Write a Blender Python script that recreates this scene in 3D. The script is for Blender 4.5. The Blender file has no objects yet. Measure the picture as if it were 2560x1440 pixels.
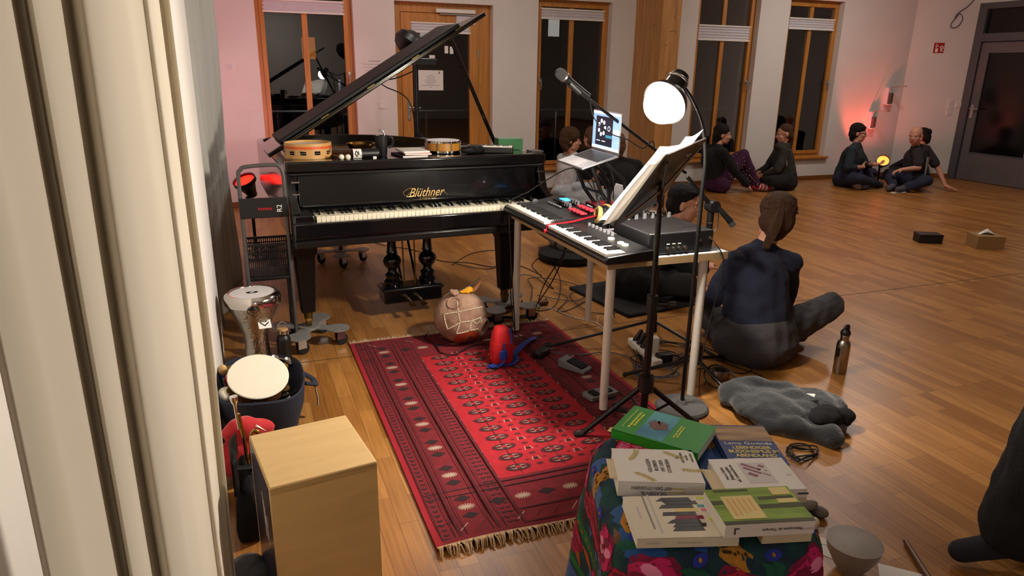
import bpy, bmesh, math, random
from mathutils import Vector, Matrix, Euler, noise

random.seed(7)
PI = math.pi
SC = bpy.context.scene
COL = SC.collection
R = math.radians


def hexlin(h, a=1.0):
    h = h.lstrip('#')
    o = []
    for i in (0, 2, 4):
        c = int(h[i:i + 2], 16) / 255
        o.append(c / 12.92 if c <= .04045 else ((c + .055) / 1.055) ** 2.4)
    return (*o, a)


# ------------------------------------------------------------------ camera, world, light, exposure
cam_d = bpy.data.cameras.new('camera')
cam = bpy.data.objects.new('camera', cam_d)
COL.objects.link(cam)
cam_d.sensor_width = 36.0
cam_d.sensor_fit = 'HORIZONTAL'
cam_d.lens = 1748.5 / 2560 * 36.0
cam_d.clip_start = .03
cam_d.clip_end = 120
yaw, pitch, roll = R(21.175), R(17.209), R(-.915)
fwd = Vector((math.sin(yaw) * math.cos(pitch), math.cos(yaw) * math.cos(pitch), -math.sin(pitch)))
rgt = Vector((math.cos(yaw), -math.sin(yaw), 0))
dwn = fwd.cross(rgt)
r2 = rgt * math.cos(roll) + dwn * math.sin(roll)
d2 = -rgt * math.sin(roll) + dwn * math.cos(roll)
m3 = Matrix((r2, -d2, -fwd)).transposed()
cam.matrix_world = Matrix.Translation((0, 0, 1.55)) @ m3.to_4x4()
SC.camera = cam

SC.view_settings.view_transform = 'Standard'
SC.view_settings.look = 'None'
SC.view_settings.gamma = 1.0
SC.view_settings.use_curve_mapping = False
SC.view_settings.exposure = 0.0
SC.cycles.max_bounces = 7
SC.cycles.diffuse_bounces = 4
SC.cycles.glossy_bounces = 4
SC.cycles.transparent_max_bounces = 12
SC.cycles.sample_clamp_indirect = 6.0
SC.cycles.caustics_reflective = False
SC.cycles.caustics_refractive = False

world = bpy.data.worlds.new('night')
SC.world = world
world.use_nodes = True
bg = world.node_tree.nodes['Background']
bg.inputs[0].default_value = (.010, .013, .022, 1)
bg.inputs[1].default_value = .6

LAMP_POWER = 800.0      # bare work lamp on the gooseneck
CEIL_EMIT = 82.0         # round ceiling lamps, all but one added for ambient light
RED_POWER = 60.0        # red flood lamps

# ------------------------------------------------------------------ materials
MATS = {}


def mat(name, col, rough=.5, metal=0.0, coat=0.0, var=0.0, vscale=8.0, stretch=(1, 1, 1), bump=0.0, bscale=60.0,
        emit=0.0, ecol=None, col2=None, sheen=0.0, spec=.5, sss=0.0, trans=0.0, trans_l=0.0):
    if name in MATS:
        return MATS[name]
    m = bpy.data.materials.new(name)
    m.use_nodes = True
    nt = m.node_tree
    N, L = nt.nodes, nt.links
    b = N['Principled BSDF']
    c = hexlin(col)
    b.inputs['Base Color'].default_value = c
    b.inputs['Roughness'].default_value = rough
    b.inputs['Metallic'].default_value = metal
    b.inputs['Specular IOR Level'].default_value = spec
    if coat:
        b.inputs['Coat Weight'].default_value = coat
        b.inputs['Coat Roughness'].default_value = .06
    if sheen:
        b.inputs['Sheen Weight'].default_value = sheen
    if sss:
        b.inputs['Subsurface Weight'].default_value = sss
        b.inputs['Subsurface Radius'].default_value = (.01, .004, .002)
    if trans:
        b.inputs['Transmission Weight'].default_value = trans
    if emit:
        b.inputs['Emission Color'].default_value = hexlin(ecol or col)
        b.inputs['Emission Strength'].default_value = emit
    if var or bump or col2:
        tc = N.new('ShaderNodeTexCoord')
        mp = N.new('ShaderNodeMapping')
        mp.inputs['Scale'].default_value = stretch
        L.new(tc.outputs['Object'], mp.inputs['Vector'])
    if var or col2:
        nz = N.new('ShaderNodeTexNoise')
        nz.inputs['Scale'].default_value = vscale
        nz.inputs['Detail'].default_value = 5
        L.new(mp.outputs['Vector'], nz.inputs['Vector'])
        rp = N.new('ShaderNodeValToRGB')
        rp.color_ramp.elements[0].position = .3
        rp.color_ramp.elements[1].position = .7
        if col2:
            rp.color_ramp.elements[0].color = c
            rp.color_ramp.elements[1].color = hexlin(col2)
        else:
            rp.color_ramp.elements[0].color = tuple(x * (1 - var) for x in c[:3]) + (1,)
            rp.color_ramp.elements[1].color = tuple(min(1, x * (1 + var)) for x in c[:3]) + (1,)
        L.new(nz.outputs['Fac'], rp.inputs['Fac'])
        L.new(rp.outputs['Color'], b.inputs['Base Color'])
    if bump:
        n2 = N.new('ShaderNodeTexNoise')
        n2.inputs['Scale'].default_value = bscale
        n2.inputs['Detail'].default_value = 4
        L.new(mp.outputs['Vector'], n2.inputs['Vector'])
        bp = N.new('ShaderNodeBump')
        bp.inputs['Strength'].default_value = bump
        bp.inputs['Distance'].default_value = .02
        L.new(n2.outputs['Fac'], bp.inputs['Height'])
        L.new(bp.outputs['Normal'], b.inputs['Normal'])
    if trans_l:                                  # thin cloth lets some light through
        tl = N.new('ShaderNodeBsdfTranslucent')
        tl.inputs['Color'].default_value = c
        mx = N.new('ShaderNodeMixShader')
        mx.inputs[0].default_value = trans_l
        L.new(b.outputs[0], mx.inputs[1])
        L.new(tl.outputs[0], mx.inputs[2])
        L.new(mx.outputs[0], N['Material Output'].inputs['Surface'])
    MATS[name] = m
    return m


def glass_mat(name, tint=(.9, .92, .95), refl_rough=.0):
    m = bpy.data.materials.new(name)
    m.use_nodes = True
    N, L = m.node_tree.nodes, m.node_tree.links
    for n in list(N):
        N.remove(n)
    o = N.new('ShaderNodeOutputMaterial')
    tr = N.new('ShaderNodeBsdfTransparent')
    tr.inputs[0].default_value = (*tint, 1)
    gl = N.new('ShaderNodeBsdfGlossy')
    gl.inputs['Roughness'].default_value = refl_rough
    gl.inputs['Color'].default_value = (1, 1, 1, 1)
    fr = N.new('ShaderNodeFresnel')
    fr.inputs[0].default_value = 1.52
    mu = N.new('ShaderNodeMath')
    mu.operation = 'MULTIPLY'
    mu.inputs[1].default_value = 1.8
    L.new(fr.outputs[0], mu.inputs[0])
    mx = N.new('ShaderNodeMixShader')
    L.new(mu.outputs[0], mx.inputs[0])
    L.new(tr.outputs[0], mx.inputs[1])
    L.new(gl.outputs[0], mx.inputs[2])
    L.new(mx.outputs[0], o.inputs[0])
    MATS[name] = m
    return m


# ------------------------------------------------------------------ mesh collector
class MB:
    def __init__(s):
        s.v, s.f, s.m = [], [], []

    def add(s, vs, fs, mi=0, M=None):
        k = len(s.v)
        if M is not None:
            vs = [M @ Vector(p) for p in vs]
        s.v += [tuple(p) for p in vs]
        s.f += [tuple(i + k for i in f) for f in fs]
        s.m += [mi] * len(fs)
        return s

    def box(s, c, d, mi=0, M=None, rz=0.0):
        x, y, z = d[0] / 2, d[1] / 2, d[2] / 2
        T = Matrix.Translation(c) @ Matrix.Rotation(rz, 4, 'Z')
        if M is not None:
            T = M @ T
        vs = [(-x, -y, -z), (x, -y, -z), (x, y, -z), (-x, y, -z), (-x, -y, z), (x, -y, z), (x, y, z), (-x, y, z)]
        fs = [(3, 2, 1, 0), (4, 5, 6, 7), (0, 1, 5, 4), (1, 2, 6, 5), (2, 3, 7, 6), (3, 0, 4, 7)]
        return s.add(vs, fs, mi, T)

    def bx(s, x0, x1, y0, y1, z0, z1, mi=0, M=None):
        return s.box(((x0 + x1) / 2, (y0 + y1) / 2, (z0 + z1) / 2), (abs(x1 - x0), abs(y1 - y0), abs(z1 - z0)), mi, M)

    def rings(s, rs, mi=0, caps=True, close=True, M=None):
        n = len(rs[0])
        vs = [p for r in rs for p in r]
        fs = []
        for a in range(len(rs) - 1):
            for i in range(n if close else n - 1):
                j = (i + 1) % n
                fs.append((a * n + i, a * n + j, (a + 1) * n + j, (a + 1) * n + i))
        if caps:
            fs.append(tuple(range(n - 1, -1, -1)))
            fs.append(tuple((len(rs) - 1) * n + i for i in range(n)))
        return s.add(vs, fs, mi, M)

    def cyl(s, p0, p1, r0, r1=None, n=16, mi=0, caps=True, M=None):
        r1 = r0 if r1 is None else r1
        return s.tube([p0, p1], [r0, r1], n, mi, caps, M)

    def tube(s, path, r, n=8, mi=0, caps=True, M=None, squash=1.0):
        P = [Vector(p) for p in path]
        rr = r if isinstance(r, (list, tuple)) else [r] * len(P)
        rs = []
        up = None
        for i, p in enumerate(P):
            t = (P[min(i + 1, len(P) - 1)] - P[max(i - 1, 0)])
            t = t.normalized() if t.length > 1e-9 else Vector((0, 0, 1))
            if up is None:
                up = Vector((0, 0, 1)) if abs(t.z) < .9 else Vector((1, 0, 0))
            a = up - t * up.dot(t)
            a = a.normalized() if a.length > 1e-6 else t.orthogonal().normalized()
            up = a
            b = t.cross(a)
            rs.append([p + a * math.cos(2 * PI * k / n) * rr[i] * squash + b * math.sin(2 * PI * k / n) * rr[i] for k in range(n)])
        return s.rings(rs, mi, caps, True, M)

    def lathe(s, prof, n=32, mi=0, M=None, caps=True):
        rs = [[(max(r, 1e-5) * math.cos(2 * PI * k / n), max(r, 1e-5) * math.sin(2 * PI * k / n), z) for k in range(n)] for r, z in prof]
        return s.rings(rs, mi, caps, True, M)

    def ell(s, c, r, M=None, mi=0, nu=20, nv=12):
        T = Matrix.Translation(c)
        if M is not None:
            T = T @ M
        rs = []
        for j in range(1, nv):
            a = -PI / 2 + PI * j / nv
            rs.append([(r[0] * math.cos(a) * math.cos(2 * PI * k / nu), r[1] * math.cos(a) * math.sin(2 * PI * k / nu), r[2] * math.sin(a)) for k in range(nu)])
        k = len(rs) * nu
        vs = [p for q in rs for p in q] + [(0, 0, -r[2]), (0, 0, r[2])]
        fs = []
        for a in range(len(rs) - 1):
            for i in range(nu):
                j = (i + 1) % nu
                fs.append((a * nu + i, a * nu + j, (a + 1) * nu + j, (a + 1) * nu + i))
        for i in range(nu):
            j = (i + 1) % nu
            fs.append((j, i, k))
            fs.append(((len(rs) - 1) * nu + i, (len(rs) - 1) * nu + j, k + 1))
        return s.add(vs, fs, mi, T)

    def cap(s, p0, p1, r0, r1=None, n=14, mi=0, squash=1.0):
        r1 = r0 if r1 is None else r1
        p0, p1 = Vector(p0), Vector(p1)
        d = p1 - p0
        if d.length < 1e-6:
            return s.ell(p0, (r0,) * 3, None, mi)
        t = d.normalized()
        pts, rr = [], []
        for k in range(5):
            a = -PI / 2 + (PI / 2) * (k + .15) / 5
            pts.append(p0 + t * (math.sin(a) * r0)); rr.append(r0 * math.cos(a))
        for k in range(0, 5):
            a = (PI / 2) * k / 5
            pts.append(p1 + t * (math.sin(a) * r1)); rr.append(r1 * math.cos(a))
        a = PI / 2 * .97
        pts.append(p1 + t * (math.sin(a) * r1)); rr.append(r1 * math.cos(a))
        return s.tube(pts, rr, n, mi, True, None, squash)

    def prism(s, poly, z0, z1, mi=0, M=None):
        return s.rings([[(x, y, z0) for x, y in poly], [(x, y, z1) for x, y in poly]], mi, True, True, M)

    def grid(s, fn, nu, nv, mi=0, M=None, mfn=None, closeu=False):
        vs = [fn(i / nu, j / nv) for j in range(nv + 1) for i in range(nu if closeu else nu + 1)]
        w = nu if closeu else nu + 1
        k0 = len(s.m)
        fs = []
        ms = []
        for j in range(nv):
            for i in range(nu):
                i2 = (i + 1) % w
                fs.append((j * w + i, j * w + i2, (j + 1) * w + i2, (j + 1) * w + i))
                ms.append(mfn((i + .5) / nu, (j + .5) / nv) if mfn else mi)
        s.add(vs, fs, mi, M)
        s.m[k0:] = ms
        return s


def rrect(w, h, r, n=5, cx=0.0, cy=0.0):
    o = []
    for sx, sy, a0 in ((1, 1, 0), (-1, 1, 90), (-1, -1, 180), (1, -1, 270)):
        for k in range(n + 1):
            a = R(a0 + 90 * k / n)
            o.append((cx + sx * (w / 2 - r) + r * math.cos(a), cy + sy * (h / 2 - r) + r * math.sin(a)))
    return o


def smooth_path(pts, k=5):
    P = [Vector(p) for p in pts]
    if len(P) < 3:
        return P
    o = []
    for i in range(len(P) - 1):
        a, b, c, d = P[max(i - 1, 0)], P[i], P[i + 1], P[min(i + 2, len(P) - 1)]
        for j in range(k):
            t = j / k
            o.append(.5 * ((2 * b) + (c - a) * t + (2 * a - 5 * b + 4 * c - d) * t * t + (3 * b - a - 3 * c + d) * t ** 3))
    o.append(P[-1])
    return o


# ------------------------------------------------------------------ scene objects
WM = {}


def thing(name, label, cat, loc=(0, 0, 0), rz=0.0, group=None, kind=None):
    o = bpy.data.objects.new(name, None)
    o.empty_display_size = .05
    COL.objects.link(o)
    o.location = loc
    o.rotation_euler = (0, 0, rz)
    WM[o.name] = Matrix.Translation(loc) @ Matrix.Rotation(rz, 4, 'Z')
    if kind:
        o['kind'] = kind
    if label:
        o['label'] = label
    if cat:
        o['category'] = cat
    if group:
        o['group'] = group
    return o


def part(name, mb, mats, parent=None, world=False, bevel=0.0, seg=2, sub=0, flat=False, label=None, ang=38, solid=0.0, kind=None):
    me = bpy.data.meshes.new(name)
    vs = mb.v
    if world and parent is not None:
        inv = WM[parent.name].inverted()
        vs = [tuple(inv @ Vector(p)) for p in vs]
    me.from_pydata(vs, [], mb.f)
    if not isinstance(mats, (list, tuple)):
        mats = [mats]
    for m in mats:
        me.materials.append(MATS[m] if isinstance(m, str) else m)
    if len(mats) > 1:
        me.polygons.foreach_set('material_index', mb.m)
    if not flat:
        me.polygons.foreach_set('use_smooth', [True] * len(me.polygons))
        me.set_sharp_from_angle(angle=R(ang))
    me.update()
    o = bpy.data.objects.new(name, me)
    COL.objects.link(o)
    WM[o.name] = Matrix.Identity(4)
    if parent is not None:
        o.parent = parent
        WM[o.name] = WM[parent.name].copy()
    if solid:
        md = o.modifiers.new('thick', 'SOLIDIFY')
        md.thickness = solid
        md.offset = 0
    if bevel:
        md = o.modifiers.new('bevel', 'BEVEL')
        md.width = bevel
        md.segments = seg
        md.limit_method = 'ANGLE'
        md.angle_limit = R(40)
        md.harden_normals = False
    if sub:
        md = o.modifiers.new('sub', 'SUBSURF')
        md.levels = md.render_levels = sub
    if label:
        o['label'] = label
    if kind:
        o['kind'] = kind
    return o


def tag(o, label, cat, group=None, kind=None):
    o['label'] = label
    o['category'] = cat
    if group:
        o['group'] = group
    if kind:
        o['kind'] = kind
    return o


def struct(name, mb, mats, parent=None, **k):
    o = part(name, mb, mats, parent, **k)
    if parent is None:
        o['kind'] = 'structure'
    return o


def organic(name, mb, mats, parent, voxel=.006, it=6, disp=0.0, dscale=.08, world=True, label=None):
    """one continuous skin grown over overlapping closed volumes"""
    o = part(name, mb, mats, parent, world=world, label=label)
    md = o.modifiers.new('skin', 'REMESH')
    md.mode = 'VOXEL'
    md.voxel_size = voxel
    md.use_smooth_shade = True
    if it:
        s = o.modifiers.new('relax', 'SMOOTH')
        s.factor = .5
        s.iterations = it
    if disp:
        tx = bpy.data.textures.new('folds', 'CLOUDS')
        tx.noise_scale = dscale
        tx.noise_depth = 1
        d = o.modifiers.new('folds', 'DISPLACE')
        d.texture = tx
        d.strength = disp
        d.mid_level = .5
        d.texture_coords = 'LOCAL'
    return o


def dup(root, loc=None, rz=None, label=None, group=None):
    r = root.copy()
    COL.objects.link(r)
    if loc is not None:
        r.location = loc
    if rz is not None:
        r.rotation_euler = (0, 0, rz)
    WM[r.name] = Matrix.Translation(r.location) @ Matrix.Rotation(r.rotation_euler.z, 4, 'Z')
    if label:
        r['label'] = label
    if group:
        r['group'] = group
    for ch in list(root.children):
        c = ch.copy()
        COL.objects.link(c)
        c.parent = r
        for g in list(ch.children):
            d = g.copy()
            COL.objects.link(d)
            d.parent = c
    return r


def text_mesh(body, size, M, mi=0, ext=.0006, bold=0.0, shear=0.0, ax='CENTER', ay='CENTER', sx=1.0):
    """flat raised lettering as an MB, laid in the x-y plane of M"""
    cu = bpy.data.curves.new('t', 'FONT')
    cu.body = body
    cu.size = size
    cu.extrude = ext
    cu.offset = bold
    cu.shear = shear
    cu.align_x = ax
    cu.align_y = ay
    cu.resolution_u = 3
    o = bpy.data.objects.new('t', cu)
    COL.objects.link(o)
    dg = bpy.context.evaluated_depsgraph_get()
    dg.update()
    me = bpy.data.meshes.new_from_object(o.evaluated_get(dg))
    mb = MB()
    mb.add([(v.co.x * sx, v.co.y, v.co.z) for v in me.vertices], [tuple(p.vertices) for p in me.polygons], mi, M)
    bpy.data.objects.remove(o)
    bpy.data.curves.remove(cu)
    bpy.data.meshes.remove(me)
    return mb


def frame(o, x, y):
    """matrix with origin o, x axis x, y axis y (z = x cross y)"""
    x = Vector(x).normalized()
    y = Vector(y)
    z = x.cross(y).normalized()
    y = z.cross(x)
    return Matrix.Translation(o) @ Matrix((x, y, z)).transposed().to_4x4()


# ------------------------------------------------------------------ shared materials
mat('plaster', '#dcd7d2', .85, var=.03, vscale=3, bump=.08, bscale=180)
mat('ceiling_white', '#d8d3cc', .9)
mat('window_wood', '#b87a35', .42, var=.22, vscale=5, stretch=(6, 6, .5))
mat('pillar_wood', '#b5824a', .5, var=.25, vscale=4, stretch=(5, 5, .4))
mat('skirting_wood', '#7a4a24', .5, var=.2, vscale=6, stretch=(.6, 6, 6))
mat('dark_gap', '#2a1c10', .8)
mat('blind_white', '#cfccd2', .8, var=.04, vscale=20)
mat('steel', '#b9b7b4', .28, metal=1.0)
mat('brushed_steel', '#9c958c', .32, metal=1.0, var=.12, vscale=30, stretch=(8, 8, .3))
mat('white_plastic', '#e4e0da', .45)
mat('black_plastic', '#0f0f11', .42)
mat('black_metal', '#0b0b0c', .33)
mat('grey_door', '#605a5c', .55)
mat('grey_frame', '#4d4e52', .5)
mat('dark_pane', '#0c0d0c', .15, spec=.4)
mat('paper', '#e6e3de', .75)
mat('sheet_paper', '#f0ede8', .8, trans_l=.55)
mat('paper_grey', '#8d8b90', .8)
mat('black', '#060607', .7, spec=.2)
mat('rubber', '#0a0a0a', .8)
mat('brass', '#7d6230', .38, metal=1.0)
mat('gold_paint', '#b3925a', .35, metal=.6)
mat('red_plastic', '#9c1220', .4)
mat('sign_red', '#a8100e', .5)
glass_mat('glass')
mat('night_wall', '#1a1a1e', .9)
mat('night_ground', '#101010', .9)
mat('lit_window', '#d8cfc0', .6, emit=.5)
mat('lit_window_orange', '#c9762a', .6, emit=.5)
mat('cable_black', '#0b0b0c', .5)
mat('cable_white', '#cfc9bd', .5)
mat('cable_grey', '#4c4a5a', .5)
mat('lamp_disc', '#fff2dd', .5, emit=CEIL_EMIT, ecol='#fff4ea')


def floor_material():
    m = bpy.data.materials.new('oak_strip_floor')
    m.use_nodes = True
    N, L = m.node_tree.nodes, m.node_tree.links
    b = N['Principled BSDF']
    tc = N.new('ShaderNodeTexCoord')
    sp = N.new('ShaderNodeSeparateXYZ')
    L.new(tc.outputs['Object'], sp.inputs[0])
    cb = N.new('ShaderNodeCombineXYZ')
    L.new(sp.outputs['Y'], cb.inputs['X'])
    L.new(sp.outputs['X'], cb.inputs['Y'])
    br = N.new('ShaderNodeTexBrick')
    br.offset = .37
    br.offset_frequency = 3
    br.inputs['Scale'].default_value = 1.0
    br.inputs['Brick Width'].default_value = .46
    br.inputs['Row Height'].default_value = .068
    br.inputs['Mortar Size'].default_value = .0011
    br.inputs['Mortar Smooth'].default_value = .3
    br.inputs['Bias'].default_value = -.1
    br.inputs['Color1'].default_value = hexlin('#ae7c42')
    br.inputs['Color2'].default_value = hexlin('#8a5a28')
    br.inputs['Mortar'].default_value = hexlin('#6b4420')
    L.new(cb.outputs[0], br.inputs['Vector'])
    mp = N.new('ShaderNodeMapping')
    mp.inputs['Scale'].default_value = (26, 1.4, 1)
    L.new(tc.outputs['Object'], mp.inputs[0])
    nz = N.new('ShaderNodeTexNoise')
    nz.inputs['Scale'].default_value = 3.0
    nz.inputs['Detail'].default_value = 6
    L.new(mp.outputs[0], nz.inputs['Vector'])
    rp = N.new('ShaderNodeValToRGB')
    rp.color_ramp.elements[0].position = .3
    rp.color_ramp.elements[0].color = (.68, .62, .56, 1)
    rp.color_ramp.elements[1].position = .68
    rp.color_ramp.elements[1].color = (1.12, 1.1, 1.05, 1)
    L.new(nz.outputs['Fac'], rp.inputs[0])
    mx = N.new('ShaderNodeMix')
    mx.data_type = 'RGBA'
    mx.blend_type = 'MULTIPLY'
    mx.inputs[0].default_value = .8
    L.new(br.outputs['Color'], mx.inputs[6])
    L.new(rp.outputs[0], mx.inputs[7])
    L.new(mx.outputs[2], b.inputs['Base Color'])
    b.inputs['Roughness'].default_value = .34
    b.inputs['Specular IOR Level'].default_value = .45
    bp = N.new('ShaderNodeBump')
    bp.inputs['Strength'].default_value = .06
    bp.inputs['Distance'].default_value = .004
    L.new(nz.outputs['Fac'], bp.inputs['Height'])
    L.new(bp.outputs[0], b.inputs['Normal'])
    MATS['floor'] = m


floor_material()

# ------------------------------------------------------------------ room shell
HC = 3.4
YB, XR, XL, YF = 8.58, 10.75, -.6, -6.0
mb = MB().bx(XL - .2, XR + .2, YF - .2, YB + .4, -.1, 0, 0)
mb.bx(-.19, XR, 3.726, 3.732, 0, .0006, 1)                       # straight joint across the strips
struct('floor', mb, ['floor', 'dark_gap'], flat=True)
struct('ceiling', MB().bx(XL - .2, XR + .2, YF - .2, YB + .4, HC, HC + .1), 'ceiling_white', flat=True)

OPEN = [(.285, 1.335, .33, 2.66), (1.812, 3.022, 0, 2.31), (3.618, 4.652, .33, 2.415), (5.972, 6.992, .36, 2.78), (7.51, 8.505, .36, 2.60)]
mb = MB()
x = XL - .2
for a, b_, z0, z1 in OPEN:
    mb.bx(x, a, YB, YB + .34, 0, HC)
    if z0 > 0:
        mb.bx(a, b_, YB, YB + .34, 0, z0)
    mb.bx(a, b_, YB, YB + .34, z1, HC)
    x = b_
mb.bx(x, 9.945, YB, YB + .34, 0, HC)
struct('wall_back', mb, 'plaster', flat=True)
# bevelled corner between back and right wall
mb = MB().prism([(9.94, 8.58), (10.75, 8.13), (10.95, 8.13), (10.95, 8.92), (9.94, 8.92)], 0, HC)
struct('wall_corner', mb, 'plaster', flat=True)
DY0, DY1, DZ = 6.76, 8.147, 2.645                                # grey door opening in the right wall
mb = MB().bx(XR, XR + .2, YF, DY0, 0, HC)
mb.bx(XR, XR + .2, DY0, DY1, DZ, HC)
struct('wall_right', mb, 'plaster', flat=True)
mb = MB().bx(XL - .2, XL, YF, YB, 0, HC)
mb.bx(XL, -.19, 2.35, 4.05, 0, HC)                                # pier between the curtained bays
struct('wall_left', mb, 'plaster', flat=True)
struct('wall_front', MB().bx(XL - .2, XR + .2, YF - .2, YF, 0, HC), 'plaster', flat=True)

mb = MB()
for a, b_ in ((-.6, 1.812), (3.022, 9.93)):
    mb.bx(a, b_, YB - .016, YB, 0, .065)
struct('baseboard_back', mb, 'skirting_wood', bevel=.003)
d = Vector((.81, -.45, 0)).normalized()
n = Vector((-.45, -.81, 0)).normalized()
mb = MB()
p0, p1 = Vector((9.93, 8.58, 0)), Vector((10.74, 8.13, 0))
mb.prism([tuple(p0[:2]), tuple((p0 + n * .016)[:2]), tuple((p1 + n * .016)[:2]), tuple(p1[:2])], 0, .065)
struct('baseboard_corner', mb, 'skirting_wood')
struct('baseboard_right', MB().bx(XR - .016, XR, YF, DY0, 0, .065), 'skirting_wood', bevel=.003)

# glulam timber pillar in front of the wall
pl = MB().bx(5.0, 5.265, 7.93, 8.58, 0, HC)
for k in range(7):
    pl.box((5.07 + .12 * ((k * 37) % 10) / 10, 7.9299, .9 + .33 * k), (.008, .0012, .018), 1)
    pl.box((4.9999, 8.02 + .5 * ((k * 53) % 10) / 10, .7 + .36 * k), (.0012, .012, .02), 1)
for k in range(3):
    pl.box((5.13 + .035 * k, 7.9298, 2.05 + .012 * (k % 2)), (.018, .0012, .01), 1)
struct('trim_1', pl, ['pillar_wood', 'dark_gap'], bevel=.006)


def window(nm, x0, x1, z0, z1, mull, blind, handle, sill, fw=.055, sw=.048):
    """timber casement: outer frame, sash, mullion, panes, pleated blind, handle"""
    o = thing(nm, None, None, (x0, 8.68, 0), kind='structure')
    a, b_ = 0.0, x1 - x0
    f = MB()
    f.bx(a, a + fw, 0, .08, z0, z1); f.bx(b_ - fw, b_, 0, .08, z0, z1)
    f.bx(a + fw, b_ - fw, 0, .08, z1 - fw, z1); f.bx(a + fw, b_ - fw, 0, .08, z0, z0 + fw)
    part('window_frame', f, 'window_wood', o, bevel=.003)
    s = MB()
    i, j, k, l = a + fw - .008, b_ - fw + .008, z0 + fw - .008, z1 - fw + .008
    s.bx(i, i + sw, -.018, .05, k, l); s.bx(j - sw, j, -.018, .05, k, l)
    s.bx(i + sw, j - sw, -.018, .05, l - sw, l); s.bx(i + sw, j - sw, -.018, .05, k, k + sw)
    part('sash', s, 'window_wood', o, bevel=.004)
    gx0, gx1, gz0, gz1 = i + sw, j - sw, k + sw, l - sw
    mx = mull - x0
    part('mullion', MB().bx(mx - .032, mx + .032, -.004, .04, gz0, gz1), 'window_wood', o, bevel=.004)
    part('pane', MB().bx(gx0 - .005, mx - .03, .018, .024, gz0 - .005, gz1 + .005), 'glass', o, flat=True)
    part('pane', MB().bx(mx + .03, gx1 + .005, .018, .024, gz0 - .005, gz1 + .005), 'glass', o, flat=True)
    if blind:
        bz0, bz1 = blind
        m = MB()
        np_ = max(2, int((bz1 - bz0) / .03))
        prof = []
        for q in range(np_ * 2 + 1):
            prof.append((-.012 if q % 2 else -.024, bz0 + (bz1 - bz0) * q / (np_ * 2)))
        m.rings([[(xx, y, z) for y, z in prof] + [(xx, -.008, z) for y, z in reversed(prof)] for xx in (gx0 - .012, gx1 + .012)], 0)
        bl = part('blind', m, 'blind_white', o, flat=True)
        part('blind_rail', MB().bx(gx0 - .014, gx1 + .014, -.032, -.008, bz0 - .014, bz0 + .008), 'white_plastic', o, bevel=.003)
        part('blind_rail', MB().bx(gx0 - .014, gx1 + .014, -.032, -.008, bz1 - .008, bz1 + .014), 'white_plastic', o, bevel=.003)
    if handle:
        hx, hz = handle
        hx -= x0
        h = MB().box((hx, -.024, hz), (.028, .012, .07))
        h.cyl((hx, -.024, hz), (hx, -.06, hz), .009, n=12)
        h.tube([(hx, -.058, hz), (hx, -.06, hz - .03), (hx, -.058, hz - .115)], [.009, .009, .008], 10)
        part('handle', h, 'steel', o, bevel=.002)
    if sill:
        w = MB().bx(-.05, b_ + .05, -.16, .0, z0 - .03, z0 + .004)
        part('window_sill', w, 'window_wood', o, bevel=.008)
    return o


window('window_1', .285, 1.335, .33, 2.66, .808, (2.145, 2.262), (1.275, 1.48), True, .055, .05)
window('window_3', 3.618, 4.652, .33, 2.415, 4.125, (2.2, 2.305), (3.695, 1.44), True, .045, .045)
window('window_4', 5.972, 6.992, .36, 2.78, 6.47, (2.015, 2.195), (6.935, 1.46), True, .045, .05)
window('window_5', 7.51, 8.505, .36, 2.60, 8.0, (2.21, 2.345), (8.44, 1.465), True, .045, .05)

# balcony door
dr = thing('door_1', None, None, (1.812, 8.68, 0), kind='structure')
W = 1.21
f = MB()
f.bx(0, .085, 0, .09, 0, 2.31); f.bx(W - .155, W, 0, .09, 0, 2.31); f.bx(.085, W - .155, 0, .09, 2.2, 2.31)
part('door_frame', f, 'window_wood', dr, bevel=.004)
s = MB()
s.bx(.085, .215, -.02, .06, .02, 2.195); s.bx(W - .275, W - .155, -.02, .06, .02, 2.195)
s.bx(.215, W - .275, -.02, .06, 2.085, 2.195); s.bx(.215, W - .275, -.02, .06, .02, .17)
part('door_sash', s, 'window_wood', dr, bevel=.004)
part('pane', MB().bx(.21, W - .27, .018, .024, .165, 2.09), 'glass', dr, flat=True)
m = MB()
prof = [(-.012 if q % 2 else -.022, 1.985 + .095 * q / 6) for q in range(7)]
m.rings([[(xx, y, z) for y, z in prof] + [(xx, -.006, z) for y, z in reversed(prof)] for xx in (.2, W - .26)], 0)
part('blind', m, 'blind_white', dr, flat=True)
part('blind_rail', MB().bx(.2, W - .26, -.03, -.006, 1.972, 1.99), 'white_plastic', dr, bevel=.003)
part('blind_rail', MB().bx(.2, W - .26, -.03, -.006, 2.078, 2.094), 'white_plastic', dr, bevel=.003)
h = MB().box((.16, -.024, 1.08), (.034, .01, .24))
h.cyl((.16, -.02, 1.11), (.16, -.065, 1.11), .011, n=12).tube([(.16, -.065, 1.11), (.2, -.068, 1.11), (.3, -.066, 1.107)], .01, 10)
part('door_handle', h, 'steel', dr, bevel=.002)
part('hinge', MB().cyl((W - .165, -.022, .35), (W - .165, -.022, .45), .011, n=10).cyl((W - .165, -.022, 1.7), (W - .165, -.022, 1.8), .011, n=10), 'steel', dr)
part('strike_plate', MB().box((.16, -.024, .98), (.03, .012, .05)), 'steel', dr, bevel=.004)

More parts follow.
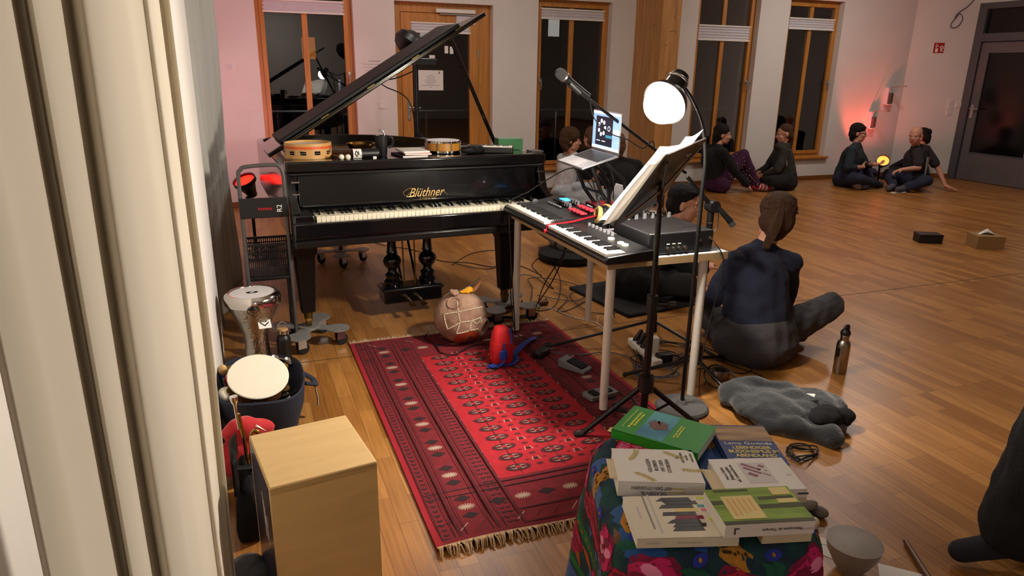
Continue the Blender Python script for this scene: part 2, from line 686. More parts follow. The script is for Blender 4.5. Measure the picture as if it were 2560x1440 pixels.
# door closer, notice sheet and stickers on the balcony door
t = thing('door_closer', 'pale door closer box above the balcony door behind the piano lid', 'door closer', (2.565, 8.66, 2.215))
part('closer_body', MB().box((0, -.022, .01), (.49, .05, .045)), 'white_plastic', t, bevel=.006)
part('closer_arm', MB().box((.02, -.03, -.026), (.44, .02, .014)), 'steel', t, bevel=.003)
part('closer_foot', MB().box((.13, -.006, -.085), (.24, .026, .1)), 'blind_white', t, bevel=.004)
t = thing('notice_sheet', 'white printed notice taped inside the balcony door pane', 'notice', (2.255, 8.692, 1.43))
nb = MB().box((0, 0, 0), (.32, .0012, .235), 0)
for k, w in enumerate((.05, .12, .1, .14, .15, .08, .23, .04)):
    nb.box((.0, -.0008, .06 - .02 * k), (w, .0006, .005), 1)
nb.box((.11, -.0008, .09), (.02, .0006, .028), 1)
part('sheet', nb, ['paper', 'paper_grey'], t, flat=True)
for i, (xx, zz, w, hh) in enumerate(((2.46, 1.79, .045, .085), (2.525, 1.785, .045, .085), (2.28, 1.7, .07, .045))):
    o = part('pane_sticker', MB().box((xx, 8.692, zz), (w, .001, hh)), 'paper', None, flat=True)
    tag(o, ('small upright pale sticker on the door pane nearer the notice corner', 'small upright pale sticker on the door pane nearer the prop stick', 'small flat pale sticker on the door pane just over the lid edge')[i], 'sticker', 'stickers on the balcony door pane')

# grey double height door on the right wall
dr = thing('door_2', None, None, (XR, 7.45, 0), kind='structure')
mb = MB()
y0, y1 = DY0 - 7.45, DY1 - 7.45
mb.bx(-.03, .1, y1 - .13, y1, 0, DZ); mb.bx(-.03, .1, y0, y0 + .1, 0, DZ); mb.bx(-.03, .1, y0 + .1, y1 - .13, DZ - .09, DZ); mb.bx(-.03, .1, y0 + .1, y1 - .13, 2.09, 2.21)
part('door_frame', mb, 'grey_frame', dr, bevel=.006)
part('transom_pane', MB().bx(.03, .04, y0 + .1, y1 - .13, 2.2, DZ - .08), 'dark_pane', dr, flat=True)
lf = MB()
a, b_ = y0 + .11, y1 - .14
lf.bx(.0, .06, a, a + .16, .006, 2.08); lf.bx(.0, .06, b_ - .13, b_, .006, 2.08); lf.bx(.0, .06, a + .16, b_ - .13, .006, .44); lf.bx(.0, .06, a + .16, b_ - .13, 1.925, 2.08)
part('door_leaf', lf, 'grey_door', dr, bevel=.004)
part('pane', MB().bx(.025, .035, a + .15, b_ - .12, .43, 1.93), 'dark_pane', dr, flat=True)
part('glazing_bead', MB().bx(-.006, .02, a + .15, b_ - .12, .425, .445), 'grey_frame', dr)
h = MB().box((-.004, b_ - .05, 1.06), (.008, .045, .2))
h.cyl((0, b_ - .05, 1.105), (-.06, b_ - .05, 1.105), .011, n=12).tube([(-.06, b_ - .05, 1.105), (-.062, b_ - .09, 1.105), (-.06, b_ - .19, 1.105)], .011, 10)
part('door_handle', h, 'steel', dr)


# ------------------------------------------------------------------ night outside
gd = MB().bx(-30, 40, YB + .35, 60, -4.05, -4)
struct('trim_2', gd, 'night_ground', flat=True)
fc = thing('apartment_building', 'dark building across the yard with a few lit windows', 'building', (8, 26, -4))
part('wall', MB().bx(-25, 25, 0, 1, 0, 14), 'night_wall', fc, flat=True)
for xx, zz, mm in ((-7.6, 8.1, 'lit_window'), (-6.9, 8.1, 'lit_window'), (-5.6, 8.2, 'lit_window'), (-7.5, 6.3, 'lit_window_orange'), (-5.5, 6.2, 'lit_window_orange'), (3.6, 7.2, 'lit_window'), (-1.4, 6.6, 'lit_window')):
    part('window', MB().bx(xx - .22, xx + .22, -.05, 0, zz - .35, zz + .35), mm, fc, flat=True)
rl = thing('balcony_railing', 'thin metal balcony railing outside the windows', 'railing', (5, 9.9, 0))
rb = MB()
part('handrail', MB().cyl((-5.5, 0, 1.0), (4.5, 0, 1.0), .02, n=8), 'steel', rl)
for k in range(11):
    part('post', MB().cyl((-5.5 + k, 0, -.2), (-5.5 + k, 0, 1.0), .015, n=8), 'steel', rl)
part('balcony_deck', MB().bx(-5.6, 4.6, -.95, .1, -.25, -.12), 'night_ground', rl, flat=True)

# ------------------------------------------------------------------ ceiling lamps
cl = None  # all but the lamp behind the camera are added, unseen ambient sources
for i, (xx, yy, lab) in enumerate(((1.1, -4.4, 'round white ceiling lamp behind the camera by the front wall'), (4.4, 4.4, 'unseen round white ceiling lamp over the middle of the hall, added for ambient light'),
                                   (2.0, 6.0, 'unseen round white ceiling lamp over the piano side, added for ambient light'),
                                   (7.6, 6.6, 'unseen round white ceiling lamp over the seated group by the windows, added for ambient light'))):
    t = thing('ceiling_lamp', lab, 'lamp', (xx, yy, HC), group='round ceiling lamps')
    part('lamp_base', MB().lathe([(.24, -.03), (.25, -.02), (.25, 0)], 32), 'white_plastic', t)
    part('diffuser', MB().lathe([(.02, -.09), (.15, -.08), (.21, -.055), (.23, -.03)], 32), 'lamp_disc', t)
# ------------------------------------------------------------------ grand piano
mat('piano_black', '#08080a', .16, coat=.5)
mat('piano_dark', '#0c0a09', .3)
mat('old_brass', '#5c4a20', .5, metal=.8)
mat('leg_black', '#080707', .42, spec=.3)
mat('dolly_steel', '#8f908e', .42, metal=.35, var=.1, vscale=20)
mat('ivory', '#e9e1cb', .35, var=.05, vscale=14)
mat('ebony', '#060606', .25)
mat('iron_plate', '#6a5226', .4, metal=.7)
mat('spruce', '#8a6a3e', .5, var=.15, vscale=6, stretch=(8, .6, 1))
mat('felt_red', '#6a1018', .9)
PZ = R(2.935)
pi_ = thing('grand_piano', 'black grand piano with its lid propped open and gold script above the keys', 'piano', (.3504, 3.8372, -.1008), PZ)
PS = 1.065                                   # full size of the instrument
pi_.scale = (PS, PS, PS)
WM[pi_.name] = WM[pi_.name] @ Matrix.Scale(PS, 4)

RIM = [(1.355, .17), (1.355, .6), (1.325, .95), (1.27, 1.25), (1.17, 1.55), (1.03, 1.85), (.84, 2.07), (.6, 2.17), (.33, 2.19), (.07, 2.12), (-.08, 1.98), (-.12, 1.8), (-.12, .17)]


def dense(poly, k=4):
    sm = smooth_path([(x, y, 0) for x, y in poly[1:-1]], k)
    return [poly[0]] + [(p.x, p.y) for p in sm] + [poly[-1]]


RO = dense(RIM)
c0 = Vector((.6, .9))


def inset(poly, t):
    o = []
    for i, p in enumerate(poly):
        a, b_ = Vector(poly[max(i - 1, 0)]), Vector(poly[min(i + 1, len(poly) - 1)])
        e = (b_ - a).normalized()
        nn = Vector((-e.y, e.x))
        o.append(tuple(Vector(p) + nn * t))
    return o


RI = inset(RO, .045)
mb = MB()
ring = []
for (a, b_) in zip(RO, RI):
    ring.append([(a[0], a[1], .74), (a[0], a[1], 1.05), (b_[0], b_[1], 1.05), (b_[0], b_[1], .74)])
mb.rings(ring, 0)
part('rim', mb, 'piano_black', pi_, bevel=.004)
part('soundboard', MB().prism(RI, .93, .94), 'spruce', pi_, flat=True)
mb = MB().prism([p for p in inset(RO, .06)], .955, .965)
part('iron_plate', mb, 'iron_plate', pi_)
mb = MB()
for k in range(46):
    u = .02 + 1.2 * k / 46
    vmax = 1.95 - max(0, u - .75) * 2.1
    mb.tube([(u, .72, 1.005), (u - .05 * (1 - k / 46), vmax, .995)], .0012, 4)
part('strings', mb, 'brass', pi_, kind='stuff')
mb = MB()
for k in range(30):
    mb.box((.03 + .04 * k, .85, 1.02), (.03, .05, .03))
part('damper_row', mb, 'piano_dark', pi_, bevel=.002)
part('bottom_frame', MB().prism(inset(RO, .02), .70, .745), 'piano_dark', pi_)

# key bed, cheeks, fallboard, top rail
part('keybed', MB().bx(-.118, 1.355, -.045, .6, .685, .775), 'piano_black', pi_, bevel=.004)
part('keyslip', MB().bx(-.118, 1.355, -.068, -.03, .735, .812), 'piano_black', pi_, bevel=.006)
part('key_rail', MB().bx(-.118, 1.355, -.056, -.034, .685, .72), 'piano_dark', pi_, bevel=.004)
for s, (a, b_) in enumerate(((-.118, -.008), (1.232, 1.355))):
    mb = MB().bx(a + .004, b_ - .004, -.04, .16, .77, .85)
    part('cheek_block', mb, 'piano_black', pi_, bevel=.008)
for a in (-.118, 1.31):
    pr = [(-.05, .80), (.02, .86), (.08, .885), (.12, .93), (.145, 1.0), (.16, 1.062), (.30, 1.062), (.30, .72), (-.05, .72)]
    mb = MB().rings([[(a, y, z) for y, z in pr], [(a + .045, y, z) for y, z in pr]])
    part('arm', mb, 'piano_black', pi_, bevel=.005)
mb = MB().rings([[(u, y, z) for y, z in ((.125, .842), (.15, .86), (.162, 1.035), (.19, 1.035), (.19, .842))] for u in (-.06, 1.30)])
part('fallboard', mb, 'piano_black', pi_, bevel=.004)
part('felt_strip', MB().bx(0, 1.222, .118, .128, .835, .846), 'piano_dark', pi_)
part('top_rail', MB().bx(-.118, 1.355, .135, .2, 1.036, 1.092), 'piano_black', pi_, bevel=.01, seg=3)
part('rail_moulding', MB().bx(-.1, 1.335, .128, .15, 1.02, 1.036), 'piano_dark', pi_, bevel=.006)
part('desk_shelf', MB().bx(-.07, 1.31, .2, .74, 1.066, 1.088), 'piano_black', pi_, bevel=.004)
for uu in (-.075, 1.318):
    part('hinge_plate', MB().box((uu, .133, .99), (.04, .006, .008)), 'steel', pi_)
    part('hinge_plate', MB().box((uu, .12, .93), (.035, .006, .008)), 'steel', pi_)

WK = .0235
for k in range(52):
    part('white_key', MB().bx(k * WK + .0006, (k + 1) * WK - .0006, 0, .13, .812, .832, 0).bx(k * WK + .0006, (k + 1) * WK - .0006, -.002, 0, .80, .831, 0), 'ivory', pi_, bevel=.0012, seg=1)
for k in range(51):
    if (k + 5) % 7 in (0, 1, 3, 4, 5):
        u = (k + 1) * WK
        mb = MB().rings([[(u - .0055, .045, .83), (u + .0055, .045, .83), (u + .0055, .13, .83), (u - .0055, .13, .83)],
                         [(u - .0045, .052, .846), (u + .0045, .052, .846), (u + .0045, .13, .846), (u - .0045, .13, .846)]])
        part('black_key', mb, 'ebony', pi_, bevel=.001, seg=1)

# gold script
Mf = frame((.622, .154, .9), (1, 0, 0), (0, .08, 1))
a = text_mesh('Blüthner', .068, Mf @ Matrix.Translation((0, 0, .0035)), shear=.5, sx=.84)
part('lettering', a, 'gold_paint', pi_, flat=True, label='gold script maker name')
fl = [(-.118, -.012), (-.128, .004), (-.112, .018), (-.088, .026), (-.07, .024), (-.078, .012), (-.098, -.006), (-.112, -.016), (-.09, -.02), (-.06, -.017)]
part('lettering_flourish', MB().tube([Mf @ Vector((x, y, .004)) for x, y, z in [tuple(p) for p in smooth_path([(q[0], q[1], 0) for q in fl], 4)]], .0014, 5), 'gold_paint', pi_)
part('lettering_flourish', MB().tube([Mf @ Vector((.085 + .045 * t_, -.012 + .012 * math.sin(4 * t_), .004)) for t_ in [k / 10 for k in range(11)]], .0012, 5), 'gold_paint', pi_)
a = text_mesh('Leipzig', .036, frame((.63, .153, .872), (1, 0, 0), (0, .08, 1)) @ Matrix.Translation((0, 0, .0035)), shear=.42)
part('lettering', a, 'old_brass', pi_, flat=True, label='small faded gold script below the maker name')

# legs with brass castors
for (u, v, w) in ((-.056, .157, 1), (1.11, .157, 1), (.423, 1.80, .95)):
    g = MB()
    g.rings([[(u + sx * r_, v + sy * r_, z) for sx, sy in ((-1, -1), (1, -1), (1, 1), (-1, 1))] for z, r_ in ((.285, .036), (.60, .052 * w), (.625, .064 * w), (.70, .064 * w))])
    lg = part('leg', g, 'leg_black', pi_, bevel=.006)
    c = MB().cyl((u, v, .285), (u, v, .245), .026, .022, 20).cyl((u - .012, v, .2305), (u + .012, v, .2305), .031, n=20).box((u, v, .246), (.036, .05, .018))
    part('castor', c, 'brass', lg)

# pedal lyre
for u in (.485, .705):
    pr = [(.05, .30), (.055, .33), (.04, .345), (.046, .37), (.028, .385), (.026, .40), (.05, .43), (.056, .455), (.05, .475), (.026, .495), (.034, .505), (.03, .515), (.026, .56), (.032, .63), (.038, .64), (.03, .65), (.044, .67), (.05, .69), (.05, .70)]
    part('lyre_column', MB().lathe(pr, 24, 0, Matrix.Translation((u, .42, 0))), 'piano_black', pi_)
part('pedal_box', MB().bx(.415, .775, .35, .49, .2, .30), 'piano_black', pi_, bevel=.008)
part('pedal_box_moulding', MB().bx(.405, .785, .34, .5, .275, .295), 'piano_dark', pi_, bevel=.006)
for u in (.56, .63):
    mb = MB().tube([(u, .36, .225), (u, .3, .222), (u, .25, .215)], [.012, .013, .02], 12, squash=.5)
    part('pedal', mb, 'brass', pi_)
for u, u2 in ((.555, .56), (.63, .63)):
    part('pedal_rod', MB().cyl((u2, .43, .30), (u, .45, .70), .005, n=8), 'brass', pi_)
for s in (.55, .64):
    part('lyre_brace', MB().cyl((s, .45, .30), (s, .75, .70), .008, n=8), 'piano_dark', pi_)

# lid: hinged on the spine, opened; the front flap is folded back on top of it
TH = R(31.6)
hx, hz = -.155, 1.075
ex, ez = Vector((math.cos(TH), 0, math.sin(TH))), Vector((-math.sin(TH), 0, math.cos(TH)))
ML = frame((hx, 0, hz), ex, (0, 1, 0))
LV0 = .50
LO = [(0.0, LV0), (1.50, LV0), (1.47, .58), (1.38, .74), (1.24, .88), (1.05, .97), (.8, 1.0), (0.0, 1.0)]
part('lid', MB().prism(LO, 0, .024, 0, ML), 'piano_black', pi_, bevel=.005)
mat('flap_black', '#060607', .55, spec=.3)
part('lid_flap', MB().bx(.095, 1.33, LV0 + .012, LV0 + .40, .026, .05, 0, ML), 'flap_black', pi_, bevel=.006)
mat('old_brass', '#5c4a20', .5, metal=.8)
for k in range(4):
    u = .38 + .31 * k
    part('lid_hinge', MB().box((u, LV0 - .001, .024), (.05, .006, .009), 0, ML), 'old_brass', pi_, bevel=.001)
mb = MB().bx(.1, 1.4, LV0 - .0015, LV0 + .002, .009, .011, 0, ML)
part('lid_edge_strip', mb, 'old_brass', pi_)
# prop stick
pb = Vector((1.275, .66, 1.05))
pt = ML @ Vector((1.29, .66, -.004))
part('prop_stick', MB().tube([pb, pt], .013, 8), 'piano_black', pi_)

# piano dollies (trolleys under the castors)
def dolly(loc, rz, label, first=None):
    if first:
        return dup(first, loc, rz, label)
    t = thing('piano_dolly', label, 'piano dolly', loc, rz, 'steel piano dollies under the legs')
    mb = MB()
    for k in range(4):
        a = PI / 4 + PI / 2 * k
        c, s = math.cos(a), math.sin(a)
        poly = [(c * .17 + .068 * math.cos(2 * PI * q / 24), s * .17 + .068 * math.sin(2 * PI * q / 24)) for q in range(24)]
        mb.prism(poly, .103, .109)
        M = Matrix.Rotation(a, 4, 'Z')
        mb.bx(0, .13, -.035, .035, .1025, .1085, 0, M)
    mb.cyl((0, 0, .1), (0, 0, .115), .06, n=24)
    part('plate', mb, 'dolly_steel', t)
    for k in range(4):
        a = PI / 4 + PI / 2 * k
        c, s = math.cos(a) * .17, math.sin(a) * .17
        f = MB().cyl((c, s, .102), (c, s, .085), .025, n=14).box((c + .012, s - .018, .065), (.05, .004, .055)).box((c + .012, s + .018, .065), (.05, .004, .055))
        fk = part('castor_fork', f, 'steel', t, bevel=.001)
        part('wheel', MB().cyl((c + .022, s - .013, .035), (c + .022, s + .013, .035), .035, n=20), 'rubber', fk, bevel=.004)
    return t


def pw(u, v):
    p = WM[pi_.name] @ Vector((u, v, 0))
    return (p.x, p.y, 0.0)


d1 = dolly(pw(-.056, .157), R(20), 'steel clover-shaped dolly under the left front piano leg')
dolly(pw(1.11, .157), R(5), 'steel clover-shaped dolly under the right front piano leg behind the white table leg', d1)
dolly(pw(.423, 1.80), R(40), 'steel clover-shaped dolly under the tail leg of the piano', d1)
# ------------------------------------------------------------------ curtains
mat('cream_cloth', '#e9e2d2', .95, bump=.05, bscale=900, trans_l=.3)
mat('grey_cloth', '#d6d6d0', .95, var=.05, vscale=6, stretch=(6, 6, .3), bump=.08, bscale=500, trans_l=.35)
mat('denim_navy', '#151c2e', .9, bump=.3, bscale=260)
mat('birch', '#cfae78', .42, var=.06, vscale=5, stretch=(1, 7, 7))
mat('birch_ply_edge', '#b99a66', .5, var=.3, vscale=60, stretch=(.05, .05, 1))
mat('blue_lacquer', '#141a3e', .3, coat=.3)
mat('drum_skin', '#e2dccb', .55, var=.03, vscale=9)
mat('drum_skin_white', '#d9d6da', .5)
mat('chrome', '#d2cec8', .12, metal=1.0)
mat('hammered_alu', '#a9a49c', .24, metal=1.0, bump=.35, bscale=55)
mat('wood_dark', '#5a3316', .4, var=.25, vscale=5, stretch=(4, 4, .6))
mat('red_cloth', '#b3131c', .85, sheen=.2)
mat('orange_red_bag', '#d11a22', .7, bump=.2, bscale=200)
mat('blue_strap', '#1f3d9c', .6)
mat('bamboo_lid', '#c09a66', .55)
mat('glow_red', '#ff1a0a', .4, emit=7.0, ecol='#ff1206')
mat('glow_amber', '#ff6a18', .4, emit=4.5, ecol='#ff6a18')
mat('grey_fabric', '#3c3a3b', .9)


mat('alu_grey', '#8d8d8a', .5)


def curtain(nm, label, pts, z0, z1, mats, wob, k=6):
    sm = smooth_path([(x, y, 0) for x, y in pts], k)
    n = len(sm) - 1
    t = thing(nm, label, 'curtain', (sm[0].x, sm[0].y, 0))
    rs = []

    def fn(u, v):
        i = min(n, int(round(u * n)))
        p = sm[i]
        z = z0 + (z1 - z0) * v
        q = (1 - v) ** 2
        ox = wob * (noise.noise((p.x * 6, p.y * 5, z * 1.1)) * (.5 + q))
        oy = wob * 1.3 * noise.noise((p.x * 5 + 9, p.y * 6, z * 1.3)) * (.4 + q)
        return (p.x + ox, p.y + oy, z + .008 * noise.noise((p.y * 9, 3, 0)) * q)
    mb = MB().grid(fn, n, 44)
    part('cloth', mb, mats, t, world=True, solid=.003, ang=80)
    rail = MB().tube([(p.x, p.y, z1 + .03) for p in (sm[0], sm[n // 2], sm[n])], .012, 8)
    part('curtain_rail', rail, 'white_plastic', t, world=True)
    return t


CR = [(-.131, .428), (-.127, .46), (-.130, .50), (-.146, .575), (-.160, .68), (-.168, .745), (-.163, .76), (-.151, .715), (-.152, .80), (-.158, .88), (-.158, .935), (-.148, .90), (-.139, .905), (-.133, .98), (-.138, 1.12), (-.150, 1.30), (-.158, 1.50), (-.148, 1.58), (-.136, 1.60), (-.140, 1.72), (-.146, 1.82), (-.136, 1.90), (-.123, 1.87)]
curtain('cream_curtain', 'cream cotton curtain hanging in deep folds closest to the camera', CR, .02, 3.2, 'cream_cloth', .012)
GR = []
for k in range(40):
    s = k / 39
    a = s * 2 * PI * 7.5
    GR.append((-.27 + .185 * s + .035 * math.cos(a) * (1 - .5 * s), 4.15 + 1.45 * s + .03 * math.sin(a)))
curtain('grey_curtain', 'thin grey linen curtain behind the equipment cart by the back wall', GR, .015, 3.2, 'grey_cloth', .03, 3)

# ------------------------------------------------------------------ equipment cart and red floodlights
t = thing('equipment_cart', 'black folding equipment cart with a grey tubular handle left of the piano', 'cart', (.095, 3.95, 0))
mat('tube_grey', '#4a4747', .4)
CY = 3.935
pth = [(-.025, CY, .09), (-.022, CY, .70), (-.022, CY, .99), (-.010, CY, 1.035), (.022, CY, 1.052), (.155, CY, 1.058), (.188, CY, 1.045), (.202, CY, 1.01), (.204, CY, .93), (.206, CY, .70), (.206, CY, .09)]
part('handle_frame', MB().tube(smooth_path(pth, 4), .0105, 12), 'tube_grey', t, world=True)
part('panel', MB().box((.092, CY - .013, .833), (.25, .01, .108)), 'black_plastic', t, world=True, bevel=.003)
a = text_mesh('R2', .038, frame((.17, CY - .0185, .828), (0, 0, 1), (-1, 0, 0)))
part('lettering', a, 'paper', t, world=True, flat=True, label='white stylised lettering on the cart panel')
mb = MB()
for k in range(6):
    mb.box((.065 + .0125 * k, CY - .0185, .828), (.009, .001, .012))
part('lettering', mb, 'red_plastic', t, world=True, flat=True, label='dim red lettering on the cart panel')
part('deck', MB().bx(-.03, .20, CY, 4.15, .425, .445), 'black_metal', t, world=True, bevel=.004)
for xx, yy in ((-.026, 4.13), (.196, 4.13)):
    part('rear_post', MB().cyl((xx, yy, .09), (xx, yy, .43), .0105, n=12), 'tube_grey', t, world=True)
for xx, yy in ((-.026, CY), (.207, CY), (-.026, 4.13), (.196, 4.13)):
    part('wheel', MB().cyl((xx - .011, yy, .05), (xx + .011, yy, .05), .05, n=22), 'rubber', t, world=True, bevel=.006)
part('deck_brace', MB().tube([(-.025, CY, .2), (-.026, 4.13, .2)], .008, 8).tube([(.206, CY, .2), (.196, 4.13, .2)], .008, 8), 'tube_grey', t, world=True)

t = thing('plastic_crate', 'black perforated plastic crate standing on the cart beside the piano leg', 'crate', (.088, 4.045, .446))
t.scale = (.60, .66, .74)
mb = MB()
mb.bx(-.19, .19, -.14, .14, 0, .008)
for sx in (-1, 1):
    for k in range(15):
        mb.bx(sx * .19 - .003, sx * .19 + .003, -.14 + .0187 * k, -.131 + .0187 * k, 0, .235)
for k in range(21):
    mb.bx(-.19 + .0185 * k, -.181 + .0185 * k, -.143, -.137, 0, .235)
    mb.bx(-.19 + .0185 * k, -.181 + .0185 * k, .137, .143, 0, .235)
for z in (.06, .115, .17, .2):
    mb.bx(-.193, .193, -.144, -.137, z, z + .008); mb.bx(-.193, .193, .137, .144, z, z + .008)
    mb.bx(-.194, -.186, -.14, .14, z, z + .008); mb.bx(.186, .194, -.14, .14, z, z + .008)
mb.bx(-.198, .198, -.149, -.137, .232, .25); mb.bx(-.198, .198, .137, .149, .232, .25); mb.bx(-.198, -.186, -.14, .14, .232, .25); mb.bx(.186, .198, -.14, .14, .232, .25)
part('crate_body', mb, 'black_plastic', t)
mb = MB()
random.seed(3)
for k in range(5):
    c = Vector((random.uniform(-.1, .1), random.uniform(-.06, .06), .15 + .02 * k))
    mb.tube(smooth_path([c + Vector((.08 * math.cos(a), .05 * math.sin(a), .02 * math.sin(2 * a + k))) for a in [q * .7 for q in range(10)]], 3), .006, 6)
o = part('cable_coil', mb, 'cable_black', None)
o.location = (.088, 4.045, .46)
o.scale = (.6, .6, .6)
tag(o, 'coiled black cables heaped inside the perforated crate', 'cable')


def par_light(loc, aim, label, glow, size=1.0, first=None):
    t = thing('floodlight', label, 'floodlight', loc, 0, 'red LED floodlights')
    d = Vector(aim).normalized()
    M = frame((0, 0, 0), d.orthogonal(), d.cross(d.orthogonal()))
    M = Matrix.Translation((0, 0, 0)) @ M
    s = size
    part('housing', MB().lathe([(.02 * s, -.17 * s), (.04 * s, -.165 * s), (.05 * s, -.12 * s), (.085 * s, -.02 * s), (.092 * s, .0), (.086 * s, .0), (.08 * s, -.012 * s)], 28, 0, M, caps=False), 'black_metal', t)
    part('lens', MB().cyl((0, 0, -.012 * s), (0, 0, -.004 * s), .082 * s, n=28, M=M), glow, t)
    part('barndoor_ring', MB().lathe([(.09 * s, -.02 * s), (.1 * s, -.02 * s), (.1 * s, .012 * s), (.09 * s, .012 * s), (.09 * s, -.02 * s)], 28, 0, M, caps=False), 'black_plastic', t)
    return t


def red_spot(loc, aim, power, ang=70, blend=.6, col=(1, .06, .05), r=.05):
    l = bpy.data.lights.new('floodlight_beam', 'SPOT')
    l.energy = power
    l.color = col
    l.spot_size = R(ang)
    l.spot_blend = blend
    l.shadow_soft_size = r
    o = bpy.data.objects.new('floodlight_beam', l)
    COL.objects.link(o)
    o.location = loc
    o.rotation_euler = Vector(aim).to_track_quat('-Z', 'Y').to_euler()
    return o


f2 = par_light((.01, 6.15, .66), (-.35, -.35, .85), 'red floodlight behind the cart handle beside the grey curtain', 'glow_red', .95)
part('stem', MB().tube([(.03, 6.14, .53), (.05, 6.14, .4), (.05, 6.14, 0.02)], [.026, .014, .012], 12), 'black_metal', f2, world=True)
part('foot', MB().cyl((.05, 6.14, 0), (.05, 6.14, .02), .1, n=24), 'black_metal', f2, world=True)

# ------------------------------------------------------------------ goblet drum
t = thing('goblet_drum', 'silver goblet drum with a white head and a logo sticker', 'drum', (-.01, 3.73, 0))
pr = [(.082, 0), (.086, .006), (.074, .03), (.064, .10), (.060, .16), (.066, .215), (.086, .27), (.108, .315), (.124, .35), (.130, .375)]
part('shell', MB().lathe(pr, 48, caps=False), 'hammered_alu', t)
part('foot_ring', MB().lathe([(.074, 0), (.09, 0), (.092, .008), (.084, .016), (.074, .012), (.074, 0)], 48, caps=False), 'chrome', t)
part('rim', MB().lathe([(.131, .37), (.140, .374), (.1435, .40), (.138, .42), (.122, .432), (.112, .430), (.110, .424), (.126, .40)], 56, caps=False), 'chrome', t)
part('drum_head', MB().lathe([(.113, .418), (.112, .427), (.06, .4275), (.001, .4275)], 48), 'drum_skin_white', t)
mb = MB().lathe([(.0, .4278), (.024, .4279), (.024, .4285), (.0, .4285)], 24)
lg = part('emblem', MB().prism([(.024 * math.cos(a) * 1.25 - .0, .017 * math.sin(a)) for a in [2 * PI * q / 24 for q in range(24)]], .4278, .4284), 'black', t, flat=True)
part('emblem_mark', MB().box((0, 0, .4287), (.026, .004, .0006)).box((.002, .006, .4287), (.018, .003, .0006)).box((-.002, -.006, .4287), (.014, .003, .0006)), 'paper', t, flat=True)


def logo_patch(M, s):
    """square sticker with two bars over a chevron and a dot, as (back, mark)"""
    b = MB().box((0, 0, 0), (s, s, .0008), 0, M)
    k = MB().box((-.02 * s, .16 * s, .0006), (.42 * s, .07 * s, .0006), 0, M).box((-.02 * s, .03 * s, .0006), (.42 * s, .07 * s, .0006), 0, M)
    for sg in (-1, 1):
        k.prism([(0, -.34 * s), (sg * .34 * s, -.08 * s), (sg * .34 * s, .02 * s), (0, -.23 * s)][::sg], .0003, .001, 0, M)
    k.prism([(.28 * s + .05 * s * math.cos(q), .34 * s + .05 * s * math.sin(q)) for q in [2 * PI * i / 12 for i in range(12)]], .0003, .001, 0, M)
    return b, k


M = frame((.045, -.0815, .285), (.88, .44, 0), (-.28, .50, .86))
b, k = logo_patch(Matrix.Translation((0, 0, 0)) @ M @ Matrix.Rotation(R(-8), 4, 'Z'), .068)
st = part('sticker', b, 'paper', t, flat=True)
part('sticker_mark', k, 'black', st, flat=True)

# thermos
t = thing('water_bottle', 'black water bottle with a bamboo lid and wire loop beside the goblet drum', 'bottle', (.125, 3.72, 0))
part('bottle_body', MB().lathe([(.034, 0), (.037, .006), (.037, .15), (.033, .168), (.024, .178), (.024, .19)], 32), 'black_plastic', t)
part('lid', MB().lathe([(.026, .186), (.027, .19), (.027, .205)], 32), 'steel', t)
part('lid_disc', MB().lathe([(.0268, .2052), (.027, .208), (.026, .215), (.001, .216)], 32), 'bamboo_lid', t)
part('loop', MB().tube([(.029 * math.cos(a), 0, .2 + .052 * math.sin(a)) for a in [PI * q / 12 for q in range(13)]], .0028, 8), 'steel', t)

# ------------------------------------------------------------------ fabric tub with percussion
t = thing('fabric_tub', 'navy fabric tub full of small percussion left of the rug', 'basket', (-.01, 3.08, 0))


def tub(rx, ry, h, th):
    def ringz(z, f, dz=0):
        return [(rx * f * math.copysign(abs(math.cos(a)) ** .75, math.cos(a)), ry * f * math.copysign(abs(math.sin(a)) ** .75, math.sin(a)), z + dz * math.sin(3 * a + 1) * .5) for a in [2 * PI * q / 40 for q in range(40)]]
    rs = [ringz(0, .74), ringz(.03, .8), ringz(h * .6, .95), ringz(h, 1.0, .012), ringz(h + .006, .97, .012), ringz(h - .004, .94, .01), ringz(h * .5, .86), ringz(.03, .74)]
    return MB().rings(rs, 0, True)


part('tub_wall', tub(.19, .28, .22, .012), 'denim_navy', t)
for a0 in (-.35,):
    mb = MB().tube(smooth_path([(.185, -.05, .19), (.225, -.03, .17), (.235, .01, .155), (.225, .05, .165), (.188, .06, .19)], 4), .017, 8, squash=.5)
    part('handle', mb, 'denim_navy', t)
part('strap_end', MB().tube([(.232, .0, .155), (.24, -.02, .10), (.238, -.03, .06)], .012, 8, squash=.3), 'alu_grey', t)


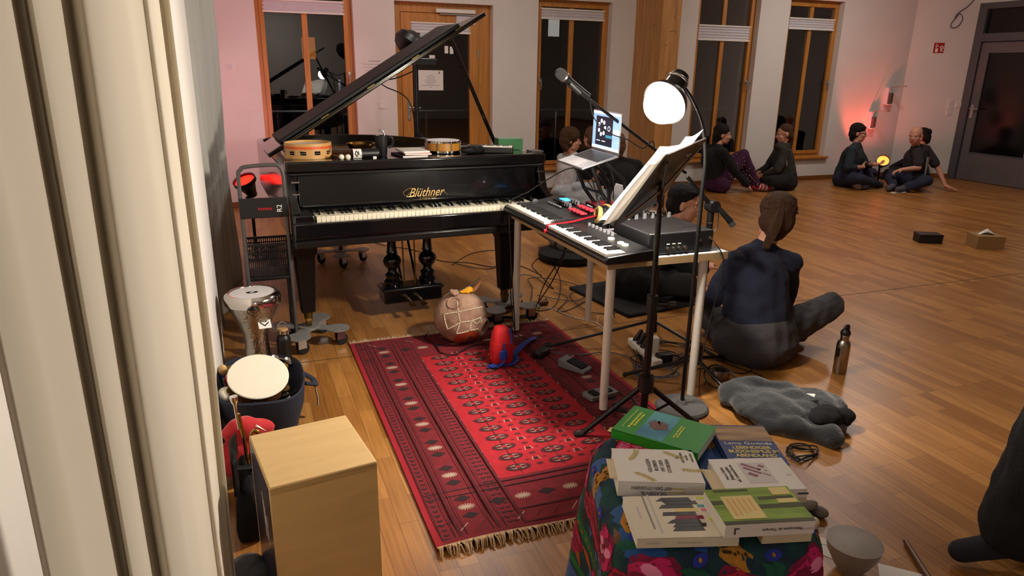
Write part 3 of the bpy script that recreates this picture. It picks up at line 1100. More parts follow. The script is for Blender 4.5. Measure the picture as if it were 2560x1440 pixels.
def tambourine(nm, label, loc, rx, ry, r, h, shell, head, group=None, jing='brass', jn=6):
    t = thing(nm, label, 'tambourine', loc, 0, group)
    M = Matrix.Rotation(rx, 4, 'X') @ Matrix.Rotation(ry, 4, 'Y')
    mb = MB()
    seg = 60
    for k in range(seg):
        if jn and (k % (seg // jn)) in (3, 4, 5):
            for z0, z1 in ((0, h * .25), (h * .75, h)):
                a0, a1 = 2 * PI * k / seg, 2 * PI * (k + 1) / seg
                mb.prism([(r * math.cos(a0), r * math.sin(a0)), (r * math.cos(a1), r * math.sin(a1)), ((r - .008) * math.cos(a1), (r - .008) * math.sin(a1)), ((r - .008) * math.cos(a0), (r - .008) * math.sin(a0))], z0, z1, 0, M)
        else:
            a0, a1 = 2 * PI * k / seg, 2 * PI * (k + 1) / seg
            mb.prism([(r * math.cos(a0), r * math.sin(a0)), (r * math.cos(a1), r * math.sin(a1)), ((r - .008) * math.cos(a1), (r - .008) * math.sin(a1)), ((r - .008) * math.cos(a0), (r - .008) * math.sin(a0))], 0, h, 0, M)
    part('shell', mb, shell, t)
    if head:
        part('drum_head', MB().lathe([(r - .004, h - .004), (r + .0015, h - .001), (r - .002, h + .0025), (r * .5, h + .002), (.001, h + .002)], 48, 0, M), head, t)
    for k in range(jn):
        a = 2 * PI * (k * (seg // jn) + 4.5) / seg
        for dz in (-.004, .004):
            c = Vector(((r - .002) * math.cos(a), (r - .002) * math.sin(a), h * .5 + dz))
            jg = MB().lathe([(.001, .0), (.012, .001), (.021, .004), (.021, .0055), (.012, .0025), (.001, .0015)], 18, 0, M @ Matrix.Translation(c))
            part('jingle', jg, jing, t)
    return t


tambourine('tambourine', 'cream headed tambourine with brass jingles lying on top of the tub', (-.02, 3.06, .208), R(26), R(4), .128, .045, 'wood_dark', 'drum_skin')
tambourine('jingle_ring', 'clear plastic jingle ring tucked behind the cream tambourine in the tub', (.07, 3.2, .15), R(40), R(20), .1, .03, 'chrome', None, None, 'chrome', 10)
for i, (c, r_, mt, lb, rot) in enumerate((((-.14, 3.13, .205), (.022, .022, .034), 'red_plastic', 'red shaker egg at the back left of the tub', 20), ((-.155, 3.02, .19), (.036, .05, .03), 'drum_skin', 'pale round shaker at the front left of the tub', 0), ((-.115, 3.11, .20), (.018, .018, .018), 'chrome', 'small chrome bell between the red shaker and the tambourine', 0))):
    o = part(('shaker_egg', 'shaker', 'bell')[i], MB().ell((0, 0, 0), r_, None, 0), mt, None)
    o.location = c
    tag(o, lb, ('shaker', 'shaker', 'bell')[i])
t = thing('maraca', 'orange and white hand maraca standing in the tub by the curtain', 'maraca', (-.165, 3.2, .17))
part('head', MB().ell((0, 0, .06), (.02, .02, .028)), 'bamboo_lid', t)
part('handle', MB().tube([(0, 0, .035), (.01, -.01, -.06)], .008, 8), 'drum_skin', t)
part('band', MB().cyl((0, 0, .03), (0, 0, .042), .013, n=12), 'blue_strap', t)
o = part('wooden_block', MB().box((0, 0, 0), (.09, .05, .035), 0, None, R(15)), 'wood_dark', None, bevel=.004)
o.location = (-.1, 2.98, .16)
tag(o, 'brown wooden block under the jingles in the tub', 'percussion block')

# red cloth and trumpet in a black bag between tub and cajon
t = thing('gig_bag', 'black open gig bag standing between the curtain and the cajon', 'bag', (-.085, 2.36, 0))
mb = MB().rings([[(sx * w * .5 + .02 * z, sy * l * .5, z) for sx, sy in ((-1, -1), (1, -1), (1, 1), (-1, 1))] for z, w, l in ((0, .08, .34), (.06, .09, .36), (.13, .08, .3), (.19, .05, .24))])
part('bag_body', mb, 'black', t, bevel=.02, seg=3)
part('bag_flap', MB().grid(lambda u, v: (-.035 + .012 * math.sin(7 * u), -.15 + .3 * u, .18 + .13 * v - .05 * u * v), 8, 8), 'black', t, solid=.006)
part('strap', MB().tube(smooth_path([(-.03, -.10, .26), (.03, -.06, .235), (.06, .02, .23), (.035, .07, .24)], 4), .016, 8, squash=.25), 'black', t)

t = thing('trumpet', 'brass trumpet standing mouthpiece up in the black gig bag', 'trumpet', (-.075, 2.36, .1))
mat('trumpet_brass', '#a8823a', .25, metal=1.0)
tr = [(-.015, .02, .30), (-.005, .02, .2), (0, .02, .05), (.0, .02, -.02)]
part('leadpipe', MB().tube(tr, .0062, 12), 'trumpet_brass', t)
part('mouthpiece', MB().lathe([(.004, .24), (.0055, .30), (.006, .335), (.012, .35), (.0135, .36), (.0135, .368), (.010, .368)], 20, 0, Matrix.Translation((-.005, .02, 0)) @ Matrix.Rotation(R(-3), 4, 'Y')), 'chrome', t)
part('bell_tube', MB().tube(smooth_path([(.055, 0, -.02), (.055, 0, .15), (.05, 0, .21), (.035, 0, .235), (.02, 0, .22), (.015, 0, .15), (.013, 0, .02)], 4), .007, 12), 'trumpet_brass', t)
for k in range(3):
    v = MB().cyl((.028, -.012, .06 + .025 * k), (.028, .045, .06 + .025 * k), .0095, n=16)
    vl = part('valve', v, 'chrome', t)
    part('valve_cap', MB().cyl((.028, -.03, .06 + .025 * k), (.028, -.012, .06 + .025 * k), .005, n=12).cyl((.028, -.034, .06 + .025 * k), (.028, -.03, .06 + .025 * k), .0085, n=14), 'chrome', vl)
part('tuning_slide', MB().tube(smooth_path([(.0, .03, -.01), (.0, .03, .1), (.015, .03, .125), (.03, .03, .1), (.03, .03, .04)], 4), .005, 10), 'trumpet_brass', t)

t = thing('red_cloth_bag', 'red cloth bag with white stripes between the tub and the trumpet', 'bag', (-.1, 2.62, .2))
mb = MB().ell((0, 0, .02), (.11, .07, .05))
organic('bag_cloth', MB().ell((-.1, 2.62, .1), (.09, .07, .1)).ell((-.02, 2.64, .2), (.05, .03, .04)).ell((-.09, 2.62, .21), (.08, .05, .05)), 'red_cloth', t, .008, 4, .02, .07)
mb = MB()
for k in range(3):
    mb.tube([(-.13 + .02 * k, -.055, .045), (-.11 + .02 * k, -.03, .066), (-.09 + .02 * k, .02, .066)], .005, 6, squash=.4)
part('stripe', MB().tube([(.055, -.02, .035), (.085, 0, .0)], .016, 8, squash=.4), 'paper', t)

# ------------------------------------------------------------------ cajon
t = thing('cajon', 'pale birch box drum with a dark blue side at the front left', 'cajon', (.115, 1.925, 0), R(-2.5))
W2, L2, H2 = .15, .16, .475
t.rotation_euler = (0, 0, R(8))
WM[t.name] = Matrix.Translation((.115, 1.925, 0)) @ Matrix.Rotation(R(8), 4, 'Z')
part('top_panel', MB().bx(-W2, W2, -L2, L2, H2 - .015, H2), 'birch', t, bevel=.005, seg=3)
part('ply_edge', MB().bx(-W2 + .002, W2 - .002, -L2 - .0006, -L2 + .01, H2 - .024, H2 - .006), 'birch_ply_edge', t)
part('front_panel', MB().bx(-W2, W2, -L2 + .001, -L2 + .012, .02, H2 - .015), 'birch', t, bevel=.002)
part('side_panel', MB().bx(W2 - .012, W2, -L2 + .012, L2 - .012, .02, H2 - .015), 'birch', t)
part('side_panel', MB().bx(-W2, -W2 + .012, -L2 + .012, L2 - .012, .02, H2 - .015), 'blue_lacquer', t, label='dark blue lacquered side panel')
part('back_panel', MB().bx(-W2, W2, L2 - .012, L2, .02, H2 - .015), 'birch', t)
part('bottom_panel', MB().bx(-W2, W2, -L2, L2, .012, .022), 'birch', t)
for sx in (-1, 1):
    for sy in (-1, 1):
        part('rubber_foot', MB().cyl((sx * .12, sy * .13, 0), (sx * .12, sy * .13, .013), .016, n=14), 'rubber', t)
mb = MB()
for k in range(5):
    mb.tube([(-W2 - .0006, -.075 + .012 * k, .24 + .05 * (k % 2)), (-W2 - .0006, -.06 + .012 * k, .3 + .02 * k)], .0025, 6, squash=.3)
part('logo', mb, 'paper', t, flat=True, label='white logo strokes on the blue side')

o = organic('folded_blanket', MB().ell((-.1, 2.02, .03), (.06, .07, .035)).ell((-.06, 1.98, .03), (.05, .05, .03)), 'grey_fabric', None, .006, 4, .015, .05)
tag(o, 'crumpled dark grey cloth on the floor under the curtain hem', 'cloth')

# ------------------------------------------------------------------ carpet
RX0, RX1, RY0, RY1 = .495, 1.772, 1.935, 3.905
mat('rug_field', '#980c1c', .95, var=.14, vscale=30)
mat('rug_border', '#690a18', .95, var=.2, vscale=26)
mat('rug_dark', '#230a10', .95, var=.2, vscale=40)
mat('rug_wine', '#4a0814', .95, var=.2, vscale=30)
mat('rug_white', '#a98f80', .95)
mat('rug_edge', '#8c0c1e', .95)
mat('rug_orange', '#a8341e', .95)
mat('fringe', '#c2a585', .95)
t = thing('oriental_rug', 'red oriental rug with a fringe and rows of dark medallions', 'rug', (RX0, RY0, 0))
RW, RL = RX1 - RX0, RY1 - RY0
mb = MB()


def hz_(x, y):
    e = max(0, 1 - y / .16)
    return .009 + .012 * e * (.5 + .5 * math.sin(x * 9)) + .0015 * math.sin(x * 7 + y * 3)


mb.grid(lambda u, v: (u * RW, v * RL, hz_(u * RW, v * RL)), 48, 64, 1, None,
        lambda u, v: 0 if (.275 < u < .725 and .175 < v < .83) else (5 if u < .012 or u > .988 else 1))
mb.bx(0, RW, 0, RL, .0, .0015, 1)


def pat(poly, mi, lift=.0008):
    n = len(poly)
    vs = [(x, y, hz_(x, y) + lift) for x, y in poly]
    mb.add(vs, [tuple(range(n))], mi)


def elp(cx, cy, rx, ry, mi, n=14, lift=.0008):
    pat([(cx + rx * math.cos(2 * PI * k / n), cy + ry * math.sin(2 * PI * k / n)) for k in range(n)], mi, lift)


def line(x0, y0, x1, y1, w, mi, lift=.0012):
    dx, dy = x1 - x0, y1 - y0
    l = math.hypot(dx, dy) or 1
    nx, ny = -dy / l * w / 2, dx / l * w / 2
    pat([(x0 + nx, y0 + ny), (x1 + nx, y1 + ny), (x1 - nx, y1 - ny), (x0 - nx, y0 - ny)], mi, lift)


fx0, fx1, fy0, fy1 = .352, RW - .352, .35, RL - .335
rows, cols = 15, 3
for i in range(cols):
    cx = fx0 + (fx1 - fx0) * (i + .5) / cols
    line(cx, fy0, cx, fy1, .003, 2, .001)
    for j in range(rows):
        cy = fy0 + (fy1 - fy0) * (j + .5) / rows
        elp(cx, cy, .056, .026, 3, 16, .0012)
        elp(cx, cy, .048, .021, 2, 16, .0016)
        elp(cx, cy, .043, .017, 3, 16, .0018)
        for sx in (-1, 1):
            pat([(cx, cy), (cx + sx * .036, cy + .012), (cx + sx * .04, cy), (cx + sx * .036, cy - .012)][::sx], 3, .002)
            for sy in (-1, 1):
                line(cx + sx * .010, cy + sy * .015, cx + sx * .033, cy + sy * .008, .003, 4, .0024)
                line(cx + sx * .005, cy + sy * .005, cx + sx * .02, cy + sy * .009, .0025, 4, .0024)
        elp(cx, cy, .012, .008, 0, 8, .0026)
        if i < cols - 1:
            kx = fx0 + (fx1 - fx0) * (i + 1) / cols
            for sx in (-1, 1):
                line(kx + sx * .018, cy + (fy1 - fy0) / rows / 2 - .014, kx + sx * .012, cy + (fy1 - fy0) / rows / 2 + .014, .0035, 4)
                line(kx + sx * .03, cy + (fy1 - fy0) / rows / 2, kx + sx * .046, cy + (fy1 - fy0) / rows / 2, .007, 3)
            elp(kx, cy + (fy1 - fy0) / rows / 2, .012, .009, 2, 8)
            elp(kx, cy, .016, .009, 3, 8)
for sx in (0, 1):
    X = (lambda x: x) if sx == 0 else (lambda x: RW - x)
    q = 1 if sx == 0 else -1
    for x, w, mi in ((.028, .004, 2), (.075, .003, 2), (.095, .012, 3), (.118, .003, 2), (.215, .003, 2), (.236, .012, 3), (.262, .003, 2), (.335, .012, 3)):
        line(X(x), .03, X(x), RL - .03, w, mi, .0008)
    for k in range(62):
        y = .05 + (RL - .1) * k / 61
        for x in (.05, .285, .31):
            line(X(x - .009), y + .01, X(x), y, .006, 2)
            line(X(x + .009), y + .01, X(x), y, .006, 2)
        for x in (.096, .236):
            line(X(x - .005), y, X(x + .005), y + .004, .003, 6)
    for k in range(26):
        y = .36 + (RL - .7) * k / 25
        if k % 2 == 0:
            line(X(.345), y - .012, X(.338), y + .016, .004, 4)
    for k in range(8):
        y = .2 + (RL - .4) * k / 7
        for dy in (-.055, .055):
            pat([(X(.165) - .034, y + dy), (X(.165), y + dy - .022), (X(.165) + .034, y + dy), (X(.165), y + dy + .022)], 2)
        for a in range(8):
            an = PI * a / 8
            line(X(.165) - .032 * math.cos(an), y - .02 * math.sin(an), X(.165) + .032 * math.cos(an), y + .02 * math.sin(an), .004, 4)
for sy in (0, 1):
    Y = (lambda y: y) if sy == 0 else (lambda y: RL - y)
    for k in range(4):
        x = .34 + (RW - .68) * k / 3
        pat([(x - .09, Y(.2)), (x - .05, Y(.2) - .022), (x - .01, Y(.2)), (x - .05, Y(.2) + .022)], 2)
        for a in range(8):
            an = PI * a / 8
            line(x + .05 - .032 * math.cos(an), Y(.2) - .02 * math.sin(an), x + .05 + .032 * math.cos(an), Y(.2) + .02 * math.sin(an), .004, 4)
    for k in range(16):
        x = .1 + (RW - .2) * k / 15
        line(x, Y(.06), x + .04, Y(.1), .004, 4 if k % 3 == 0 else 3)
    for yy in (.035, .12, .28, .315):
        line(.03, Y(yy), RW - .03, Y(yy), .006, 2)
part('pile', mb, ['rug_field', 'rug_border', 'rug_dark', 'rug_wine', 'rug_white', 'rug_edge', 'rug_orange'], t, flat=True)
random.seed(11)
for sy in (0, 1):
    fr = MB()
    for k in range(230):
        x = RW * (k + .5) / 230
        y0_ = 0 if sy == 0 else RL
        s = -1 if sy == 0 else 1
        l = random.uniform(.022, .05) if sy == 0 else random.uniform(.03, .055)
        dx = random.uniform(-.016, .016)
        h = hz_(x, y0_)
        fr.tube([(x, y0_ - s * .004, h), (x + dx * .5, y0_ + s * l * .5, .008 + random.random() * .008 + (.012 if sy == 0 else 0)), (x + dx, y0_ + s * l, .004)], [.0032, .003, .0016], 5)
    part('fringe', fr, 'fringe', t, kind='stuff')

# ------------------------------------------------------------------ clay pot drum and red pouch
mat('clay', '#6e4c3a', .8, col2='#a98a76', vscale=11, bump=.3, bscale=40)
mat('clay_red', '#9c3d1c', .6, var=.15, vscale=12)
mat('stud', '#d8cdb4', .35)
t = thing('clay_pot_drum', 'round clay pot drum with studded seams lying on the rug edge', 'drum', (1.125, 3.735, 0))
RG = .158
c = Vector((0, 0, .165))
mb = MB()
HD = Vector((.66, -.70, -.25)).normalized()           # mouth towards the lower right
HT = Vector((-.40, -.52, .76)).normalized()
mb.ell(c, (RG, RG, RG * .98), None, 0, 40, 28)
part('pot', mb, 'clay', t)
for dd, r_, l in ((HD, .044, .022), (HT, .035, .012)):
    M = frame(c + dd * (RG - .012), dd.orthogonal(), dd.cross(dd.orthogonal()))
    part('pot_mouth', MB().lathe([(r_, -.004), (r_ + .012, .0), (r_ + .007, l), (r_ - .004, l), (r_ - .006, -.004)], 28, 0, M, caps=False), 'clay', t)
    part('mouth_opening', MB().cyl((0, 0, .001), (0, 0, .006), r_ - .003, n=24, M=M), 'black', t)
M = frame(c + Vector((-.12, -.5, -.8)).normalized() * (RG - .0), (1, 0, 0), (0, .85, -.5))
mb = MB()
ca = Vector((.0, -.72, -.62)).normalized()
u_, v_ = ca.orthogonal().normalized(), ca.cross(ca.orthogonal()).normalized()


def cap_patch(axis, ang, rad, n=28, m=6):
    a = axis.normalized()
    u, v = a.orthogonal().normalized(), a.cross(a.orthogonal().normalized())
    rs = []
    for j in range(1, m + 1):
        th = ang * j / m
        rs.append([c + (a * math.cos(th) + (u * math.cos(2 * PI * k / n) + v * math.sin(2 * PI * k / n)) * math.sin(th)) * rad for k in range(n)])
    q = MB()
    q.rings(rs, 0, False)
    q.add([c + a * rad] + rs[0], [(0, 1 + (k + 1) % n, 1 + k) for k in range(n)])
    return q


part('red_patch', cap_patch(ca, .48, RG + .0015), 'clay_red', t)
sw = MB()
for s in (-1, 1):
    pts = []
    for k in range(22):
        a = k * .42
        r_ = .03 - .0012 * k
        e = ca * math.cos(.0) * 0
        q = (ca + u_ * (s * .15 + r_ * 6 * math.cos(a)) * 1.0 + v_ * (r_ * 6 * math.sin(a))).normalized()
        pts.append(c + q * (RG + .003))
    sw.tube(pts, .0022, 5)
part('spiral_paint', sw, 'rug_dark', t)
st = MB()


def studs(pa, pb_, n):
    A, B = Vector(pa).normalized(), Vector(pb_).normalized()
    for k in range(n):
        q = A.lerp(B, k / max(1, n - 1)).normalized()
        st.ell(c + q * (RG + .001), (.0042,) * 3, None, 0, 8, 5)


V = [(-.8, -.55, .35), (-.35, -.85, .5), (.2, -.85, .55), (.65, -.6, .5), (-.75, -.75, -.2), (-.3, -.95, .12), (.1, -1, .15), (.55, -.85, .2), (-.45, -.9, -.35), (.05, -1, -.22), (.5, -.9, -.22), (-.3, -.6, .8), (.35, -.95, -.02)]
for a, b_, n in ((0, 1, 9), (1, 2, 10), (2, 3, 9), (5, 6, 8), (6, 7, 9), (1, 11, 7), (1, 5, 7), (4, 5, 10), (5, 8, 9), (8, 9, 10), (9, 10, 9), (6, 12, 5), (12, 7, 6), (7, 10, 8), (9, 6, 7), (0, 4, 10)):
    studs(V[a], V[b_], n)
part('stud_seam', st, 'stud', t, kind='stuff')
mb = MB()
mb.tube(smooth_path([(-.03, -.02, .315), (.05, -.0, .335), (.12, .03, .36)], 3), [.012, .01, .009, .008, .007, .007, .006], 8)
mat('feather_grey', '#3a332c', .9)
mat('feather_yellow', '#c98f12', .9)
mat('feather_tan', '#8a5a34', .9)
part('feather_wing', MB().tube([(-.06, -.03, .32), (.03, -.01, .34), (.13, .02, .385)], [.006, .012, .004], 8, squash=.4), 'feather_grey', t)
organic('feather_tuft', MB().ell((1.15, 3.715, .325), (.045, .03, .014)).ell((1.17, 3.72, .335), (.03, .02, .012)), 'feather_yellow', t, .005, 2, .012, .02)
part('feather_wing', MB().tube([(.06, 0, .315), (.09, .0, .33), (.135, .01, .375)], [.028, .026, .002], 10, squash=.35), 'feather_tan', t, label='tan feather pointing up right')
organic('feather_tuft', MB().ell((1.08, 3.7, .325), (.025, .03, .02)).ell((1.06, 3.69, .335), (.015, .015, .02)), 'clay', t, .005, 2, .014, .02)

t = thing('red_pouch', 'small red pouch with blue straps lying on the rug', 'pouch', (1.245, 3.36, .011))
mb = MB()


def pouch_ring(z, w, d, y=0):
    return [(x, yy + y, z) for x, yy in rrect(w, d, min(w, d) * .35, 5)]


part('pouch_body', MB().rings([pouch_ring(.0, .105, .085), pouch_ring(.02, .122, .1), pouch_ring(.12, .12, .095), pouch_ring(.125, .116, .092)]), 'orange_red_bag', t)
part('pouch_flap', MB().rings([pouch_ring(.125, .112, .09, .002), pouch_ring(.17, .098, .08, .006), pouch_ring(.20, .07, .06, .01), pouch_ring(.208, .045, .04, .012)]), 'orange_red_bag', t)
part('piping', MB().tube([(.04 + .004 * math.sin(a * 3), -.046 + .012 * a, .12 + .075 * math.sin(a * .9)) for a in [q * .35 for q in range(9)]], .006, 8), 'blue_strap', t)
part('strap', MB().tube(smooth_path([(-.005, -.052, .13), (-.008, -.062, .08), (-.015, -.07, .03), (-.05, -.075, .008), (-.1, -.05, .006)], 4), .016, 8, squash=.2), 'blue_strap', t)
part('strap', MB().tube(smooth_path([(.06, .02, .02), (.1, .05, .02), (.2, .15, .03), (.31, .26, .012)], 4), .018, 8, squash=.2), 'blue_strap', t)
part('strap', MB().tube(smooth_path([(-.04, -.055, .008), (.03, -.06, .006), (.075, -.03, .012), (.09, .02, .02)], 4), .016, 8, squash=.25), 'blue_strap', t)
bk = MB()
bk.box((-.013, -.07, .07), (.046, .009, .05))
part('buckle', MB().box((-.072, -.068, .014), (.04, .036, .008), 0, None, .4), 'blue_strap', t, bevel=.003)
part('buckle', bk, 'blue_strap', t, bevel=.003)
# ------------------------------------------------------------------ table and electronics
mat('table_top', '#8d9296', .5)
mat('table_edge', '#a98d66', .55, var=.06, vscale=10)
mat('leg_white', '#d9d3ca', .45)
mat('alu_silver', '#b5b6ba', .38, metal=.85)
mat('key_white', '#ece8df', .35)
mat('key_black', '#0a0a0b', .35)
mat('pad_red', '#b5283a', .5)
mat('screen_blue', '#4aa8e8', .4, emit=1.6, ecol='#3aa0f0')
mat('laptop_ui', '#9fc0e6', .3, emit=1.0, ecol='#8fb4e4')
mat('laptop_ui_dark', '#232c40', .3, emit=.25, ecol='#232c40')
mat('laptop_ui_white', '#eef4fb', .3, emit=1.8, ecol='#dfeaf6')
mat('laptop_ui_teal', '#3f8fae', .3, emit=.8, ecol='#3f8fae')
mat('led_white', '#ffffff', .4, emit=5.0)
mat('led_cream', '#f6f0c8', .4, emit=1.2, ecol='#f6f0c8')
mat('pad_cloth', '#a98b55', .9, var=.3, vscale=20)
mat('knob_grey', '#6d6d72', .4)
TX0, TX1, TY0, TY1 = 1.467, 2.105, 2.622, 3.815
TZ = .755
t = thing('side_table', 'long narrow table with a grey top and white round legs beside the rug', 'table', ((TX0 + TX1) / 2, (TY0 + TY1) / 2, 0))
part('tabletop', MB().bx(TX0, TX1, TY0, TY1, TZ - .002, TZ, 0), 'table_top', t, world=True)
part('edge_band', MB().bx(TX0 - .0005, TX1 + .0005, TY0 - .0005, TY1 + .0005, TZ - .036, TZ - .002), 'table_edge', t, world=True)
for xx, yy in ((1.504, 2.655), (1.995, 2.652), (1.497, 3.785), (1.99, 3.78)):
    lg = part('leg', MB().cyl((xx, yy, .02), (xx, yy, TZ - .036), .0195, .021, 24), 'leg_white', t, world=True)
    part('leg_foot', MB().cyl((xx, yy, 0.0), (xx, yy, .022), .02, n=20), 'rubber', lg)
    bpy.data.objects[-1] if False else None


def fix_sub(o):
    pass


def keyboard_keys(t, x0, y0, y1, z, depth, n, wmat='key_white', bmat='key_black', start=0):
    """white key fronts face -X, keys run along -Y (low notes at high Y)"""
    w = (y1 - y0) / n
    for k in range(n):
        a = y1 - (k + 1) * w
        part('white_key', MB().bx(x0, x0 + depth, a + .0007, a + w - .0007, z, z + .014), wmat, t, world=True, bevel=.001, seg=1)
    for k in range(n - 1):
        if (k + start) % 7 in (0, 1, 3, 4, 5):
            a = y1 - (k + 1) * w
            mb = MB().rings([[(x0 + depth * .36, a - w * .27, z + .013), (x0 + depth, a - w * .27, z + .013), (x0 + depth, a + w * .27, z + .013), (x0 + depth * .36, a + w * .27, z + .013)],
                             [(x0 + depth * .41, a - w * .2, z + .023), (x0 + depth, a - w * .2, z + .023), (x0 + depth, a + w * .2, z + .023), (x0 + depth * .41, a + w * .2, z + .023)]])
            part('black_key', mb, bmat, t, world=True)


# keyboard with red trim, far end of the table
KM = Matrix.Translation((0, 0, 0))
t = thing('midi_keyboard', 'black keyboard with red pads and trim at the far end of the table', 'keyboard', (1.64, 3.52, TZ), R(0))
a0, a1, b0, b1 = 1.415, 1.79, 3.205, 3.812
mb = MB()
sec = [(a0, 0.0), (a0 - .004, .02), (a0 + .012, .04), (a0 + .155, .05), (a1 - .02, .085), (a1, .08), (a1, 0.0)]
mb.rings([[(x, y, TZ + .006 + z) for x, z in sec] for y in (b0, b1)])
part('case', mb, 'black_plastic', t, world=True, bevel=.006, seg=3)
mb = MB().rings([[(x + dx, y, TZ + .008 + z) for x, z in ((a0 + .002, .015), (a0 + .012, .045), (a0 + .155, .055), (a1 - .02, .09), (a1 - .02, .083), (a0 + .155, .047), (a0 + .014, .037), (a0 + .01, .015))] for y, dx in ((b0 - .006, 0), (b0 - .001, 0))])
part('red_trim', mb, 'red_plastic', t, world=True)
part('red_block', MB().bx(a0 - .006, a0 + .05, b0 - .01, b0 + .004, TZ + .01, TZ + .028), 'red_plastic', t, world=True, bevel=.003)
keyboard_keys(t, a0 + .012, b0 + .035, b1 - .045, TZ + .044, .125, 25)
for i in range(2):
    for j in range(4):
        part('pad', MB().box((a0 + .24 + .055 * i, b0 + .055 + .043 * j, TZ + .085 + .013 * i), (.04, .034, .012)), 'pad_red', t, world=True, bevel=.004)
part('display', MB().box((a0 + .30, b1 - .22, TZ + .098), (.05, .085, .01)), 'screen_blue', t, world=True, bevel=.002)
part('display_bezel', MB().box((a0 + .29, b1 - .22, TZ + .092), (.09, .13, .01)), 'black', t, world=True, bevel=.003)
for k in range(6):
    part('button', MB().box((a0 + .225, b1 - .15 - .03 * k, TZ + .076), (.014, .02, .01)), 'knob_grey', t, world=True, bevel=.002)
for k in range(8):
    part('knob', MB().cyl((a0 + .26 + .05 * (k // 4), b0 + .25 + .03 * (k % 4), TZ + .08 + .012 * (k // 4)), (a0 + .26 + .05 * (k // 4), b0 + .25 + .03 * (k % 4), TZ + .105 + .012 * (k // 4)), .009, .007, 14), 'knob_grey', t, world=True)
part('mod_wheel', MB().cyl((a0 + .19, b1 - .03, TZ + .06), (a0 + .19, b1 - .022, TZ + .06), .018, n=16), 'knob_grey', t, world=True)
part('foot', MB().bx(a0 + .02, a0 + .05, b0 + .03, b0 + .07, TZ, TZ + .008).bx(a0 + .02, a0 + .05, b1 - .07, b1 - .03, TZ, TZ + .008).bx(a1 - .05, a1 - .02, b0 + .03, b0 + .07, TZ, TZ + .008).bx(a1 - .05, a1 - .02, b1 - .07, b1 - .03, TZ, TZ + .008), 'rubber', t, world=True)

# slim keyboard nearer the camera
t = thing('synthesizer', 'slim black keyboard with lit round buttons at the near end of the table', 'keyboard', (1.56, 2.9, TZ))
a0, a1, b0, b1 = 1.425, 1.665, 2.56, 3.215
sec = [(a0, 0.0), (a0 - .004, .022), (a0 + .006, .034), (a0 + .11, .042), (a1 - .012, .05), (a1, .045), (a1, 0.0)]
part('case', MB().rings([[(x, y, TZ + .004 + z) for x, z in sec] for y in (b0, b1)]), 'black_plastic', t, world=True, bevel=.005, seg=3)
part('front_strip', MB().bx(a0 - .006, a0 - .002, b0 + .01, b1 - .01, TZ + .02, TZ + .024), 'steel', t, world=True)
keyboard_keys(t, a0 + .004, b0 + .02, b1 - .02, TZ + .036, .098, 22, start=3)
for x, y in ((a0 + .165, b0 + .265), (a0 + .165, b0 + .175), (a0 + .165, b0 + .135)):
    part('lit_button', MB().lathe([(.016, 0), (.016, .006), (.012, .008), (.001, .008)], 20, 0, Matrix.Translation((x, y, TZ + .049))), 'led_cream', t, world=True)
for k in range(7):
    part('knob', MB().cyl((a0 + .20, b0 + .32 + .04 * k, TZ + .048), (a0 + .20, b0 + .32 + .04 * k, TZ + .066), .01, .008, 14), 'knob_grey', t, world=True)
part('foot', MB().bx(a0 + .01, a0 + .03, b0 + .03, b0 + .06, TZ, TZ + .006).bx(a0 + .01, a0 + .03, b1 - .06, b1 - .03, TZ, TZ + .006).bx(a1 - .03, a1 - .01, b0 + .03, b0 + .06, TZ, TZ + .006).bx(a1 - .03, a1 - .01, b1 - .06, b1 - .03, TZ, TZ + .006), 'rubber', t, world=True)

# audio interface
t = thing('audio_interface', 'small red audio interface box behind the far keyboard', 'audio interface', (1.9, 3.5, TZ))
M = Matrix.Translation((1.91, 3.5, TZ + .062)) @ Matrix.Rotation(R(-6), 4, 'Z')
part('body', MB().box((0, 0, 0), (.15, .19, .045), 0, M), 'red_plastic', t, world=True, bevel=.006)
part('front_plate', MB().box((-.076, 0, 0), (.004, .18, .04), 0, M), 'black', t, world=True, bevel=.002)
for k in range(4):
    part('led', MB().ell((0, 0, 0), (.003, .005, .005), None, 0, 10, 6), 'led_white', t, world=True) if False else part('led', MB().box((-.079, .05 - .022 * k, .004), (.003, .009, .009), 0, M), 'led_white', t, world=True, bevel=.001)
part('stand_block', MB().box((0, 0, -.042), (.12, .15, .04), 0, M), 'black_plastic', t, world=True, bevel=.004)
# controller with a red screen between the near keyboard and the rack box
t = thing('pad_controller', 'flat grey controller with a red screen between the near keyboard and the black rack', 'controller', (1.79, 2.93, TZ))
M = Matrix.Translation((1.79, 2.95, TZ + .022)) @ Matrix.Rotation(R(8), 4, 'Z')
part('case', MB().box((0, 0, 0), (.2, .26, .04), 0, M), 'knob_grey', t, world=True, bevel=.006)
part('red_screen', MB().box((-.02, -.02, .021), (.1, .11, .004), 0, M), 'pad_red', t, world=True)
for k in range(8):
    part('knob', MB().cyl(M @ Vector((.07, -.1 + .028 * k, .02)), M @ Vector((.07, -.1 + .028 * k, .04)), .009, .008, 12), 'black_plastic', t, world=True)

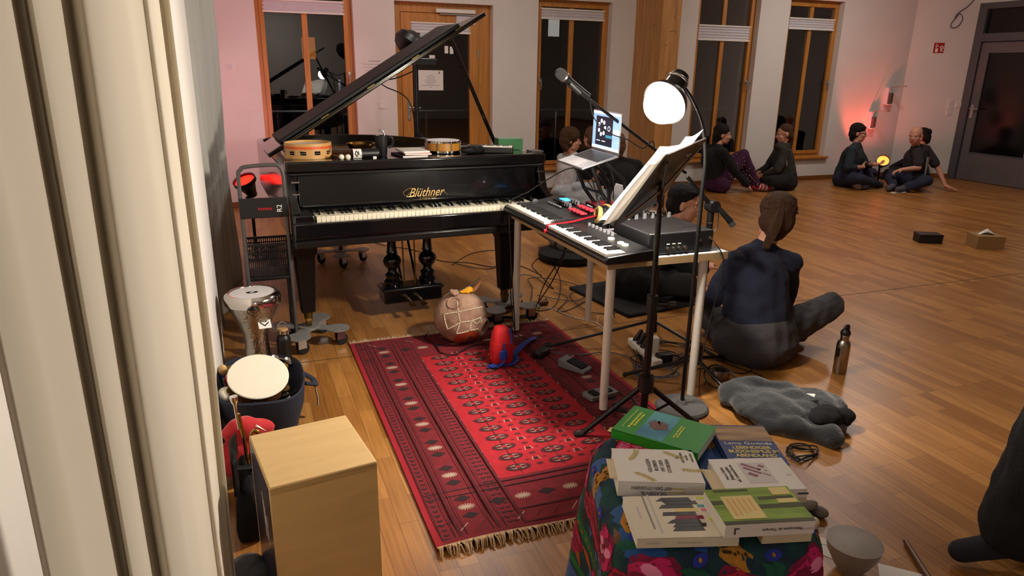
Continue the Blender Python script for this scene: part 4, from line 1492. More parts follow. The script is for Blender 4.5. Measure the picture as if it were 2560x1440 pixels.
# effects rack with jack sockets
t = thing('effects_rack', 'black rack box with round screws facing the camera at the near right of the table', 'rack', (1.86, 2.75, TZ))
mb = MB().bx(1.69, 2.045, 2.66, 2.99, TZ + .006, TZ + .1)
part('case', mb, 'black_plastic', t, world=True, bevel=.01, seg=3)
mb = MB().bx(1.685, 2.03, 2.647, 2.662, TZ + .004, TZ + .105)
part('front_panel', mb, 'black_plastic', t, world=True, bevel=.006)
for x, z in ((1.72, .052), (1.955, .06), (2.015, .066)):
    part('screw', MB().cyl((x, 2.648, TZ + z), (x, 2.642, TZ + z), .008, n=14), 'steel', t, world=True)
for k in range(4):
    part('jack_socket', MB().cyl((1.785 + .031 * k, 2.65, TZ + .03), (1.785 + .031 * k, 2.636, TZ + .03), .0085, n=16), 'steel', t, world=True)
for k in range(3):
    part('jack_label', MB().box((1.787 + .03 * k, 2.6465, TZ + .052), (.016, .0015, .004)), 'paper', t, world=True)
part('foot', MB().bx(1.71, 1.74, 2.67, 2.7, TZ, TZ + .008).bx(2.0, 2.03, 2.67, 2.7, TZ, TZ + .008).bx(1.71, 1.74, 2.94, 2.97, TZ, TZ + .008).bx(2.0, 2.03, 2.94, 2.97, TZ, TZ + .008), 'rubber', t, world=True)
# DJ mixer heap on the rack
t = thing('dj_controller', 'black mixing console covered in knobs standing on the rack', 'mixing console', (1.9, 3.15, TZ))
M = Matrix.Translation((1.915, 3.12, TZ + .085)) @ Matrix.Rotation(R(4), 4, 'X')
part('case', MB().box((0, 0, -.02), (.30, .24, .06), 0, M), 'black_plastic', t, world=True, bevel=.008)
part('support', MB().bx(1.8, 2.03, 3.02, 3.22, TZ, TZ + .05), 'black_plastic', t, world=True)
random.seed(5)
for i in range(6):
    for j in range(5):
        x, y = -.12 + .048 * i, -.09 + .045 * j
        if (i + j) % 5 == 4:
            part('fader', MB().box((x, y, .018), (.014, .022, .02), 0, M), 'steel', t, world=True, bevel=.002)
        else:
            part('knob', MB().cyl(M @ Vector((x, y, .008)), M @ Vector((x, y, .03 + .008 * random.random())), .011, .008, 12), ('knob_grey', 'black_metal', 'steel')[(i * 3 + j) % 3], t, world=True)
for sx in (-.07, .08):
    part('jog_wheel', MB().lathe([(.05, 0), (.052, .01), (.046, .016), (.02, .014), (.001, .014)], 32, 0, M @ Matrix.Translation((sx, -.02, .024))), 'chrome', t, world=True)
# headphones
t = thing('headphones', 'black headphones with worn tan pads lying between the keyboards', 'headphones', (1.74, 3.22, TZ))
for s, (c, d) in enumerate((((1.725, 3.20, TZ + .085), (-.5, .1, .1)), ((1.80, 3.27, TZ + .08), (.6, .2, .1)))):
    d = Vector(d).normalized()
    M = frame(c, d.orthogonal(), d.cross(d.orthogonal()))
    ec = part('ear_cup', MB().lathe([(.02, -.03), (.038, -.026), (.042, -.008), (.04, .004)], 28, 0, M), 'black_plastic', t, world=True)
    part('ear_pad', MB().lathe([(.026, .002), (.042, .0), (.046, .01), (.042, .022), (.028, .022), (.024, .012), (.026, .002)], 28, 0, M, caps=False), 'pad_cloth', t, world=True, label='worn tan ear pad')
part('headband', MB().tube(smooth_path([(1.725, 3.20, TZ + .115), (1.73, 3.24, TZ + .16), (1.77, 3.29, TZ + .17), (1.81, 3.30, TZ + .14), (1.80, 3.27, TZ + .11)], 5), .009, 10, squash=.5), 'black_plastic', t, world=True)
pts = [(1.72, 3.24, TZ + .04)]
mb = MB()
co = []
for k in range(160):
    s = k / 159
    co.append((1.47 + .24 * s + .012 * math.cos(k * .8), 3.225 + .012 * math.sin(k * .8) * .6 - .0 * s, TZ + .058 + .010 * math.sin(k * .8 + .5)))
o = part('coiled_cable', MB().tube(co, .0028, 5), 'cable_black', None)
tag(o, 'coiled black headphone lead lying between the two keyboards', 'cable')

# tablet stand piece: pale grey phone leaning behind the interface
t = thing('phone', 'pale grey phone leaning upright behind the red audio interface', 'phone', (2.06, 3.6, TZ))
M = Matrix.Translation((2.06, 3.62, TZ + .095)) @ Matrix.Rotation(R(-20), 4, 'Z') @ Matrix.Rotation(R(18), 4, 'Y')
part('body', MB().box((0, 0, 0), (.075, .012, .15), 0, M), 'alu_silver', t, world=True, bevel=.005)
part('rest', MB().box((2.06, 3.62, TZ + .012), (.1, .07, .022)), 'black_plastic', t, world=True, bevel=.004)

# laptop on a tall stand
LP = Vector((1.653, 3.443, 1.077))
lx = Vector((0, -1, -.022)).normalized()
ly = Vector((.9625, -.02, .268)).normalized()
ML_ = frame(LP, lx, ly)
t = thing('laptop', 'silver laptop with a lit screen raised on a stand above the keyboards', 'laptop', tuple(LP))
part('base', MB().bx(-.156, .156, 0, .221, -.012, .0, 0, ML_), 'alu_silver', t, world=True, bevel=.004)
part('keyboard_well', MB().bx(-.142, .142, .098, .208, -.001, .0006, 0, ML_), 'key_black', t, world=True)
for r_ in range(6):
    for c_ in range(14):
        part('key', MB().box((-.1315 + .0203 * c_, .107 + .0184 * r_, .0012), (.0175, .0155, .002), 0, ML_), 'key_black', t, world=True)
part('trackpad', MB().box((0, .048, .0002), (.13, .08, .0006), 0, ML_), 'blind_white', t, world=True)
MS = ML_ @ Matrix.Translation((0, .221, .002)) @ Matrix.Rotation(R(110), 4, 'X')
# screen frame: x right, y up along the screen (local)
MS = ML_ @ Matrix.Translation((0, .219, .002)) @ Matrix.Rotation(R(74), 4, 'X')
sc = part('screen_lid', MB().bx(-.156, .156, 0, .215, -.006, 0, 0, MS), 'alu_silver', t, world=True, bevel=.002)


def scr(nm, x0, x1, y0, y1, m, lift):
    o = part(nm, MB().bx(x0, x1, y0, y1, 0, lift, 0, MS), m, t, world=True, flat=True)
    return o


scr('display', -.151, .151, .012, .21, 'laptop_ui', .0008)
scr('app_window', -.115, .075, .03, .185, 'laptop_ui_dark', .0012)
scr('app_bar', -.151, .151, .012, .026, 'laptop_ui_white', .0014)
scr('app_bar', -.151, .151, .197, .21, 'laptop_ui_white', .0014)
scr('app_panel', .0, .072, .075, .09, 'laptop_ui_teal', .0016)
scr('app_bar', .085, .15, .10, .125, 'laptop_ui_white', .0014)
for k in range(7):
    a = 2 * PI * k / 7
    mb = MB().prism([(-.045 + .036 * math.cos(a) + .011 * math.cos(2 * PI * q / 14), .125 + .036 * math.sin(a) + .011 * math.sin(2 * PI * q / 14)) for q in range(14)], .0012, .0018, 0, MS)
    part('app_icon', mb, 'laptop_ui_white', t, world=True, flat=True)
part('app_icon', MB().lathe([(.011, .0012), (.014, .0012), (.014, .0018), (.011, .0018), (.011, .0012)], 20, 0, MS @ Matrix.Translation((.035, .125, 0)), caps=False), 'laptop_ui_white', t, world=True)
scr('app_panel', -.1, -.06, .052, .056, 'laptop_ui_white', .0018)
scr('app_panel', -.04, .0, .052, .056, 'laptop_ui_white', .0018)

t = thing('laptop_stand', 'black folding stand holding the silver laptop above the table', 'laptop stand', (1.72, 3.45, TZ))
mb = MB()
part('tray', MB().bx(-.13, .13, .02, .2, -.024, -.0125, 0, ML_), 'black_metal', t, world=True, bevel=.004)
for yy in (3.335, 3.545):
    part('strut', MB().tube([(1.93, yy, TZ + .012), (1.80, yy, .93), (1.735, yy, 1.078)], .011, 10), 'black_metal', t, world=True)
    part('strut', MB().tube([(1.99, yy, TZ + .012), (1.93, yy, 1.0), (1.80, yy, 1.098)], .009, 10), 'black_metal', t, world=True)
part('stand_foot', MB().bx(1.91, 2.02, 3.32, 3.345, TZ, TZ + .016).bx(1.91, 2.02, 3.535, 3.56, TZ, TZ + .016), 'black_metal', t, world=True, bevel=.004)
part('cross_bar', MB().cyl((1.80, 3.335, .93), (1.80, 3.545, .93), .009, n=10), 'black_metal', t, world=True)
t = thing('amplifier_box', 'small black box with a screw studded face at the back edge of the table', 'box', (2.06, 3.46, TZ))
part('case', MB().box((2.075, 3.42, TZ + .055), (.05, .09, .11)), 'black_plastic', t, world=True, bevel=.006)
for k in range(3):
    part('screw', MB().cyl((2.068, 3.376, TZ + .03 + .028 * k), (2.068, 3.371, TZ + .03 + .028 * k), .004, n=10), 'steel', t, world=True)


# ------------------------------------------------------------------ stands
def mic(t, p0, d, s=1.0):
    """hand microphone: handle from p0 along d, head at the end"""
    d = Vector(d).normalized()
    M = frame(p0, d.orthogonal(), d.cross(d.orthogonal()))
    part('microphone_handle', MB().lathe([(.009 * s, 0), (.0125 * s, .004 * s), (.0135 * s, .06 * s), (.017 * s, .13 * s), (.021 * s, .15 * s), (.0245 * s, .158 * s)], 24, 0, M), 'black_metal', t, world=True)
    part('microphone_ring', MB().lathe([(.0245 * s, .157 * s), (.0262 * s, .159 * s), (.0262 * s, .165 * s), (.0245 * s, .168 * s)], 28, 0, M), 'steel', t, world=True)
    part('microphone_grille', MB().lathe([(.0245 * s, .166 * s), (.026 * s, .178 * s), (.0262 * s, .19 * s), (.022 * s, .205 * s), (.012 * s, .213 * s), (.001 * s, .215 * s)], 28, 0, M), 'mic_mesh', t, world=True)


mat('mic_mesh', '#4a4a4d', .55, metal=.6, bump=.8, bscale=700)
t = thing('microphone_stand', 'black tripod boom stand with a microphone reaching up over the table', 'microphone stand', (2.20, 3.35, 0))
hub = Vector((2.20, 3.35, 0))
part('pole', MB().cyl(hub + Vector((0, 0, .1)), hub + Vector((0, 0, .62)), .014, n=14).cyl(hub + Vector((0, 0, .6)), hub + Vector((0, 0, 1.10)), .009, n=14), 'black_metal', t, world=True)
part('pole_clutch', MB().cyl(hub + Vector((0, 0, .58)), hub + Vector((0, 0, .65)), .021, n=14), 'black_plastic', t, world=True)
part('hub', MB().cyl(hub + Vector((0, 0, .08)), hub + Vector((0, 0, .19)), .028, .022, n=16), 'black_plastic', t, world=True)
for p in ((1.60, 3.48), (2.42, 3.0), (2.45, 3.72)):
    part('leg', MB().tube([hub + Vector((0, 0, .15)), (p[0], p[1], .015)], .009, 10), 'black_metal', t, world=True)
    part('foot', MB().cap((p[0], p[1], .013), (p[0] + (p[0] - hub.x) * .06, p[1] + (p[1] - hub.y) * .06, .012), .012, .011), 'rubber', t, world=True)
jt = hub + Vector((0, 0, 1.105))
part('boom_clutch', MB().cyl(jt + Vector((0, -.03, 0)), jt + Vector((0, .03, 0)), .024, n=16), 'black_plastic', t, world=True)
mt_ = Vector((1.60, 3.28, 1.465))
part('boom', MB().tube([jt + (jt - mt_) * .25, jt, mt_], .0085, 12), 'black_metal', t, world=True)
part('mic_clip', MB().tube([mt_ + Vector((.02, 0, -.012)), mt_ + Vector((-.04, 0, .035))], [.017, .019], 14), 'black_plastic', t, world=True)
md = Vector((-.13, 0, .085))
mic(t, mt_ + Vector((.075, 0, -.03)), Vector((-.84, .0, .54)), 1.05)

# music stand with sheets, its back to the camera
t = thing('music_stand', 'black orchestral music stand with sheets, seen from behind, in front of the table', 'music stand', (1.57, 2.40, 0))
B0, B1, T1, T0 = Vector((1.30, 2.30, .99)), Vector((1.68, 2.59, 1.02)), Vector((1.78, 2.43, 1.30)), Vector((1.40, 2.14, 1.27))
wx = (B1 - B0).normalized()
hy = (T0 - B0).normalized()
MD = frame(B0, wx, hy)                          # z axis = wx x hy
nz_ = wx.cross(hy)
mb = MB()
part('desk', MB().prism(rrect(.478, .345, .02, 4, .239, .172), -.003, .003, 0, MD), 'black_metal', t, world=True)
side = 1 if nz_.z > 0 else -1
part('ledge', MB().bx(.0, .478, -.004, .0, min(0, side * .055), max(0, side * .055), 0, MD), 'black_metal', t, world=True, bevel=.002)
part('rivet', MB().ell(MD @ Vector((.33, .285, -side * .005)), (.006, .006, .006)), 'steel', t, world=True)
part('rivet', MB().ell(MD @ Vector((.36, .285, -side * .005)), (.006, .006, .006)), 'steel', t, world=True)
pole = Vector((1.565, 2.40, 0))
pc = MD @ Vector((.239, .12, -side * .03))
part('pole', MB().cyl(pole + Vector((0, 0, .06)), pole + Vector((0, 0, .62)), .0165, n=16).cyl(pole + Vector((0, 0, .6)), (pole.x, pole.y, .97), .012, n=14), 'black_metal', t, world=True)
part('pole_clutch', MB().cyl(pole + Vector((0, 0, .58)), pole + Vector((0, 0, .66)), .024, n=16).cyl(pole + Vector((0.02, -.01, .62)), pole + Vector((.065, -.03, .62)), .006, n=10).cyl(pole + Vector((.065, -.03, .62)), pole + Vector((.09, -.04, .62)), .016, n=12), 'black_plastic', t, world=True)
part('neck', MB().tube(smooth_path([(pole.x, pole.y, .95), (pole.x, pole.y, 1.02), tuple(pc), tuple(MD @ Vector((.239, .17, -side * .006)))], 4), .011, 12), 'black_metal', t, world=True)
part('support_strut', MB().tube([MD @ Vector((.05, .04, -side * .01)), MD @ Vector((.24, .14, -side * .022)), MD @ Vector((.44, .31, -side * .01))], .005, 8), 'steel', t, world=True)
part('support_strut', MB().tube([MD @ Vector((.44, .04, -side * .01)), MD @ Vector((.24, .14, -side * .022)), MD @ Vector((.05, .31, -side * .01))], .005, 8), 'black_metal', t, world=True)
part('hub', MB().cyl(pole + Vector((0, 0, .22)), pole + Vector((0, 0, .29)), .036, .034, n=16), 'black_plastic', t, world=True)
for p in ((1.30, 2.47), (1.84, 2.41), (1.58, 2.66)):
    part('leg', MB().tube([pole + Vector((0, 0, .255)), (p[0], p[1], .02)], .0115, 10), 'black_metal', t, world=True)
    part('foot', MB().cap((p[0], p[1], .018), (p[0] + (p[0] - pole.x) * .08, p[1] + (p[1] - pole.y) * .08, .014), .015, .013), 'rubber', t, world=True)
    part('leg_brace', MB().tube([pole + Vector((0, 0, .09)), pole.lerp(Vector((p[0], p[1], 0)), .5) + Vector((0, 0, .135))], .006, 8), 'black_metal', t, world=True)
random.seed(2)
for k in range(5):
    x0 = .02 + .045 * k * random.uniform(.7, 1.2)
    w, h = .21, .297
    lift = .004 + .0022 * k
    ox = (-.035, .02, -.02, .12, .2)[k]

    def sf(u, v, ox=ox, lift=lift, k=k):
        zz = lift + .016 * (1 - v) ** 3 * (k + 1) * .5 + .006 * math.sin(u * 3 + k) + .014 * max(0, 1 - 1.6 * u) * (k in (0, 2)) * (.45 + .55 * math.sin(PI * min(1, v * 1.1)))
        return MD @ Vector((ox - .02 + w * u, .002 + (h + .035 * (k % 3)) * v + .05 * (k == 4), side * (zz + .03 * max(0, .25 - u) * (k % 2 == 0))))
    o = part('sheet_music', MB().grid(sf, 8, 10), 'sheet_paper', None)
    tag(o, 'loose white sheets of music overlapping on the black music stand', 'sheet music', 'sheets on the music stand')

# gooseneck lamp on a round base stand
mat('lamp_glow', '#ffffff', .4, emit=LAMP_POWER, ecol='#fff3e2')
mat('grey_base', '#4c4b4a', .55)
t = thing('gooseneck_lamp', 'dazzling white lamp on a black gooseneck stand with a round grey base', 'lamp', (1.885, 2.565, 0))
part('base', MB().lathe([(.125, 0), (.128, .012), (.12, .022), (.03, .03), (.02, .045)], 48, 0, Matrix.Translation((1.885, 2.565, 0))), 'grey_base', t, world=True)
part('pole', MB().cyl((1.885, 2.565, .03), (1.885, 2.565, 1.08), .0095, n=14), 'black_metal', t, world=True)
gp = smooth_path([(1.885, 2.565, 1.07), (1.885, 2.565, 1.2), (1.86, 2.575, 1.34), (1.80, 2.59, 1.455), (1.745, 2.60, 1.515)], 6)
part('gooseneck', MB().tube(gp, .009, 12), 'black_metal', t, world=True)
dv = Vector((-.62, -.18, -.77)).normalized()
da = Vector((-.80, -.38, -.46)).normalized()          # the way the dish throws its light
M = frame((1.735, 2.6, 1.525), dv.orthogonal(), dv.cross(dv.orthogonal()))
part('lamp_head', MB().lathe([(.012, -.035), (.035, -.03), (.044, -.005), (.046, .03), (.05, .05), (.046, .05), (.040, .03), (.02, .02)], 28, 0, M, caps=False), 'black_metal', t, world=True)
part('head_ring', MB().lathe([(.0445, -.006), (.0475, -.003), (.0475, .004), (.0455, .006)], 28, 0, M, caps=False), 'steel', t, world=True)
BC = Vector((1.735, 2.6, 1.525)) + dv * .125
part('bulb', MB().ell(BC, (.08, .08, .08), None, 0, 32, 20), 'lamp_glow', t, world=True)
Md = frame(BC, da.orthogonal(), da.cross(da.orthogonal()))
pr = [(.098 * math.sin(R(a)), -.098 * math.cos(R(a))) for a in range(4, 86, 9)]
pr += [(.091 * math.sin(R(a)), -.091 * math.cos(R(a))) for a in range(85, 3, -9)]
part('dish', MB().lathe(pr, 36, 0, Md, caps=False), 'black_metal', t, world=True)

# second microphone stand behind the rack
t = thing('microphone_stand', 'black stand with a slim microphone pointing down right beside the right table leg', 'microphone stand', (2.15, 2.84, 0))
hub = Vector((2.15, 2.84, 0))
part('pole', MB().cyl(hub + Vector((0, 0, .1)), hub + Vector((0, 0, .60)), .0135, n=14).cyl(hub + Vector((0, 0, .6)), hub + Vector((0, 0, .90)), .017, n=14), 'black_metal', t, world=True)
part('hub', MB().cyl(hub + Vector((0, 0, .09)), hub + Vector((0, 0, .2)), .028, n=16), 'black_plastic', t, world=True)
for p in ((1.81, 2.98), (2.19, 2.60), (2.50, 3.0)):
    part('leg', MB().tube([hub + Vector((0, 0, .12)), (p[0], p[1], .014)], .0095, 10), 'black_metal', t, world=True)
    part('foot', MB().ell((p[0], p[1], .013), (.014, .014, .012)), 'rubber', t, world=True)
jt = hub + Vector((0, 0, .93))
part('boom_clutch', MB().cyl(jt + Vector((0, -.035, 0)), jt + Vector((0, .02, 0)), .03, n=18), 'black_plastic', t, world=True)
part('clutch_band', MB().cyl(hub + Vector((0, 0, .845)), hub + Vector((0, 0, .85)), .0182, n=16), 'steel', t, world=True)
part('boom', MB().tube([jt + Vector((-.16, 0, .15)), jt], .011, 12), 'black_metal', t, world=True)
part('microphone_body', MB().tube([jt + Vector((.02, -.03, -.005)), jt + Vector((.085, -.05, -.075))], [.012, .016], 16), 'black_plastic', t, world=True)
part('microphone_capsule', MB().tube([jt + Vector((.085, -.05, -.075)), jt + Vector((.10, -.055, -.093))], [.0165, .0165], 16), 'mic_mesh', t, world=True)
o = part('microphone_cable', MB().tube(smooth_path([jt + Vector((.02, -.03, -.02)), jt + Vector((.015, -.04, -.1)), jt + Vector((-.03, -.03, -.2)), jt + Vector((-.02, 0, -.6)), (2.2, 2.9, .02), (2.32, 3.02, .006)], 5), .003, 6), 'cable_black', None)
tag(o, 'thin black cable hanging from the slim microphone beside the rack', 'cable')

# ------------------------------------------------------------------ floor gear: pedals, power strip, cables
t = thing('effect_pedal', 'grey foot pedal with a black tread on the right of the rug', 'pedal', (1.59, 3.14, .012), R(30))
part('pedal_case', MB().rings([[(-.04, y, 0), (.04, y, 0), (.04, y, z), (-.04, y, z)] for y, z in ((-.085, .02), (.085, .05))]), 'knob_grey', t, bevel=.004)
part('tread', MB().rings([[(-.032, y, z), (.032, y, z), (.032, y, z + .008), (-.032, y, z + .008)] for y, z in ((-.065, .024), (.035, .042))]), 'black', t, bevel=.003)
part('jack_plug', MB().cyl((.04, .06, .025), (.09, .075, .025), .007, n=12), 'red_plastic', t)
t = thing('effect_pedal', 'flat silver pedal lying half under the near white table leg', 'pedal', (1.565, 2.80, .012), R(10))
part('pedal_case', MB().rings([[(x, y, z) for x, y in rrect(.17, .085, .012, 3)] for z in (0, .022)]), 'knob_grey', t, bevel=.003)
part('tread', MB().rings([[(x, y, z) for x, y in rrect(.12, .06, .01, 3)] for z in (.022, .026)]), 'black', t)
part('rubber_strip', MB().box((.0, .0, .027), (.04, .055, .003)), 'knob_grey', t)
t = thing('power_adapter', 'black power brick lying on the rug beside the red pouch straps', 'adapter', (1.49, 3.37, .012), R(35))
part('brick', MB().box((0, 0, .019), (.11, .06, .038)), 'black_plastic', t, bevel=.008)
part('led_window', MB().box((.03, -.031, .025), (.01, .002, .006)), 'knob_grey', t)
t = thing('power_strip', 'white power strip crowded with plugs on the floor behind the music stand', 'power strip', (2.06, 3.2, 0), R(-8))
part('strip', MB().box((0, 0, .024), (.065, .36, .045)), 'white_plastic', t, bevel=.008)
part('plug', MB().box((.02, -.06, .09), (.06, .055, .1)), 'white_plastic', t, bevel=.008, label='tall white plug adapter')
for k in range(3):
    part('plug', MB().cap((0, .13 - .055 * k, .05), (.03, .13 - .055 * k, .1), .018, .012), 'black_plastic', t)
part('plug', MB().box((.06, -.13, .04), (.09, .05, .05)), 'black_plastic', t, bevel=.008)
o = part('tape_roll', MB().lathe([(.030, 0), (.046, 0), (.047, .003), (.047, .047), (.046, .05), (.030, .05), (.029, .04), (.030, 0)], 36, caps=False), 'brushed_steel', None)
o.location = (2.285, 2.80, 0)
tag(o, 'roll of silver tape standing on the floor among the cables', 'tape roll')


def cable(label, pts, r=.0034, m='cable_black', k=6, z=None, group=None):
    P = [(p[0], p[1], (p[2] if len(p) > 2 else .004)) for p in pts]
    o = part('cable', MB().tube(smooth_path(P, k), r, 6), m, None)
    return tag(o, label, 'cable', group)


def loops(c, n, r, seed, z=.004):
    random.seed(seed)
    o = []
    for i in range(n * 7):
        a = i * 2 * PI / 7
        rr = r * (.75 + .4 * random.random())
        o.append((c[0] + rr * math.cos(a) + .03 * random.uniform(-1, 1), c[1] + rr * .8 * math.sin(a) + .03 * random.uniform(-1, 1), z + .006 * (i % 3)))
    return o


cable('black cable running along the floor under the piano towards the table', [(1.01, 6.59), (1.16, 6.26), (1.39, 5.98), (1.5, 5.58), (1.71, 5.44), (1.86, 5.26), (2.07, 5.26), (2.15, 4.9)])
cable('black cable looping on the floor right of the pedal lyre', [(1.56, 5.42), (1.83, 5.73), (2.07, 5.76), (2.02, 5.41), (1.81, 5.21), (1.62, 5.38, .01), (1.6, 5.46, .012)])
cable('tangled black cable in loops behind the far table leg', [(1.94, 4.93, .012), (2.06, 4.89, .012), (2.09, 4.54), (2.15, 4.98), (2.2, 5.22), (2.4, 5.43), (2.27, 4.82), (1.95, 4.19), (1.76, 4.16), (1.94, 4.59, .01), (2.0, 4.8, .02), (2.2, 4.7, .02), (2.3, 4.4, .014), (2.1, 4.2, .014), (1.9, 4.4, .016)])
cable('black cable in wide loops between the two rear table legs', [(2.05, 4.45, .01), (2.09, 4.29, .01), (1.91, 4.07), (2.02, 4.08), (2.35, 4.3), (2.5, 4.2), (2.46, 4.02), (2.27, 3.91), (2.1, 3.98, .01), (2.12, 4.32, .014), (2.3, 4.45, .008), (2.45, 4.3, .012), (2.3, 4.1, .012)])
cable('white cable curving on the floor behind the table', [(1.72, 4.3), (1.8, 4.2), (1.89, 4.12), (1.95, 3.93), (2.05, 3.77), (2.03, 3.59), (1.98, 3.62, .05), (2.02, 3.7, .08)], .003, 'cable_white')
cable('black cable ring lying on the rug beside the clay pot', [(1.25, 3.63, .016), (1.16, 3.63, .018), (1.03, 3.53, .018), (.96, 3.58, .018), (.96, 3.71, .018), (.93, 3.85, .016), (1.0, 3.95, .008)])
cable('grey cable from the power brick across the rug edge', [(1.55, 3.39, .018), (1.68, 3.3, .018), (1.88, 3.3, .008), (1.96, 3.17, .006), (1.89, 3.0), (2.0, 2.9)], .0034, 'cable_grey')
cable('messy black cable around the power strip', loops((2.1, 3.12), 4, .13, 4), .0032)
cable('messy black cable piled behind the music stand pole', loops((2.2, 3.2, 0), 4, .17, 9, .012), .0032)
cable('dark grey cable looping in front of the power strip', loops((1.98, 2.98), 3, .12, 5, .006), .0032, 'cable_grey')
cable('black cable winding around the silver tape roll', [(2.47, 3.23), (2.5, 3.09), (2.55, 2.94), (2.52, 2.83), (2.42, 2.81), (2.37, 2.95), (2.24, 2.88), (2.18, 2.73), (2.26, 2.66), (2.36, 2.74, .008), (2.34, 2.87, .01), (2.22, 2.92, .012)])
cable('black cable from the right table leg along the floor behind the seated girl', [(2.05, 2.9, .008), (2.2, 3.02, .008), (2.38, 3.06, .006), (2.46, 2.88), (2.5, 2.72), (2.3, 2.68)])
cable('black lead on the floor behind the cart and the piano side', [(-.05, 6.4), (.1, 6.3), (.3, 6.35), (.5, 6.5), (.7, 6.6), (.9, 6.6)])
cable('black cable hanging from the far keyboard down the left table leg', [(1.47, 3.79, .80), (1.44, 3.78, .74), (1.445, 3.76, .5), (1.45, 3.76, .25), (1.47, 3.72, .03), (1.52, 3.6, .016), (1.47, 3.5, .016)], .0036)
cable('pair lead hanging in a curl under the table edge', [(1.52, 3.30, .72), (1.49, 3.22, .70), (1.5, 3.27, .66), (1.53, 3.3, .69), (1.55, 3.24, .65), (1.6, 3.5, .4), (1.68, 3.9, .12), (1.78, 4.1, .01), (1.9, 4.3)], .0036)
cable('second lead slanting from the table edge to the floor', [(1.56, 3.22, .70), (1.58, 3.35, .58), (1.66, 3.75, .3), (1.8, 4.15, .02), (1.95, 4.35)], .0036)
cable('microphone cable drooping from the boom in front of the laptop', [(1.675, 3.28, 1.43), (1.69, 3.25, 1.33), (1.78, 3.24, 1.255), (1.89, 3.25, 1.22), (2.0, 3.27, 1.17), (2.07, 3.28, 1.2), (2.10, 3.31, 1.0), (2.14, 3.33, .7), (2.2, 3.38, .2), (2.28, 3.5, .01)], .003)
cable('cable arching from the interface over the far keyboard', [(1.93, 3.62, .84), (1.9, 3.68, .98), (1.8, 3.74, 1.01), (1.66, 3.79, .93), (1.56, 3.80, .87), (1.50, 3.79, .85), (1.44, 3.77, .80), (1.44, 3.74, .5), (1.46, 3.7, .02)], .0036)
for k in range(3):
    cable('black leads rising from the back of the red interface', [(1.93 + .03 * k, 3.5 + .02 * k, .85), (1.94 + .02 * k, 3.53, .92 + .02 * k), (1.9 + .05 * k, 3.6, 1.0), (1.85 + .07 * k, 3.62, 1.04 + .01 * k), (1.88 + .06 * k, 3.66, .95), (2.02 + .02 * k, 3.7, .80), (2.12, 3.72, .7), (2.14, 3.75, .2), (2.2, 3.8 + .04 * k, .01)], .003, group='leads behind the interface')
cable('black lead draped over the right table edge by the leg', [(1.99, 2.70, .86), (2.03, 2.63, .80), (2.07, 2.6, .7), (2.04, 2.61, .45), (2.0, 2.60, .2), (2.05, 2.65, .01), (2.2, 2.8)], .003)
t = thing('wooden_flute', 'brown wooden stick instrument on the floor behind the clay pot', 'flute', (1.7, 4.2, 0))
part('tube_body', MB().tube([(1.22, 4.16, .02), (1.5, 4.19, .02), (1.9, 4.22, .02)], .018, 12), 'wood_dark', t, world=True)
part('peg', MB().tube([(1.62, 4.2, .03), (1.62, 4.2, .06)], .006, 8).tube([(1.7, 4.2, .03), (1.7, 4.2, .06)], .006, 8), 'wood_dark', t, world=True)
t = thing('dark_cloth_strap', 'dark strap lying behind the clay pot on the floor', 'strap', (1.5, 4.0, 0))
part('webbing', MB().tube(smooth_path([(1.33, 4.02, .01), (1.45, 4.06, .012), (1.6, 4.02, .012), (1.75, 4.05, .01)], 4), .022, 8, squash=.25), 'black', t, world=True)
# socket box with a cable reel behind the table leg
# ------------------------------------------------------------------ things on the piano
PT = 1.0590
_before = set(o.name for o in bpy.data.objects)
mat('tamb_wood', '#c99a5c', .45, var=.06, vscale=8)
mat('orange_band', '#d8571e', .5)
mat('green_box', '#0e6a2c', .5)
mat('green_box_top', '#6f8a6c', .6)
mat('notebook_dark', '#2a2c36', .6)
mat('drum_amber', '#b27b2c', .35, var=.1, vscale=8)
t = thing('frame_drum', 'large pale wooden tambourine with an orange stripe at the left end of the piano top', 'tambourine', (.345, 3.985, PT))
r, h = .132, .085
mb, st_ = MB(), MB()
seg = 72
slots = [49, 56, 63, 70, 5, 12, 20, 28, 36, 43]
for k in range(seg):
    a0_, a1_ = 2 * PI * k / seg, 2 * PI * (k + 1) / seg
    q = [(r * math.cos(a0_), r * math.sin(a0_)), (r * math.cos(a1_), r * math.sin(a1_)), ((r - .008) * math.cos(a1_), (r - .008) * math.sin(a1_)), ((r - .008) * math.cos(a0_), (r - .008) * math.sin(a0_))]
    if any(k in (s, s + 1, s + 2) for s in slots):
        mb.prism(q, 0, .022); mb.prism(q, .045, h)
    else:
        mb.prism(q, 0, h)
part('shell', mb, 'tamb_wood', t)
part('stripe', MB().lathe([(r + .0004, .055), (r + .001, .0555), (r + .001, .068), (r + .0004, .0685)], 72, 0, None, caps=False), 'orange_band', t)
part('drum_head', MB().lathe([(r - .009, .072), (r * .5, .071), (.001, .071)], 48), 'drum_skin', t)
for s in slots:
    a = 2 * PI * (s + 1.5) / seg
    for dz in (-.005, .005):
        part('jingle', MB().lathe([(.001, 0), (.012, .001), (.022, .005), (.022, .0065), (.001, .002)], 16, 0, Matrix.Translation(((r - .014) * math.cos(a), (r - .014) * math.sin(a), .033 + dz))), 'steel', t)
mk = MB()
for k in range(4):
    a = R(-28)
    M = frame((r * math.cos(a) + .0006, r * math.sin(a) - .0006, .034 + .01 * k), (-math.sin(a), math.cos(a), 0), (0, 0, 1))
    mk.box((0, 0, .0), (.016 - .004 * (k % 2), .005, .001), 0, M)
part('stamp', mk, 'wood_dark', t, flat=True, label='dark stamped mark on the rim')

